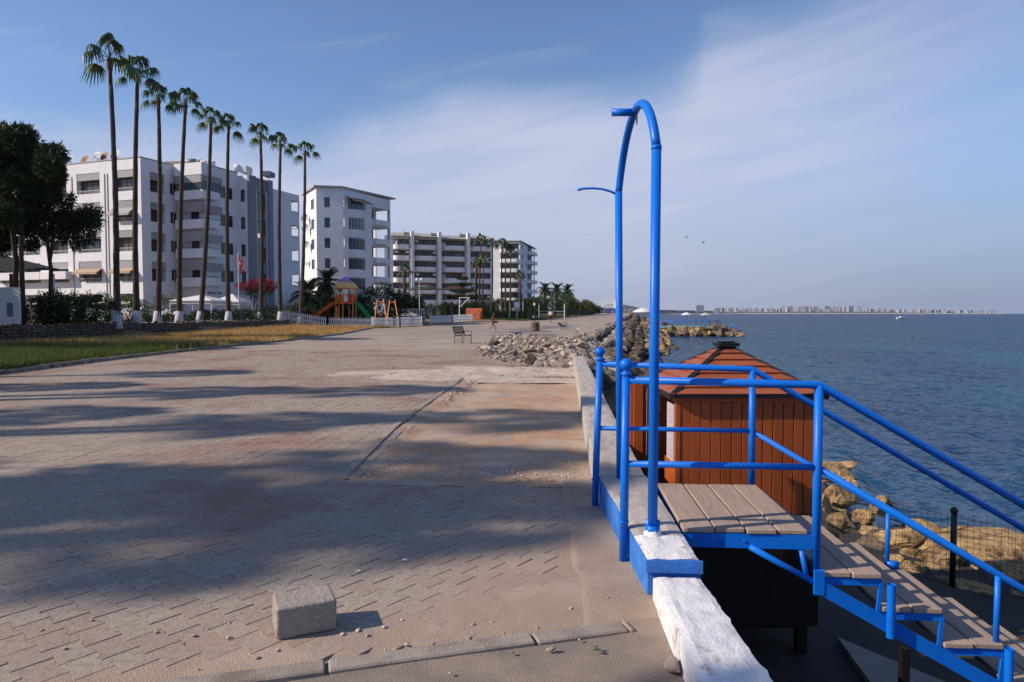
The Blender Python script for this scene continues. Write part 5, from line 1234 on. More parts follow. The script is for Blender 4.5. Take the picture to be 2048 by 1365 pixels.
for px, pyt, Y, lb in ((809, 545, 125, 'fan palm before the white columns, right of the second block'), (954, 528, 140, 'short thick fan palm before the third block'), (962, 482, 140, 'tall thin palm before the third block, left of its end bay'),
                      (968, 520, 138, 'medium thin palm before the end bay of the third block'), (985, 492, 140, 'tall slanting palm at the seam of third and fourth block'), (1004, 488, 145, 'tall palm at the left edge of the fourth block'),
                      (1012, 498, 146, 'second palm before the fourth block'), (1022, 505, 146, 'third palm before the fourth block'), (1039, 555, 145, 'short shaggy palm right of the fourth block palms')):
    t_ = onY(px, pyt, Y); b0 = T(px + (-3 if px < 1000 else 0), Y); fan_palm(b0, t_, .22 if px not in (954, 1039, 809) else .42, px, lb, 'distant fan palms before the blocks', nf=11, white=False, scale=1.15, red=.3)
# norfolk pine
b0 = T(925, 130); root = empty('norfolk_pine', b0, label='dark tiered norfolk pine before the third block', cat='tree'); Hn = onY(925, 545, 130).z - b0.z
link('trunk', MB().tube([(0, 0, 0), (0, 0, Hn)], [.25, .05], 6).mesh('trunk', M['bark']), root)
for k in range(4):
    z_ = Hn * (.45 + .14 * k); rd = 3.0 - .6 * k
    link('branch_tier', foliage_mesh('branch_tier', [((math.cos(a) * rd * .5, math.sin(a) * rd * .5, z_), (rd * .5, rd * .5, .18)) for a in np.linspace(0, 5.3, 6)], 16, .28, M['leaf_dark'], k), root)
# bougainvillea
Y = 64; b0 = T(512, Y); root = empty('bougainvillea', b0, label='bougainvillea with crimson blossoms and bare stems between the palms', cat='shrub')
def rel(px, py, Yq=Y): return onY(px, py, Yq) - b0
for k, (px, py) in enumerate(((488, 578), (505, 575), (520, 572), (540, 578), (498, 590))):
    link('stem', MB().tube([rel(512, 636), rel(508 + (px - 512) * .4, 612), rel(px, py)], [.07, .05, .025], 5).mesh('stem', M['panel_grey']), root)
link('leaves', foliage_mesh('leaves', [(tuple(rel(px, py)), (.7, .7, .45)) for px, py in ((495, 582), (515, 588), (530, 583))], 26, .14, M['leaf_dark'], 3), root)
link('blossoms', foliage_mesh('blossoms', [(tuple(rel(px, py)), (rx * .0468, rx * .0468, ry * .0468)) for px, py, rx, ry in ((490, 574, 13, 9), (512, 566, 16, 9), (530, 568, 16, 10), (545, 572, 12, 7), (505, 578, 14, 7), (478, 571, 9, 5), (540, 580, 9, 5), (482, 543, 8, 4))], 52, .12, M['bloom'], 4), root)
bush(*[T(546, 66).x, T(572, 66).x, 66, 68], T(560, 66).z, 2.2, 'leaf_olive', 'small yellowing shrub right of the bougainvillea', 31, size=.14, dens=40)

# ================================================================== STONE WALL AND GARDEN FRONT
swl = empty('stone_wall', (-27.5, 40, 0), label='low dry stone wall dividing the lawn from the palm garden', cat='wall')
big_n = 0; stV, stF, vo = [], [], 0; y = 20.0
core = MB()
yy_ = 18.0
while yy_ < 64:
    y2 = yy_ + 2; xa, xb = lerpt(yy_, WALLX), lerpt(y2, WALLX); za, zb = hgt(xa + .4, yy_) - .2, hgt(xb + .4, y2) - .2
    core.add([(xa + .0, yy_, za), (xb + .0, y2, zb), (xb, y2, .93), (xa, yy_, .93), (xa - .4, yy_, za), (xb - .4, y2, zb), (xb - .4, y2, .93), (xa - .4, yy_, .93)], [(0, 1, 2, 3), (3, 2, 6, 7), (4, 7, 6, 5)]); yy_ = y2
part('wall_core', M['mortar'], swl, core, False)
sm_ = [pebble_mesh(500 + i, 1, .3, M['stone_wall'], 'stone', 4, .8) for i in range(8)]
sms = [(np.array([v.co for v in m_.vertices]), np.array([tuple(p.vertices) for p in m_.polygons])) for m_ in sm_]
rw = random.Random(5); cnt = 0
yy_ = 22.0
while yy_ < 63.5:
    x = lerpt(yy_, WALLX); z = hgt(x + .4, yy_); wst = rw.uniform(.26, .42)
    while z < .95:
        hst = rw.uniform(.13, .22)
        if cnt < 298 and 29 < yy_ < 48:
            link('stone', rw.choice(sm_), swl, Vector((x + .02, yy_ + rw.uniform(-.06, .06), z + hst / 2)) - swl.location, (rw.uniform(-.2, .2), 0, 0), (.14, wst / 2 * 1.05, hst / 2 * 1.15)); cnt += 1
        else:
            Vs, Fs = rw.choice(sms); stV.append(Vs * np.array([.14, wst / 2 * 1.05, hst / 2 * 1.15]) + np.array([x + .02 + 27.5, yy_ + rw.uniform(-.06, .06) - 40, z + hst / 2])); stF.append(Fs + vo); vo += len(Vs)
        z += hst
    yy_ += wst
link('stones', np_mesh('stones', np.concatenate(stV), np.concatenate(stF), M['stone_wall']), swl, kind='stuff')
# white notice board
Y = 33.5; nb = empty('notice_board', T(20, Y), label='white notice board on dark posts by the stone wall', cat='board')
a, c = onY(-8, 575, Y), onY(42, 648, Y); o_ = nb.location
link('board', MB().box(a.x - o_.x, c.x - o_.x, -.02, .02, c.z - o_.z, a.z - o_.z).mesh('board', mat('board_white', (.6, .62, .66), rough=.6)), nb)
a2, c2 = onY(14, 606, Y), onY(27, 634, Y)
link('picture', MB().box(a2.x - o_.x, c2.x - o_.x, -.026, -.021, c2.z - o_.z, a2.z - o_.z).mesh('picture', mat('board_picture', (.10, .16, .3), (.3, .2, .2), 6)), nb)
for px in (2, 40): q = onY(px, 620, Y).x - o_.x; link('post', MB().box(q - .03, q + .03, .021, .07, 0, a.z - o_.z - .1).mesh('post', M['iron']), nb)
# pergola roof at the left edge
Y = 40; pg = empty('pergola', T(60, Y), label='dark hipped pergola roof on thin posts at the left edge', cat='pergola'); o_ = pg.location
P1, P2, P3, P4 = onY(125, 540, 39) - o_, onY(-40, 546, 37) - o_, onY(-40, 520, 45) - o_, onY(110, 540, 44) - o_
apx = onY(-30, 505, 41) - o_; apy = onY(20, 514, 41.5) - o_
link('roof', MB().add([P1, P2, apx, apy, P4, P3], [(0, 1, 2, 3), (0, 3, 4), (3, 2, 5, 4), (0, 4, 5, 1)]).mesh('roof', mat('pergola_roof', (.02, .02, .022), rough=.8)), pg)
for px, yq in ((24, 38), (47, 40), (107, 40)): q = onY(px, 600, yq) - o_; link('post', MB().box(q.x - .07, q.x + .07, q.y - .07, q.y + .07, 0, onY(px, 548, yq).z - o_.z).mesh('post', M['trunk_red'] if px == 24 else M['fence_white']), pg)
# gazebo tents
def gazebo(px0, px1, pyt, pye, Y, label):
    a = onY(px0, pye, Y); c = onY(px1, pye, Y); t_ = onY((px0 + px1) / 2, pyt, Y); o_ = T((px0 + px1) / 2, Y); r_ = empty('gazebo', o_, label=label, cat='gazebo', group='white pop-up gazebos')
    w_ = (c.x - a.x) / 2; ze = a.z - o_.z; zt = t_.z - o_.z
    mb = MB()
    for q in range(4):
        an = math.pi / 4 + q * math.pi / 2; an2 = an + math.pi / 2; A_ = Vector((w_ * 1.414 * math.cos(an), w_ * 1.414 * math.sin(an), ze)); B_ = Vector((w_ * 1.414 * math.cos(an2), w_ * 1.414 * math.sin(an2), ze)); mb.add([A_, B_, (0, 0, zt)], [(0, 1, 2)])
    link('canopy', mb.mesh('canopy', M['tent']), r_)
    val = MB()
    for s in (-1, 1): val.box(-w_, w_, s * w_ - .01, s * w_ + .01, ze - .32, ze).box(s * w_ - .01, s * w_ + .01, -w_ + .02, w_ - .02, ze - .32, ze)
    link('valance', val.mesh('valance', M['tent']), r_)
    ln = MB()
    for k in range(2): ln.box(-w_ - .01, w_ + .01, -w_ - .025, -w_ - .015, ze - .12 - k * .1, ze - .08 - k * .1)
    link('valance_stripe', ln.mesh('valance_stripe', M['black_cloth']), r_)
    for sx in (-1, 1):
        for sy in (-1, 1): link('pole', MB().box(sx * w_ - .03 - .03 * sx, sx * w_ + .03 - .03 * sx, sy * w_ - .03 - .03 * sy, sy * w_ + .03 - .03 * sy, 0, ze).mesh('pole', M['fence_white']), r_)
gazebo(363, 444, 590, 602, 61, 'left white gazebo with striped valance behind the palms'); gazebo(438, 492, 588, 604, 65, 'right white gazebo partly behind the sixth palm')
# flag
Y = 62; fo = T(478, Y); fl = empty('flagpole', fo, label='white flagpole with hanging red star and crescent flag', cat='flagpole')
zt = onY(479, 508, Y).z - fo.z; link('pole', MB().tube([(0, 0, 0), (0, 0, zt)], .035, 6).lathe([(.06, zt), (.05, zt + .08), (.001, zt + .1)], seg=6).mesh('pole', M['fence_white']), fl)
mb = MB(); nx_ = 10; ny_ = 8
for j in range(ny_ + 1):
    for i in range(nx_ + 1):
        u = i / nx_; v = j / ny_; mb.v.append((.04 + u * .42, .06 * math.sin(u * 9 + v * 2), zt - .15 - v * .95 - u * .55 * (1 - .2 * v)))
for j in range(ny_):
    for i in range(nx_): a = j * (nx_ + 1) + i; mb.f.append((a, a + 1, a + nx_ + 2, a + nx_ + 1)); mb.m.append(0)
flg = link('flag', mb.mesh('flag', M['red']), fl)
cres = [(.24 + .10 * math.cos(t), zt - .86 + .15 * math.sin(t)) for t in np.linspace(.7, 5.58, 14)] + [(.265 + .08 * math.cos(t), zt - .86 + .12 * math.sin(t)) for t in np.linspace(5.3, .98, 12)]
link('crescent', MB().poly([(u, -.09, v) for u, v in cres]).mesh('crescent', M['white_cloth']), fl)
link('star', MB().poly([(.37 + (.055 if k % 2 == 0 else .022) * math.cos(k * math.pi / 5), -.09, zt - .88 + (.055 if k % 2 == 0 else .022) * 1.3 * math.sin(k * math.pi / 5)) for k in range(10)]).mesh('star', M['white_cloth']), fl)
# people at the gazebo
for px, cl in ((411, 'red_cloth'), (423, 'white_cloth')):
    p = T(px, 63); human('person', p, .5, pj, 1.7, 'person in %s sitting in the shade below the left gazebo' % ('red' if px == 411 else 'white'), [('shirt', ['chest', 'waist', 'sl', 'sr'], cl)])
# building planters
p = T(335, 60); ph_ = MB()
for k in range(5): ph_.lathe([(.0, -.1), (.22, 0), (.28, .25), (.2, .45), (.0, .5)], (k * .42 - .8, .1 * (k % 2), .25 + .15 * (k % 3)), 8)
ph_.build('flower_heap', M['tent'], loc=(p.x, p.y, p.z), label='heap of white sacks beneath the corner of the first block', cat='sacks')

# ================================================================== PLAYGROUND
def fence_picket(P, label, h=.95, sp=.19):
    r_ = empty('picket_fence', P[0], label=label, cat='fence'); o_ = Vector(P[0])
    pk = MB().prism([(-.045, 0), (.045, 0), (.045, h - .1), (0, h), (-.045, h - .1)], lambda u, v, w: Vector((u, w, v)), -.012, .012).mesh('picket', M['fence_white'])
    for a, c in zip(P, P[1:]):
        a, c = Vector(a), Vector(c); L_ = (c - a).length; an = math.atan2(c.y - a.y, c.x - a.x); n = int(L_ / sp)
        for i in range(n + 1): link('picket', pk, r_, a + (c - a) * (i / n) - o_ + Vector((0, 0, .05)), (0, 0, an))
        for z_ in (.28, .72):
            d = (c - a).normalized(); s_ = Vector((-d.y, d.x, 0)) * .03
            rr2 = MB(); q0, q1 = a - o_ + Vector((0, 0, z_)), c - o_ + Vector((0, 0, z_)); up = Vector((0, 0, .07))
            rr2.add([q0 + s_ * .5, q1 + s_ * .5, q1 + s_ * 1.4, q0 + s_ * 1.4, q0 + s_ * .5 + up, q1 + s_ * .5 + up, q1 + s_ * 1.4 + up, q0 + s_ * 1.4 + up], [(0, 3, 2, 1), (4, 5, 6, 7), (0, 1, 5, 4), (1, 2, 6, 5), (2, 3, 7, 6), (3, 0, 4, 7)])
            link('rail', rr2.mesh('rail', M['fence_white']), r_)
        link('post', MB().box(-.06, .06, -.06, .06, 0, h + .12).mesh('post', M['fence_white']), r_, a - o_); link('post', MB().box(-.06, .06, -.06, .06, 0, h + .12).mesh('post', M['fence_white']), r_, c - o_)
def at_(px, Y): X = onY(px, 627, Y).x; return (X, Y, hgt(X, Y))
fence_picket([at_(565, 64.5), at_(655, 65.5), at_(744, 66.5)], 'white picket fence before the play tower, on the dry grass')
fence_picket([at_(746, 66.5), at_(800, 70.5), at_(843, 75)], 'white picket fence running along the promenade before the swings')
fence_picket([at_(860, 83), at_(905, 92), at_(944, 101)], 'farthest white picket fence, ending at the orange wall')
Y = 74; o_ = Vector(at_(692, Y)); pt = empty('play_tower', o_, label='orange play tower with domed roof, spiral chute and green slide', cat='play tower')
def rp_(px, py, dy=0): return onY(px, py, Y + dy) - o_
zr = rp_(692, 577).z; zp = rp_(692, 607).z; hw = (rp_(712, 600).x - rp_(673, 600).x) / 2
for k in range(6):
    a = R(30 + 60 * k); link('post', MB().tube([(hw * math.cos(a), hw * math.sin(a), 0), (hw * math.cos(a), hw * math.sin(a), zr + .05)], .06, 8).mesh('post', M['orange_pale']), pt)
link('floor', MB().lathe([(.0, zp - .06), (hw * 1.05, zp - .06), (hw * 1.05, zp), (0, zp)], seg=6).mesh('floor', M['orange']), pt)
zt = rp_(692, 553).z; R0 = hw * 1.18
link('roof', MB().lathe([(R0, zr - .05), (R0 * 1.02, zr + .1), (R0 * .93, zr + .3), (R0 * .7, zr + .6), (R0 * .4, zr + .85), (.01, zt - .12)], seg=24, jag=lambda j, k: 0).mesh('roof', M['tan'], True), pt)
cp = MB(); n = 24; prof_ = [(.01, zt - .07), (R0 * .25, zt - .17), (R0 * .42, zr + .86), (R0 * .72, zr + .62)]
vs = []
for j, (r_, z_) in enumerate(prof_):
    for k in range(n):
        t_ = 2 * math.pi * k / n; rr2 = r_ * (1 if j < 3 else (.98 if (k // 2) % 2 else .68)); zz = z_ + (.03 if j < 3 else (.03 if (k // 2) % 2 else .25)); vs.append((rr2 * math.cos(t_), rr2 * math.sin(t_), zz))
cp.add(vs, [(i * n + k, i * n + (k + 1) % n, (i + 1) * n + (k + 1) % n, (i + 1) * n + k) for i in range(3) for k in range(n)]); link('petal_cap', cp.mesh('petal_cap', M['purple'], True), pt)
def panel(a0, a1, z0, z1, m_, holes=4):
    p0 = Vector((hw * math.cos(a0), hw * math.sin(a0), 0)); p1 = Vector((hw * math.cos(a1), hw * math.sin(a1), 0)); mb = MB(); d = (p1 - p0); nrm = Vector((d.y, -d.x, 0)).normalized() * .02
    def bar(f0, f1, za, zb):
        q = [p0 + d * f0 + Vector((0, 0, za)), p0 + d * f1 + Vector((0, 0, za)), p0 + d * f1 + Vector((0, 0, zb)), p0 + d * f0 + Vector((0, 0, zb))]; mb.add([x_ - nrm for x_ in q] + [x_ + nrm for x_ in q], [(0, 3, 2, 1), (4, 5, 6, 7), (0, 1, 5, 4), (1, 2, 6, 5), (2, 3, 7, 6), (3, 0, 4, 7)])
    bar(.02, .98, z0, z0 + .1); bar(.02, .98, z1 - .1, z1)
    for k in range(holes): f = (k + .5) / holes; bar(f - .07, f + .07, z0 + .1, z1 - .1)
    link('panel', mb.mesh('panel', m_), pt)
for k in range(6):
    if k in (2, 5): continue
    panel(R(30 + 60 * k), R(90 + 60 * k), zp + .03, zp + .95, M['red'] if k in (4,) else M['orange'], 5)
link('game_panel', MB().box(.15, .55, -hw - .06, -hw - .02, zp + .15, zp + .85).mesh('game_panel', M['fence_white']), pt)
def trough(P_, w_, m_, name, wall=.22):
    mb = MB(); vs = []; n = len(P_)
    for i, p in enumerate(P_):
        d = (Vector(P_[min(i + 1, n - 1)]) - Vector(P_[max(0, i - 1)])); s_ = Vector((-d.y, d.x, 0)).normalized(); p = Vector(p)
        vs += [p + s_ * w_ + Vector((0, 0, wall)), p + s_ * w_ * .9, p + s_ * w_ * .5 - Vector((0, 0, .06)), p - s_ * w_ * .5 - Vector((0, 0, .06)), p - s_ * w_ * .9, p - s_ * w_ + Vector((0, 0, wall)), p - s_ * w_ * 1.12 + Vector((0, 0, wall)), p - s_ * w_ - Vector((0, 0, .12)), p + s_ * w_ - Vector((0, 0, .12)), p + s_ * w_ * 1.12 + Vector((0, 0, wall))]
    fs = [(i * 10 + k, i * 10 + (k + 1) % 10, (i + 1) * 10 + (k + 1) % 10, (i + 1) * 10 + k) for i in range(n - 1) for k in range(10)]
    mb.add(vs, fs); link(name, mb.mesh(name, m_, True), pt)
sp_ = []
for i in range(16):
    t_ = i / 15; a = R(180) + R(150) * t_; cx_ = -hw - .55; sp_.append((cx_ + .95 * math.cos(a - R(110)) - .1 - .8 * t_, -.6 + .9 * math.sin(a - R(110)) - .4 * t_, zp - .05 - (zp - .25) * t_))
trough(sp_, .36, M['orange'], 'spiral_chute', .32)
trough([(hw, -.2, zp), (hw + .4, -.3, zp - .15), (hw + 1.9, -.8, .55), (hw + 2.3, -.95, .32), (hw + 2.9, -1.1, .28)], .3, M['green_pl'], 'slide')
link('step_box', MB().bbox(-hw - .35, -hw + .1, .2, .8, 0, zp * .55, .04).bbox(-hw - .2, -hw + .1, .2, .8, zp * .55, zp * .85, .04).mesh('step_box', M['orange']), pt)
# swing
Y = 72; o_ = Vector(at_(774, Y)); swg = empty('swing_frame', o_, label='pale orange swing frame right of the play tower', cat='swing')
def rs(px, py, dy=0): return onY(px, py, Y + dy) - o_
for (pt0, pb0, pb1) in ((756, 749, 752), (767, 775, 772)): pass
for tx, ty, b_list in ((754, 602, ((748, 0), (752, 1.6))), (767, 601, ((776, -.3), (770, 1.3))), (779, 603, ((773, -.6), (776, 1.2))), (790, 603, ((798, 0), (794, 1.6)))):
    for bx, dy in b_list[:1]: link('leg', MB().tube([rs(bx, 650, dy) * Vector((1, 1, 0)) if False else Vector((rs(bx, 650, dy).x, dy, 0)), rs(tx, ty, .5)], .06, 7).lathe([(.09, 0), (.05, .1), (.001, .22)], rs(tx, ty, .5), 6).mesh('leg', M['orange_pale']), swg)
link('crossbar', MB().tube([rs(754, 604, .5), rs(767, 604, .5)], .05, 7).mesh('crossbar', M['orange_pale']), swg); link('crossbar', MB().tube([rs(779, 605, .5), rs(790, 605, .5)], .05, 7).mesh('crossbar', M['orange_pale']), swg)
for px in (759, 763): q = rs(px, 604, .5); link('chain', MB().tube([q, q - Vector((0, 0, 1.5))], .015, 4).mesh('chain', M['steel']), swg)
q = rs(761, 604, .5); link('seat', MB().bbox(q.x - .2, q.x + .2, q.y - .12, q.y + .12, q.z - 1.56, q.z - 1.5, .02).mesh('seat', M['red']), swg)
# outdoor fitness / basketball posts
def post_frame(px, pyt, Y, board, label, arm=0):
    o_ = Vector(at_(px, Y)); r_ = empty('basketball_hoop', o_, label=label, cat='hoop'); zt = onY(px, pyt, Y).z - o_.z
    link('post', MB().tube([(0, 0, 0), (0, 0, zt)], .07, 7).mesh('post', M['fence_white']), r_)
    if arm: link('arm', MB().tube([(0, 0, zt), (arm, -.2, zt)], .06, 6).tube([(0, 0, zt - 1.5), (arm, -.2, zt)], .06, 6).mesh('arm', M['fence_white']), r_)
    if board: link('backboard', MB().box(board[0], board[1], -.05, 0, board[2], board[3]).mesh('backboard', M['fence_white']), r_)
    return r_
k = 110 / F
post_frame(919, 596, 105, None, 'grey angled hoop post beside the white picket fence', arm=1.6)
r_ = post_frame(1019, 606, 112, None, 'white basketball stand with square backboard on two posts'); zt = 2.9
link('post', MB().tube([(1.25, 0, 0), (1.25, 0, 2.0)], .06, 7).mesh('post', M['fence_white']), r_); link('backboard', MB().box(.75, 1.65, -.05, 0, 1.9, 2.85).mesh('backboard', M['white_cloth']), r_)
Y = 106; o_ = Vector(at_(948, Y)); cw_ = empty('painted_wall', o_, label='coral orange low wall with round holes beside the fence end', cat='wall')
cb = MB(); w_ = 16 / F * Y; hgt0 = 1.75
link('panel', MB().box(-w_, w_, 0, .3, 0, hgt0).mesh('panel', M['coral']), cw_)
for k, (u, v) in enumerate(((-.8, 1.35), (-.8, .95), (-.15, .8), (.2, .8), (.75, 1.3), (.1, .4))): link('hole', MB().tube([(u, -.012, v), (u, .02, v)], .09, 8).mesh('hole', M['black_cloth']), cw_)
Y = 120; o_ = Vector(at_(866, Y)); mb = MB().box(-2.2, 2.2, -.1, .2, 0, 1.3)
mb.build('container', mat('blue_grey_container', (.2, .25, .33), rough=.6), loc=(onY(868, 627, 150).x, 150, hgt(-20, 150)), scale=(3.2, 1, 1.9), label='long blue grey garden wall below the third block', cat='wall')
# parked cars behind the fence
def car(px, Y, label):
    o_ = Vector(at_(px, Y)); r_ = empty('parked_car', o_, R(0), label=label, cat='car')
    body = [(-2.1, .35), (-2.15, .7), (-1.9, .88), (-1.2, .95), (-.7, 1.35), (.7, 1.38), (1.4, .98), (2.05, .85), (2.15, .5), (2.05, .32)]
    link('body', MB().prism(body, lambda u, v, w: Vector((u, w, v)), -.85, .85).mesh('body', M['car']), r_)
    link('window', MB().prism([(-1.05, .97), (-.62, 1.3), (.62, 1.32), (1.2, .99)], lambda u, v, w: Vector((u, w, v)), -.86, .86).mesh('window', M['glass']), r_)
    for x in (-1.35, 1.35):
        for y in (-.8, .8): link('wheel', MB().tube([(x, y - .1, .33), (x, y + .1, .33)], .33, 14).mesh('wheel', M['black_cloth']), r_)
car(806, 98, 'white parked car behind the swings'); 
# striped white barrier
Y = 92; mbf = empty('barrier', at_(815, Y), label='white slatted barrier in front of the parked car', cat='barrier')
for k in range(14): link('slat', MB().box(-2.2 + k * .34, -2.08 + k * .34, -.02, .02, .7, 1.7).mesh('slat', M['fence_white']), mbf)
link('rail', MB().box(-2.3, 2.4, .02, .05, 1.55, 1.68).mesh('rail', M['fence_white']), mbf); link('base', MB().box(-2.3, 2.4, -.1, .2, 0, .7).mesh('base', M['panel_grey']), mbf)
# court fence (wire) along the promenade bend
wf2 = empty('court_fence', at_(1070, 108), label='thin wire court fence along the bend of the promenade', cat='fence'); o_ = wf2.location
Pq = [Vector(at_(1056, 106)), Vector(at_(1100, 118)), Vector(at_(1150, 152)), Vector(at_(1185, 215))]
for p in Pq: link('post', MB().tube([(0, 0, 0), (0, 0, 1.5)], .05, 6).mesh('post', M['green_post']), wf2, p - o_)
wm_ = MB()
for a, c in zip(Pq, Pq[1:]):
    for z_ in np.arange(.1, 1.5, .15): wm_.tube([a - o_ + Vector((0, 0, z_)), c - o_ + Vector((0, 0, z_))], .012, 3, cap=False)
    n = int((c - a).length / .5)
    for i in range(n): q = a + (c - a) * i / n - o_; wm_.tube([q, q + Vector((0, 0, 1.5))], .012, 3, cap=False)
link('mesh_panel', wm_.mesh('mesh_panel', M['green_post']), wf2)
for px, pyt, lb in ((1046, 603, 'thin pale net post near the basketball stand'), (1078, 610, 'thin pale net post left of the man in white'), (1129, 608, 'white volleyball net post right of the man in white')):
    o_ = Vector(at_(px, 125)); MB().tube([(0, 0, 0), (0, 0, onY(px, pyt, 125).z - o_.z)], .06 if px < 1100 else .1, 6).build('net_post', M['fence_white'], loc=o_, label=lb, cat='post')
nt_ = MB(); a, c = Vector(at_(1078, 125)), Vector(at_(1129, 125))
nt_.tube([(0, 0, 1.35), (c.x - a.x, 0, 1.35)], .035, 5).tube([(0, 0, .8), (c.x - a.x, 0, .8)], .02, 5)
nt_.build('net', M['fence_white'], loc=a, label='pale volleyball net strung between its posts', cat='net')
# street lamp and canopies near block three
Y = 100; o_ = Vector(at_(839, Y)); lp = empty('street_lamp', o_, label='slim grey lamp post with two round globes in front of the third block', cat='lamp')
zt = onY(839, 560, Y).z - o_.z; link('pole', MB().tube([(0, 0, 0), (0, 0, zt)], .05, 7).mesh('pole', M['fence_white']), lp)
link('globe', MB().lathe([(.001, -.28), (.2, -.15), (.26, 0), (.2, .18), (.001, .28)], (-.35, 0, zt), 10).tube([(-.35, 0, zt - .2), (0, 0, zt - .3)], .03, 5).mesh('globe', M['white_cloth'], True), lp); link('globe', MB().lathe([(.001, -.28), (.2, -.15), (.26, 0), (.2, .18), (.001, .28)], (.35, 0, zt), 10).tube([(.35, 0, zt - .2), (0, 0, zt - .3)], .03, 5).mesh('globe', M['white_cloth'], True), lp)
def pavilion(px0, px1, pyt, pye, Y, m_, label):
    a, c = onY(px0, pye, Y), onY(px1, pye, Y); o_ = Vector(at_((px0 + px1) / 2, Y)); w_ = (c.x - a.x) / 2; r_ = empty('pavilion', o_, label=label, cat='pavilion'); ze = a.z - o_.z; zt = onY(px0, pyt, Y).z - o_.z
    mb = MB().add([(-w_, -w_ * .6, ze), (w_, -w_ * .6, ze), (w_, w_ * .6, ze), (-w_, w_ * .6, ze), (-w_ * .2, 0, zt), (w_ * .2, 0, zt)], [(0, 1, 5, 4), (1, 2, 5), (2, 3, 4, 5), (3, 0, 4), (3, 2, 1, 0)]); link('roof', mb.mesh('roof', m_), r_)
    for s in (-.85, -.1, .85): link('post', MB().tube([(s * w_, -w_ * .55, 0), (s * w_, -w_ * .55, ze)], .07, 6).mesh('post', M['panel_grey']), r_)
pavilion(815, 884, 570, 580, 128, M['green_canopy'], 'green canopied pavilion in front of the third block'); pavilion(878, 946, 572, 580, 135, M['maroon'], 'maroon flat pavilion under the norfolk pine')
o_ = Vector(at_(921, 133)); MB().prism([(-.9, 0), (.9, 0), (1.0, .7), (0, 1.1), (-1.0, .8)], lambda u, v, w: Vector((u, w, v)), -.5, .5).build('blue_awning', M['far_blue'], loc=(o_.x, o_.y, onY(921, 588, 133).z), label='bright blue awning under the maroon pavilion', cat='awning')
# white beach marquee on the far shore
p = onY(1287, 632, 230); mq = empty('marquee', (p.x, 230, gz(230) - .8), label='white beach marquee at the far bend of the shore', cat='tent'); w_ = 3.6
link('canopy', MB().lathe([(w_, 1.6), (w_ * .95, 1.9), (w_ * .5, 2.7), (.01, 3.1)], seg=10).mesh('canopy', M['tent'], True), mq); link('pole', MB().tube([(0, 0, 0), (0, 0, 3)], .1, 6).mesh('pole', M['fence_white']), mq)
# ================================================================== APARTMENT BLOCKS
UP = Vector((0, 0, 1))
def facade(mb, O, d, L_, z0, z1, ops, mi=0, rev_m=0, reveal=.18):
    """wall plane from O along d; openings (u0,u1,z0,z1,depth) are cut with their reveals"""
    n = Vector((d.y, -d.x, 0))          # outward: to the right of d
    us = sorted({0, L_} | {u for o in ops for u in o[:2]}); zs = sorted({z0, z1} | {z for o in ops for z in o[2:4]})
    P = lambda u, z, dp=0: O + d * u + Vector((0, 0, z)) - n * dp
    for a, c in zip(us, us[1:]):
        for e, g in zip(zs, zs[1:]):
            cu, cz = (a + c) / 2, (e + g) / 2
            if any(o[0] < cu < o[1] and o[2] < cz < o[3] for o in ops): continue
            mb.add([P(a, e), P(c, e), P(c, g), P(a, g)], [(0, 1, 2, 3)], mi)
    for o in ops:
        a, c, e, g = o[:4]; dp = o[4] if len(o) > 4 else reveal
        mb.add([P(a, e), P(c, e), P(c, e, dp), P(a, e, dp)], [(0, 1, 2, 3)], rev_m); mb.add([P(a, g), P(a, g, dp), P(c, g, dp), P(c, g)], [(0, 1, 2, 3)], rev_m)
        mb.add([P(a, e), P(a, e, dp), P(a, g, dp), P(a, g)], [(0, 1, 2, 3)], rev_m)
        if len(o) < 6: mb.add([P(c, e), P(c, g), P(c, g, dp), P(c, e, dp)], [(0, 1, 2, 3)], rev_m)
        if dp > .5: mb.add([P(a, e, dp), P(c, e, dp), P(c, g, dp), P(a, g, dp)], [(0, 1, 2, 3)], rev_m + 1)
def obox(mb, O, d, u0, u1, n0, n1, z0, z1, mi=0):       # box in facade coordinates, n positive outwards
    n = Vector((d.y, -d.x, 0)); Mx = Matrix(((d.x, n.x, 0, O.x), (d.y, n.y, 0, O.y), (0, 0, 1, 0), (0, 0, 0, 1)))
    return mb.box(u0, u1, n0, n1, z0, z1, mi, Mx)
def window(root, O, d, u0, u1, z0, z1, dp=.14, mull=1, fr='frame_white', gl='glass', trans_=0, fw=.05):
    mb = MB(); obox(mb, O, d, u0, u1, -dp - .03, -dp + .02, z0, z0 + fw); obox(mb, O, d, u0, u1, -dp - .03, -dp + .02, z1 - fw, z1)
    for i in range(mull + 2): u = u0 + (u1 - u0 - fw) * i / (mull + 1); obox(mb, O, d, u, u + fw, -dp - .028, -dp + .022, z0 + fw, z1 - fw)
    w_ = link('window', mb.mesh('window', M[fr]), root); pn = MB(); obox(pn, O, d, u0 + .01, u1 - .01, -dp - .02, -dp - .01, z0 + .01, z1 - .01)
    pm_ = pn.mesh('pane', M[gl]); link('pane', pm_, w_); return w_
def roofslab(root, pts, z0, z1, m_, name='roof'):
    mb = MB(); mb.prism([(p.x, p.y) for p in pts], lambda u, v, w: Vector((u, v, w)), z0, z1); return link(name, mb.mesh(name, m_), root)
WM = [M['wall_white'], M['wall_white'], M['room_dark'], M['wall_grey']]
# ---------- block 1
b1 = empty('apartment_block', (0, 0, 0), label='nearest white apartment block with grey tower bay behind the tall palms', cat='building')
cO = C2W(-37.2, 69); dR = (C2W(.342, .94)).normalized(); dLft = (C2W(.94, -.342)).normalized(); nR = Vector((dR.y, -dR.x, 0)); Ztop = 17.2; ZB1 = .6
mb = MB()
floors = [16.1 - 3.03 * k for k in range(5)]
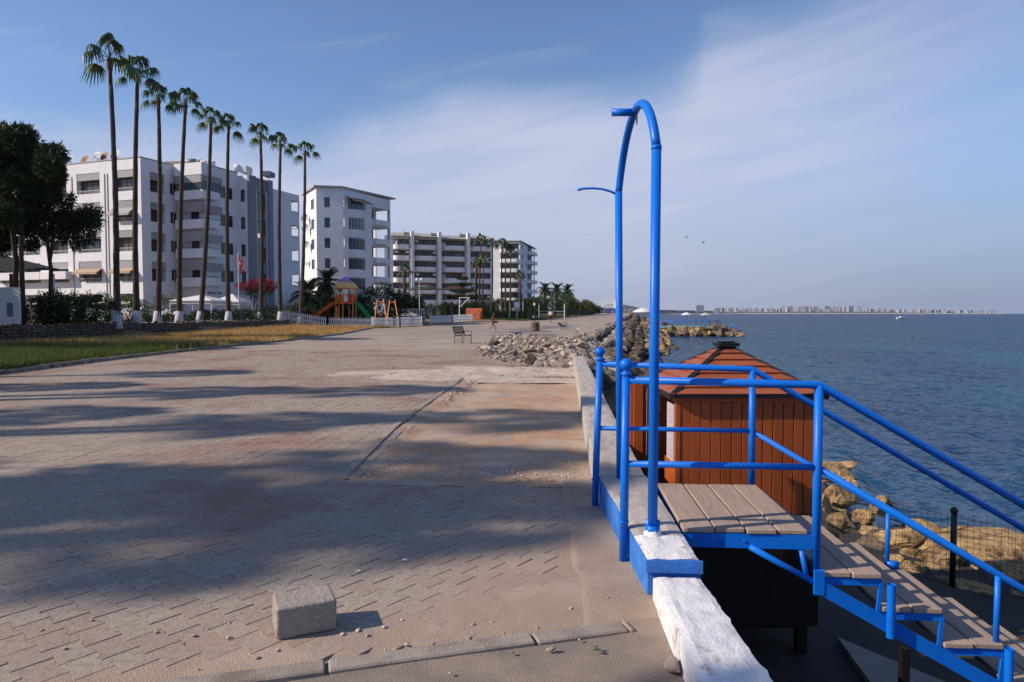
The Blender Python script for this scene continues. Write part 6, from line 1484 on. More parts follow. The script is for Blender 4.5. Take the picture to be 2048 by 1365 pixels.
# lit front: runs from its far left end to the corner
LL = 30.0; OL = cO - dLft * LL
ops = []; wins = []; shb = MB(); rail_ = MB(); awn = []
baysL = [(1.0, 3.85), (5.6, 8.9), (10.4, 13.3), (14.6, 17.4), (18.6, 21.6), (23, 26), (27, 29.4)]
for bi, (a, c) in enumerate(baysL):
    for k, zt in enumerate(floors):
        u0, u1 = LL - c, LL - a
        if k == 4:
            if bi in (0, 1): ops.append((u0, u1, 1.2, 3.0, .6)) if False else None
            ops.append((u0, u1, .7 if bi > 1 else 2.2, 3.6, 1.8)); continue
        if bi > 2 and k == 0: continue
        ops.append((u0, u1, zt - 2.12, zt, .62))
        wins.append((u0, u1, zt, k, bi))
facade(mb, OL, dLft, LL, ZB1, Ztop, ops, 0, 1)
# side walls of stepped right-hand front
def wseg(P, d, L_, ops_, mi=0, z1=Ztop): facade(mb, P, d, L_, ZB1, z1, ops_, mi, 1)
small = lambda u0, u1, h=1.25, off=.75: [(u0, u1, zt - off - h, zt - off, .14) for zt in floors[:4]]
# seg 1
s1 = [(1.1, 2.9, zt - 2.1, zt - .1, .7) for zt in floors[:4]] + [(3.6, 4.5, zt - 2.0, zt - .75, .14) for zt in floors[:4]]
wseg(cO, dR, 4.75, s1)
p = cO + dR * 4.75; dOut = nR
facade(mb, p, dOut, 3.56, ZB1, Ztop, [], 0, 1)
p2 = p + dOut * 3.56
s2 = [(2.3, 3.1, zt - 2.05, zt - .75, .14) for zt in floors[:4]]
s2b = [(.25, 1.75, zt - 1.95, zt - .7, .14) for zt in floors[:4]]
wseg(p2, dR, 4.81, [(2.1, 2.9, zt - 2.0, zt - .75, .14) for zt in floors[:4]] + [(3.2, 4.0, zt - 2.0, zt - .75, .14) for zt in floors[:4]])
p3 = p2 + dR * 4.81; facade(mb, p3, dOut, 1.29, ZB1, Ztop - .3, [(.35, .95, zt - 2.1, zt - .75, .14) for zt in floors[:4]], 0, 1)
p4 = p3 + dOut * 1.29
# grey tower: flank strips proud, glazed stair recess between
facade(mb, p4, dR, 3.94, ZB1, Ztop - .3, [(1.5, 2.9, zt - 2.9, zt - .9, .25) for zt in floors[:4]], 3, 3)
tower = MB(); 
for u0, u1 in ((.0, 1.15), (3.15, 3.94)): obox(tower, p4, dR, u0, u1, .003, .28, ZB1, Ztop - .25)
link('tower_fin', tower.mesh('tower_fin', M['wall_grey']), b1)
pipe = MB()
for u in (1.35, 3.02): obox(pipe, p4, dR, u, u + .1, .01, .11, ZB1 + 2, Ztop - 1.6)
link('drain_pipe', pipe.mesh('drain_pipe', M['wall_white']), b1)
for zt in floors[:4]: window(b1, p4, dR, 1.5, 2.9, zt - 2.4, zt - .9, .12, 1, 'frame_dark', 'glass_teal')
p5 = p4 + dR * 3.94; facade(mb, p5, -dOut, .65, ZB1, Ztop - .6, [], 0, 1); p6 = p5 - dOut * .65
facade(mb, p6, dR, 6.0, ZB1, Ztop - .9, [(.35, .95, zt - 2.25, zt - .95, .14) for zt in floors[:4]] + [(4.5, 6.0 - .12, zt - 2.2, zt - .6, 1.6, 1) for zt in floors[:4]], 0, 1)
p7 = p6 + dR * 6.0; facade(mb, p7 - dOut * 9, dOut, 9, ZB1, Ztop - .9, [(7.5, 8.8, zt - 2.2, zt - .6, .15) for zt in floors[:4]], 0, 1)
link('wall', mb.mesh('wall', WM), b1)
back = cO - nR * 0
roofslab(b1, [OL, cO, p, p2, p3, p3 - nR * 20, OL + dR * 12], Ztop - .02, Ztop + .0, M['panel_grey'])
roofslab(b1, [p3, p4, p5, p5 - nR * 20, p3 - nR * 18], Ztop - .32, Ztop - .3, M['panel_grey'])
roofslab(b1, [p6, p7, p7 - nR * 9, p6 - nR * 9], Ztop - .92, Ztop - .9, M['panel_grey'])
par = MB()
for a, c in ((OL, cO), (cO, p), (p, p2), (p2, p3)):
    d_ = (c - a).normalized(); obox(par, a, d_, 0, (c - a).length, -.15, .05, Ztop + .0, Ztop + .1)
link('coping', par.mesh('coping', M['panel_grey']), b1)
for (u0, u1, zt, k, bi) in wins:
    s_ = MB(); obox(s_, OL, dLft, u0 + .01, u1 - .01, -.30, -.04, zt - .72, zt - .005); link('shutter_box', s_.mesh('shutter_box', M['panel_grey']), b1)
    r_ = MB(); obox(r_, OL, dLft, u0, u1, -.10, -.06, zt - 1.80, zt - 1.76)
    nb_ = int((u1 - u0) / .18)
    for q in range(nb_): u = u0 + (q + .5) * (u1 - u0) / nb_; obox(r_, OL, dLft, u - .012, u + .012, -.09, -.07, zt - 2.10, zt - 1.80)
    link('railing', r_.mesh('railing', M['frame_white']), b1)
    window(b1, OL, dLft, u0 + .02, u1 - .02, zt - 2.1, zt - .02, .50, 3, 'frame_dark', 'glass_brown' if (bi + k) % 3 else 'glass')
    if (bi, k) in ((1, 3), (0, 3), (0, 1)):
        a_ = MB(); n = Vector((dLft.y, -dLft.x, 0)); z1_ = zt - .74
        A = OL + dLft * (u0 - .1); B = OL + dLft * (u1 + .1)
        dz_ = .45 if k != 1 else .7; out_n = .75
        a_.add([A + UP * z1_, B + UP * z1_, B + n * out_n + UP * (z1_ - dz_), A + n * out_n + UP * (z1_ - dz_), A + UP * (z1_ - .03), B + UP * (z1_ - .03), B + n * out_n + UP * (z1_ - dz_ - .2), A + n * out_n + UP * (z1_ - dz_ - .2)], [(0, 1, 2, 3), (3, 2, 6, 7), (0, 3, 7, 4), (1, 5, 6, 2), (4, 7, 6, 5)])
        link('awning', a_.mesh('awning', M['awning'] if k == 3 else M['panel_grey']), b1)
# thin pipes and cornice lines on the front
pp = MB()
for u in (LL - 4.55, LL - 4.95, LL - 9.6): obox(pp, OL, dLft, u, u + .07, .0, .07, 3.4, 15.9)
link('drain_pipe', pp.mesh('drain_pipe', M['panel_grey']), b1)
cn = MB()
obox(cn, OL, dLft, 0, LL - 1.0, .0, .35, 2.55, 2.8); obox(cn, OL, dLft, LL - 13.6, LL - 9.8, .0, .8, 5.2, 6.0); obox(cn, OL, dLft, LL - 21, LL - 13.7, .0, .8, 5.2, 6.0)
link('cornice', cn.mesh('cornice', M['wall_white']), b1)
# windows on the shaded front
for zt in floors[:4]:
    s_ = MB(); obox(s_, cO, dR, 1.11, 2.89, -.3, -.05, zt - .85, zt - .11); link('shutter_box', s_.mesh('shutter_box', M['panel_grey']), b1)
    window(b1, cO, dR, 1.12, 2.88, zt - 2.08, zt - .12, .6, 1, 'frame_dark', 'glass_brown')
    window(b1, cO, dR, 3.6, 4.5, zt - 2.0, zt - .75, .1, 1, 'frame_white', 'glass')
    window(b1, p2, dR, 2.1, 2.9, zt - 2.0, zt - .75, .1, 0, 'frame_dark', 'glass'); window(b1, p2, dR, 3.2, 4.0, zt - 2.0, zt - .75, .1, 0, 'frame_dark', 'glass'); window(b1, p3, dOut, .35, .95, zt - 2.1, zt - .75, .1, 0, 'frame_dark', 'glass')
    window(b1, p6, dR, .35, .95, zt - 2.25, zt - .95, .1, 0, 'frame_dark', 'glass')
# the corner balconies between the two steps (x 370-435 px)
bal_o = p + dOut * 1.7
for k, zt in enumerate(floors[:4]):
    bb = MB(); u1 = 2.6
    # parapet wraps the corner: along the step face and along the front
    A = p + dOut * 1.9
    obox(bb, p, dOut, .35, 3.9, .0, .9, zt - 3.03 + .40, zt - 3.03 + .55)
    obox(bb, p, dOut, .35, 3.9, .8, .9, zt - 3.03 + .55, zt - 3.03 + 1.35)
    obox(bb, p, dOut, .35, .45, .0, .8, zt - 3.03 + .55, zt - 3.03 + 1.35)
    obox(bb, p, dOut, 3.9, 4.05, -1.6, .9, zt - 3.03 + .55, zt - 3.03 + 1.35)
    link('balcony', bb.mesh('balcony', M['wall_white']), b1)
    sb = MB(); obox(sb, p, dOut, .4, 3.86, .80, .86, zt - .9, zt - .1); obox(sb, p, dOut, 3.95, 3.99, -2.0, .86, zt - .9, zt - .1); link('shutter_box', sb.mesh('shutter_box', M['panel_grey']), b1)
    if k == 0: window(b1, p + UP * 0, dOut, .45, 3.86, zt - 1.75, zt - .9, -.8, 7, 'frame_dark', 'glass_teal'); window(b1, p2 + dOut * .45, dR, -.85, 1.6, zt - 1.75, zt - .75, 0, 4, 'frame_dark', 'glass_teal')
    else:
        window(b1, p, dOut, 1.7, 2.7, zt - 2.5, zt - .4, -.03, 1, 'frame_dark', 'glass')
        rl2 = MB(); obox(rl2, p, dOut, .4, 3.9, .85, .88, zt - 1.55, zt - 1.5); obox(rl2, p2, dR, -.9, 1.6, .40, .43, zt - 1.55, zt - 1.5); link('railing', rl2.mesh('railing', M['frame_dark']), b1)
tb = MB(); obox(tb, p, dOut, .3, 4.0, .0, .9, floors[0] - .1, Ztop + .05); link('parapet', tb.mesh('parapet', M['wall_white']), b1)
sgn = MB()
for i in range(11):
    if i in (6,): continue
    u = -.4 + i * .19; obox(sgn, p2 + dOut * .5, dR, u, u + .12, .0, .02, 3.65, 3.65 + (.30 if i in (0, 7) else .2))
link('sign_lettering', sgn.mesh('sign_lettering', M['frame_dark']), b1)
# white balconies glimpsed at the far end
for zt in floors[:4]:
    w2 = MB(); obox(w2, p6, dR, 4.5, 5.9, .02, .08, zt - 2.2, zt - 1.9); link('railing', w2.mesh('railing', M['frame_white']), b1)
# roof things
def dish(px, py, Y, m_, r0, label, rz):
    p = onY(px, py, Y); r_ = empty('satellite_dish', (p.x, p.y, p.z), rz, label=label, cat='satellite dish', group='satellite dishes on the nearest roof')
    dsh = MB().lathe([(.01, 0), (r0 * .5, .06 * r0 / .5), (r0 * .85, .2 * r0 / .6), (r0, .34 * r0)], seg=16).mesh('reflector', m_, True); link('reflector', dsh, r_, (0, 0, 0), (R(62), 0, 0))
    link('mast', MB().tube([(0, .05, -.1), (0, .1, Ztop - p.z)], .05, 6).mesh('mast', M['steel']), r_); link('feed_arm', MB().tube([(0, -.02, -.4 * r0), (0, -.9 * r0, .3 * r0)], .02, 5).mesh('feed_arm', M['steel']), r_)
for i, (px, py, m_, r0, lb) in enumerate([(128, 320, 'dish_rust', .62, 'rusty satellite dish half behind the pine'), (141, 321, 'dish', .5, 'grey satellite dish next to the pine crown'), (172, 321, 'dish_rust', .55, 'half rusted satellite dish second from the pine'),
                                          (195, 315, 'dish', .6, 'grey satellite dish left of the dark red one'), (212, 315, 'dish_rust', .58, 'dark red satellite dish just left of the first palm'), (233, 312, 'dish', .62, 'pale satellite dish just right of the first palm')]):
    dish(px, py, 71 + i * .1, M[m_], r0, lb, R(-18))
def roofbox(px0, px1, pyt, pyb, Y, m_, label, tank=False):
    a, c = onY(px0, pyb, Y), onY(px1, pyt, Y); r_ = (c.x - a.x)
    if tank:
        o = MB().tube([(0, 0, 0), (r_, .3, 0)], (c.z - a.z) / 2, 16).build('water_tank', m_, smooth=True, loc=(a.x, Y, (a.z + c.z) / 2), label=label, cat='tank')
    else: MB().bbox(0, r_, 0, 1.6, 0, c.z - a.z, .04).build('roof_box', m_, loc=(a.x, Y, a.z), label=label, cat='roof box')
roofbox(330, 372, 322, 333, 80, M['concrete'], 'low beige roof hut behind the fourth palm'); roofbox(372, 389, 317, 334, 78, mat('grey_tank', (.3, .31, .32), rough=.5), 'round grey water tank on the roof', True)
roofbox(394, 402, 319, 331, 77, M['dish_rust'], 'dark rusty round tank beside the white one', True); roofbox(401, 412, 321, 332, 76, M['wall_white'], 'white round tank right of the rusty one', True); roofbox(418, 428, 322, 333, 76, M['wall_white'], 'small white tank beside the fifth palm', True)
roofbox(468, 478, 329, 344, 80, M['white_cloth'], 'white drum end of the solar heater on the roof', True); roofbox(478, 493, 331, 345, 80, M['fence_white'], 'white solar heater casing on the roof'); roofbox(524, 540, 342, 352, 84, mat('blue_tank', (.12, .15, .2), rough=.5), 'dark blue grey tank above the grey tower bay')

# ---------- block 2
b2 = empty('apartment_block', (0, 0, 0), label='second white block with rounded bays and open corner balconies', cat='building')
Q0 = C2W(-29.2, 102.6); Q1 = C2W(-25.4, 103.3); Q3 = C2W(-20.0, 113.0); QL = C2W(-33.4, 110.0); Z2 = 20.4; mb = MB()
fl2 = [19.2 - 3.03 * k for k in range(6)]
dA = (Q1 - Q0).normalized(); LA = (Q1 - Q0).length; dB = (Q3 - Q1).normalized(); LB = (Q3 - Q1).length; dW = (Q0 - QL).normalized(); LW = (Q0 - QL).length
facade(mb, Q0, dA, LA, .5, Z2, [(1.15, 1.95, zt - 1.75, zt - .25, .14) for zt in fl2], 0, 1)
opsB = [(LB - 6.6 + 0, LB - .5 - 0, zt - 2.0, zt, 3.2) for zt in fl2[:6]]
facade(mb, Q1, dB, LB, .5, Z2 - .2, [(LB - 4.6, LB - .3, zt - 2.05, zt - .15, 3.4, 1) for zt in [z - .55 for z in fl2]] + [(.12, .4, zt - 1.5, zt - .3, .12) for zt in fl2], 0, 1)
facade(mb, QL, dW, LW, .5, Z2, [(LW - 3.3, LW - 1.4, zt - 1.8, zt - .3, .14) for zt in fl2], 0, 1)
QB = Q3 + Vector((-dB.y, dB.x, 0)) * 3.4
facade(mb, Q3, Vector((-dB.y, dB.x, 0)), 14, .5, Z2 - .2, [(.5, 3.0, zt - 2.05, zt - .15, .2) for zt in [z - .55 for z in fl2]], 0, 1)
link('wall', mb.mesh('wall', WM), b2)
for zt in fl2:
    window(b2, Q0, dA, 1.15, 1.95, zt - 1.75, zt - .25, .1, 0, 'frame_dark', 'glass'); window(b2, QL, dW, LW - 3.3, LW - 1.4, zt - 1.8, zt - .3, .1, 1, 'frame_dark', 'glass_teal')
# rounded glazed bays
def arc_pts(c, d, n, r, w_, k=9): return [c + d * (w_ / 2 * math.sin(t)) + n * (r * (math.cos(t) - math.cos(1.25)) / (1 - math.cos(1.25))) for t in np.linspace(-1.25, 1.25, k)]
nB = Vector((dB.y, -dB.x, 0)); cB = Q1 + dB * 2.9
for k, zt in enumerate(fl2):
    A_ = arc_pts(cB, dB, nB, .95, 3.8); zb0 = zt - 2.95
    pb_ = MB(); n = len(A_); vs = [q + UP * (zb0 - .15) for q in A_] + [q + UP * (zb0 + 1.15) for q in A_]
    pb_.add(vs, [(i, i + 1, n + i + 1, n + i) for i in range(n - 1)] + [tuple(range(n, 2 * n))[::-1], tuple(range(n))]); link('bay_parapet', pb_.mesh('bay_parapet', M['wall_white'], False), b2)
    I_ = arc_pts(cB, dB, nB, .82, 3.6); gb = MB(); vs = [q + UP * (zb0 + 1.15) for q in I_] + [q + UP * (zt - .12) for q in I_]
    wi = MB()
    for i, q in enumerate(I_): wi.box(q.x - .03, q.x + .03, q.y - .03, q.y + .03, zb0 + 1.15, zt - .12)
    w_ = link('window', wi.mesh('window', M['frame_white'] if k == 1 else M['frame_dark']), b2)
    gb.add(vs, [(i, i + 1, n + i + 1, n + i) for i in range(n - 1)]); link('pane', gb.mesh('pane', M['glass_teal'] if k in (0, 1) else M['glass']), w_)
    lid = MB(); vs = [q + UP * (zt - .12) for q in A_] + [q + UP * (zt + .05) for q in A_]; lid.add(vs, [(i, i + 1, n + i + 1, n + i) for i in range(n - 1)] + [tuple(range(n, 2 * n))[::-1], tuple(range(n))]); link('bay_slab', lid.mesh('bay_slab', M['wall_white']), b2)
aw = MB(); a0 = cB - dB * 2.4 + UP * (fl2[0] + .1); a1 = cB + dB * 2.2 + UP * (fl2[0] + .1); aw.add([a0, a1, a1 + nB * 1.6 - UP * .75, a0 + nB * 1.6 - UP * .65], [(0, 1, 2, 3)]).add([a0 + nB * 1.6 - UP * .65, a1 + nB * 1.6 - UP * .75, a1 + nB * 1.6 - UP * .95, a0 + nB * 1.6 - UP * .85], [(0, 1, 2, 3)])
link('awning', aw.mesh('awning', M['awning']), b2)
for zt in [z - .55 for z in fl2]:
    bs_ = MB(); obox(bs_, Q1, dB, LB - 4.2, LB - 1.0, .0, .45, zt - 2.95, zt - 2.1); link('balcony', bs_.mesh('balcony', M['wall_white']), b2)
    lw = MB(); obox(lw, Q1, dB, LB - 4.5, LB - .9, -3.3, -3.2, zt - 2.0, zt - .7); link('lit_wall', lw.mesh('lit_wall', M['wall_white']), b2)
rf = [QL, Q0, Q1, Q3]; up_ = lambda P, z: Vector((P.x, P.y, z))
nW = Vector((dW.y, -dW.x, 0)); nA = Vector((dA.y, -dA.x, 0))
roofslab(b2, [QL + nW * .3, Q0 + nW * .3 + nA * .3, Q1 + nA * .35, Q3 + nB * .35 + dB * 1.0, Q3 - nB * 13, QL + dA * 4 + dB * 6], Z2, Z2 + .22, M['panel_grey'])
for i, (u, z_) in enumerate(((LW - 4.6, 16.2), (LW - 4.2, 14.6), (LW - 3.9, 12.0))):
    pq = QL + dW * u + nW * .5; r_ = empty('satellite_dish', (pq.x, pq.y, z_), R(-40), label=['upper', 'middle', 'lower'][i] + ' pale satellite dish fixed to the lit side of the second block', cat='satellite dish')
    link('reflector', MB().lathe([(.01, 0), (.3, .05), (.6, .22), (.68, .3)], seg=14).mesh('reflector', M['dish'], True), r_, (0, 0, 0), (R(70), 0, R(20))); link('bracket', MB().tube([(0, .0, -.1), (0, .5, -.1)], .04, 5).mesh('bracket', M['steel']), r_)
ac = MB().bbox(-.45, .45, -.2, .2, 0, .6, .03).mesh('air_conditioner', M['fence_white'])
for i, (px, py, Y, lb) in enumerate(((591, 405, 91, 'upper air conditioner box on the end of the nearest block'), (590, 458, 91, 'lower air conditioner box on the end of the nearest block'), (615, 531, 104, 'small air conditioner on the lit side of the second block'))):
    q = onY(px, py, Y); link('air_conditioner', ac, None, q, (0, 0, R(-20)), 1, lb, 'air conditioner')

WM3 = [M['sunlit_white'], M['sunlit_white'], M['room_mid'], M['wall_grey']]
# ---------- block 3 (balcony block) and 4
def roundbal(root, O, d, u0, u1, z0, z1, out_, m_='sunlit_white', th=.12):
    n = Vector((d.y, -d.x, 0)); c = (u0 + u1) / 2; w_ = (u1 - u0); P_ = []
    for t in np.linspace(0, 1, 9):
        u = u0 + w_ * t; o_ = out_ * min(1, (1 - abs(2 * t - 1) ** 6) + .0); P_.append(O + d * u + n * o_)
    k = len(P_); mb = MB(); mb.add([q + UP * z0 for q in P_] + [q + UP * z1 for q in P_], [(i, i + 1, k + i + 1, k + i) for i in range(k - 1)] + [tuple(range(k))]); 
    mb.add([q + UP * (z1) for q in P_] + [q - n * th + UP * z1 for q in P_], [(i, i + 1, k + i + 1, k + i) for i in range(k - 1)]); mb.add([q - n * th + UP * z0 for q in P_] + [q - n * th + UP * z1 for q in P_], [(i + 1, i, k + i, k + i + 1) for i in range(k - 1)])
    return link('balcony', mb.mesh('balcony', M[m_]), root)
b3 = empty('apartment_block', (0, 0, 0), label='third white block, long rows of rounded balconies between white fins', cat='building')
def cw(px, dep): return C2W((px - 1024) / F * dep, dep)
A3 = cw(770, 187); B3 = cw(985, 196); d3 = (B3 - A3).normalized(); L3 = (B3 - A3).length; Z3 = 22.9; n3 = Vector((d3.y, -d3.x, 0))
def u_of(px):        # where a picture column meets the facade line
    r = ray(px, 627); # solve A3 + d*u = t*r (xy)
    det = d3.x * -r.y + r.x * d3.y; return (A3.x * -(-r.y) * -1 + 0) if False else ((-A3.x) * (-r.y) - (-A3.y) * (-r.x)) / (d3.x * (-r.y) - d3.y * (-r.x))
cols = [u_of(824), u_of(878), u_of(935)]
bays = [(u_of(786), cols[0] - .4), (cols[0] + .5, cols[1] - .4), (cols[1] + .5, cols[2] - .4), (cols[2] + .5, u_of(983))]
fl3 = [Z3 - .5 - 3.03 * k for k in range(7)]; mb = MB(); ops3 = []
for (a, c) in bays:
    for zt in fl3: ops3.append((a + .2, c - .2, zt - 2.9 + .1, zt - .35, 1.0))
facade(mb, A3, d3, L3, .5, Z3, ops3, 0, 1); facade(mb, B3, -n3, 12, .5, Z3, [], 0, 1)
link('wall', mb.mesh('wall', WM3), b3)
rg3 = random.Random(8)
for bi, (a, c) in enumerate(bays):
    for k, zt in enumerate(fl3):
        roundbal(b3, A3, d3, a + .05, c - .05, zt - 3.2, zt - 1.95, 1.25)
        w_ = c - a; x0 = a + .3 + rg3.uniform(0, .3)
        window(b3, A3 - n3 * .92, d3, a + .25, a + w_ * .40, zt - 2.6, zt - .7, 0, 1, 'frame_white', 'glass_light' if rg3.random() < .6 else 'glass'); window(b3, A3 - n3 * .92, d3, a + w_ * .55, c - w_ * .12, zt - 2.6, zt - .7, 0, 2, 'frame_white' if rg3.random() < .6 else 'frame_dark', 'glass_light' if rg3.random() < .6 else 'glass')
for q in range(16):
    bi, k = rg3.randrange(4), rg3.randrange(6); a, c = bays[bi]; u = a + .3 + rg3.random() * .4 if q % 2 else c - 1.3; z_ = fl3[k] - .9
    cm = MB(); obox(cm, A3, d3, u, u + .9, .05, .4, z_ - .35, z_ + .25); link('air_conditioner', cm.mesh('air_conditioner', M['fence_white']), b3)
for q, (bi, k) in enumerate(((2, 0), (2, 2), (2, 3), (1, 4), (0, 0), (1, 5))):
    a, c = bays[bi]; cm = MB().lathe([(.01, 0), (.35, .06), (.62, .26)], seg=12); me_ = cm.mesh('dish', M['dish']); me_.transform(Matrix.Translation(A3 + d3 * (a + .5) + n3 * 1.6 + UP * (fl3[k] - 1.8)) @ Matrix.Rotation(R(70), 4, 'X')); link('dish', me_, b3)
for u in cols:
    f_ = MB(); obox(f_, A3, d3, u - .42, u + .42, -.2, 1.9, .5, Z3 + 1.1); fin = link('fin', f_.mesh('fin', M['sunlit_white']), b3)
    ch = MB(); obox(ch, A3, d3, u - 2.2, u - .45, -1.6, .2, Z3 + .3, Z3 + .95); obox(ch, A3, d3, u - 1.9, u - 1.8, -.6, -.5, Z3 + .95, Z3 + 1.6); link('chimney', ch.mesh('chimney', M['panel_grey']), b3)
rfm = mat('eave_roof', (.42, .40, .38), rough=.9)
for (a, c), dz_ in zip(bays, (0, 0, -.35, -.1)):
    r_ = MB(); n = n3; O_ = A3; Pp = lambda u, v, z: O_ + d3 * u + n3 * v + UP * z
    r_.add([Pp(a - .3, 1.6, Z3 - .35 + dz_), Pp(c + .3, 1.6, Z3 - .35 + dz_), Pp(c + .3, -6, Z3 + 1.3 + dz_), Pp(a - .3, -6, Z3 + 1.3 + dz_), Pp(a - .3, 1.6, Z3 - .2 + dz_), Pp(c + .3, 1.6, Z3 - .2 + dz_), Pp(c + .3, -6, Z3 + 1.5 + dz_), Pp(a - .3, -6, Z3 + 1.5 + dz_)], [(0, 3, 2, 1), (4, 5, 6, 7), (0, 1, 5, 4), (1, 2, 6, 5), (2, 3, 7, 6), (3, 0, 4, 7)])
    link('roof', r_.mesh('roof', rfm), b3)
b4 = empty('apartment_block', (0, 0, 0), label='farthest white block of the row with balconies over the sea side', cat='building')
A4 = cw(972, 214); B4 = cw(1040, 212); C4 = cw(1064, 226); Z4 = 1.6 + (627 - 484) / F * 212; mb = MB(); d4 = (B4 - A4).normalized(); L4 = (B4 - A4).length; d4b = (C4 - B4).normalized(); L4b = (C4 - B4).length
fl4 = [Z4 - .3 - 3.03 * k for k in range(7)]
facade(mb, A4, d4, L4, .5, Z4, [(4.6, L4 - .4, zt - 2.0, zt - .25, 1.6) for zt in fl4] + [(.6, 2.2, zt - 2.2, zt - .6, .2) for zt in fl4], 0, 1)
facade(mb, B4, d4b, L4b, .5, Z4 - .1, [(1.6, 3.2, zt - 2.0, zt - .6, .15) for zt in fl4] + [(L4b - 5.5, L4b - 1.2, zt - 2.5, zt - .4, 1.2) for zt in fl4], 0, 1)
facade(mb, C4, Vector((-d4b.y, d4b.x, 0)), 10, .5, Z4 - .1, [], 0, 1)
link('wall', mb.mesh('wall', WM3), b4); n4b = Vector((d4b.y, -d4b.x, 0))
for zt in fl4:
    window(b4, A4, d4, .6, 2.2, zt - 2.2, zt - .6, .12, 1, 'frame_dark', 'glass'); window(b4, A4 - Vector((d4.y, -d4.x, 0)) * 1.5, d4, 5.2, 7.6, zt - 1.95, zt - .4, 0, 1, 'frame_white', 'glass'); window(b4, A4 - Vector((d4.y, -d4.x, 0)) * 1.5, d4, 8.4, L4 - .6, zt - 1.95, zt - .4, 0, 1, 'frame_dark', 'glass')
    window(b4, B4, d4b, 1.6, 3.2, zt - 2.0, zt - .6, .1, 1, 'frame_dark', 'glass')
    roundbal(b4, A4, d4, 4.4, L4 - .2, zt - 3.05, zt - 2.0, .6)
    bb = MB(); obox(bb, B4, d4b, L4b - 7, L4b + .5, .0, 1.7, zt - 3.15, zt - 2.95); obox(bb, B4, d4b, L4b - 7, L4b + .5, 1.6, 1.7, zt - 2.95, zt - 2.1); obox(bb, B4, d4b, L4b - 7, L4b - 6.9, .0, 1.6, zt - 2.95, zt - 2.1); obox(bb, B4, d4b, L4b - 2.6, L4b - 2.3, 1.2, 1.5, zt - 2.95, zt - .1); link('balcony', bb.mesh('balcony', M['sunlit_white']), b4)
rf4 = MB(); obox(rf4, A4, d4, -.3, L4 + .3, -10, .7, Z4, Z4 + .25); link('roof', rf4.mesh('roof', M['panel_grey']), b4)
rf4 = MB(); A_ = B4 + UP * (Z4 + .3); rf4.add([B4 - d4b * .3 + n4b * .4 + UP * (Z4 + .02), C4 + d4b * 1.2 + n4b * 1.2 + UP * (Z4 - 1.0), C4 + d4b * 1.2 - n4b * 9 + UP * (Z4 - .7), B4 - n4b * 9 + UP * (Z4 + .5), B4 - d4b * .3 + n4b * .4 + UP * (Z4 + .22), C4 + d4b * 1.2 + n4b * 1.2 + UP * (Z4 - .8), C4 + d4b * 1.2 - n4b * 9 + UP * (Z4 - .5), B4 - n4b * 9 + UP * (Z4 + .7)], [(0, 3, 2, 1), (4, 5, 6, 7), (0, 1, 5, 4), (1, 2, 6, 5), (2, 3, 7, 6), (3, 0, 4, 7)])
link('roof', rf4.mesh('roof', M['panel_grey']), b4)
# white hotel far down the promenade
Y = 420; a, c = onY(1202, 600, Y), onY(1236, 627, Y); ht = empty('hotel', (a.x, Y, 0), label='distant white hotel with a blue ground floor at the end of the promenade', cat='building'); w_ = c.x - a.x; hz = a.z
mbw = MB(); O_ = Vector((a.x, Y, 0)) - ht.location; fz = [hz - 1.0 - 1.75 * k for k in range(3)]
facade(mbw, O_, Vector((1, 0, 0)), w_, 0, hz, [(u, u + .9, z - 1.0, z, .5) for z in fz for u in np.arange(1.6, w_ - 3, 1.25)], 0, 1); mbw.add([O_ + UP * hz, O_ + UP * hz + Vector((w_, 0, 0)), O_ + UP * hz + Vector((w_, 10, 0)), O_ + UP * hz + Vector((0, 10, 0))], [(0, 1, 2, 3)])
link('wall', mbw.mesh('wall', WM3), ht); link('hoarding', MB().box(.3, w_ - 1.5, -.4, -.05, 0, hz * .46).mesh('hoarding', M['far_blue']), ht); link('white_pier', MB().box(w_ - 1.2, w_, -1, -.02, 0, hz).mesh('white_pier', M['sunlit_white']), ht)

# ---------- far coast
hl_ = MB(); Yh = 2600; n = 60
for j, fy in enumerate((0, .25, .5, .8, 1.0, 1.3)):
    for i in range(n + 1):
        px = 1120 + i * (1375 - 1120) / n; x = onY(px, 627, Yh).x; base = lerpt(px, [(1120, 10), (1215, 40), (1262, 46), (1290, 36), (1330, 16), (1360, 4), (1375, 0)])
        hl_.v.append((x, Yh + fy * 500, SEA - .5 + (base * math.sin(min(1, fy) * 1.57) * (1 + .14 * nz(px * .06, fy * 3)) if fy > 0 else 0)))
for j in range(5):
    for i in range(n): a = j * (n + 1) + i; hl_.f.append((a, a + 1, a + n + 2, a + n + 1)); hl_.m.append(0)
hl_.build('hills', M['far_green'], smooth=True, kind='structure')
cs_ = MB(); Yc = 5200
P0 = [(px, onY(px, 627, Yc - 500 * max(0, (1400 - px) / 200)).x, Yc - 1900 * sstep(1500, 1300, px)) for px in range(1296, 2020, 12)]
for px, _, Y in P0:
    x = onY(px, 627, Y).x; h_ = (18 if px < 1430 else 9) * (1 + .5 * nz(px * .05, 0)) * sstep(2020, 1700, px) + 2
    cs_.v += [(x, Y, SEA - .3), (x, Y + 60, 3.0), (x, Y + 90, h_ * (1 if px > 1440 else .9)), (x, Y + 900, h_ + 2), (x, Y + 901, SEA - 1)]
for i in range(len(P0) - 1):
    for k in range(4): a = i * 5 + k; cs_.f.append((a, a + 5, a + 6, a + 1)); cs_.m.append(1 if k == 0 else 0)
link('coast', cs_.mesh('coast', [M['far_green'], mat('far_beach', (.5, .45, .38), rough=.9)]), kind='structure')
rc = random.Random(4); TM = []
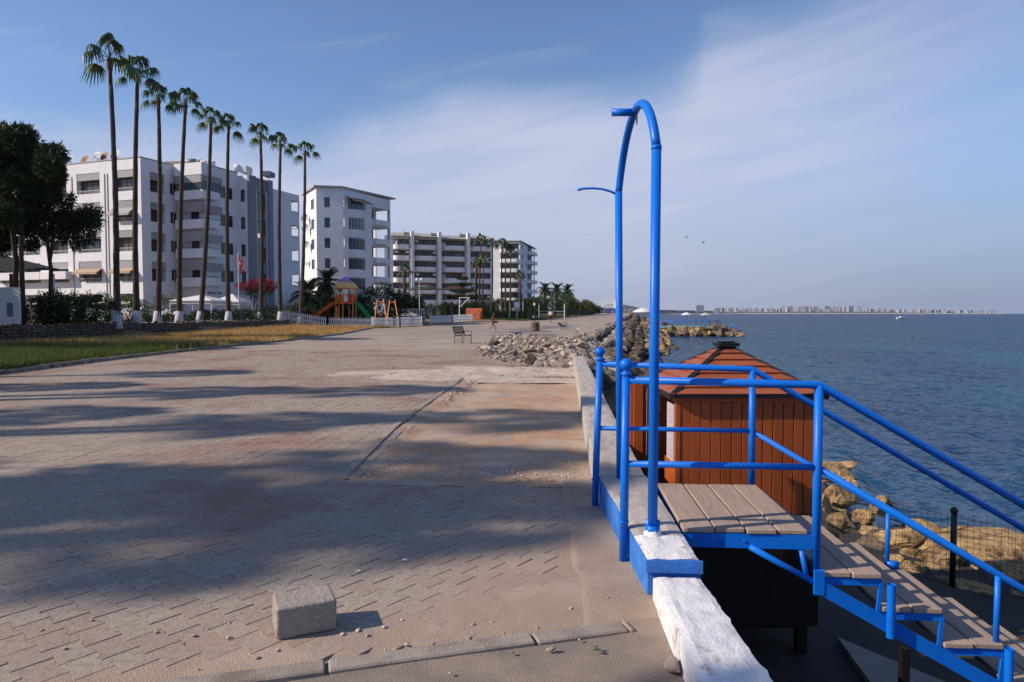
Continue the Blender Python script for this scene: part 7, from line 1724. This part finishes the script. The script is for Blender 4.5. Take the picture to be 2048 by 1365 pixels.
for v in range(6):
    w_, h_ = 1, 1; m_ = MB().box(-.5, .5, 0, .6, 0, 1)
    nf = 5 + v % 3
    for k in range(nf): m_.box(-.44, .44, -.012, -.004, (k + .35) / nf, (k + .75) / nf, 1)
    m_.box(-.2, .15, .1, .4, 1.0, 1.06)
    TM.append(m_.mesh('city_block', [M['far_white'], mat('city_glass', (.22, .25, .3), rough=.5)]))
for i in range(280):
    px = rc.uniform(1315, 1990) if i > 120 else rc.uniform(1430, 1900); Y = Yc - 1900 * sstep(1500, 1300, px) + rc.uniform(90, 800)
    if px < 1430 and rc.random() < .5: continue
    x = onY(px, 627, Y).x; hh = rc.uniform(16, 40) * (1 - .5 * sstep(1650, 1990, px)) * (1.35 if 1550 < px < 1720 else 1); ww = rc.uniform(12, 26) * (Y / 5200)
    if px < 1430: hh *= .6
    link('city_block', TM[i % 6], None, (x, Y, 3), (0, 0, rc.uniform(-.4, .4)), (ww, ww, hh * Y / 5200), 'pale apartment block in the hazy skyline across the bay', 'building', 'distant city blocks across the bay')
x = onY(1400, 627, 3900).x; link('city_block', TM[0], None, (x, 3900, 8), (0, 0, 0), (42, 30, 38), 'wide tall pale block standing above the wooded far shore', 'building')
# villas on the near hill
for i in range(14):
    px = rc.uniform(1240, 1330); Y = rc.uniform(2605, 2700); link('villa', TM[i % 6], None, (onY(px, 627, Y).x, Y, rc.uniform(3, 16)), (0, 0, 0), (10, 8, 8), 'tiny white villa on the slope of the far hill', 'building', 'villas on the far hill')
# closed box of sea air
HZ = bpy.data.materials.new('sea_haze'); HZ.use_nodes = True; t = HZ.node_tree; t.nodes.remove(t.nodes['Principled BSDF'])
v = t.nodes.new('ShaderNodeVolumePrincipled'); v.inputs['Color'].default_value = (.80, .86, 1.0, 1); v.inputs['Density'].default_value = 4.5e-5; v.inputs['Anisotropy'].default_value = .25
t.links.new(v.outputs[0], t.nodes['Material Output'].inputs['Volume'])
MB().box(-4000, 9000, -500, 9500, SEA - 2.5, 90).build('haze', HZ, kind='stuff')
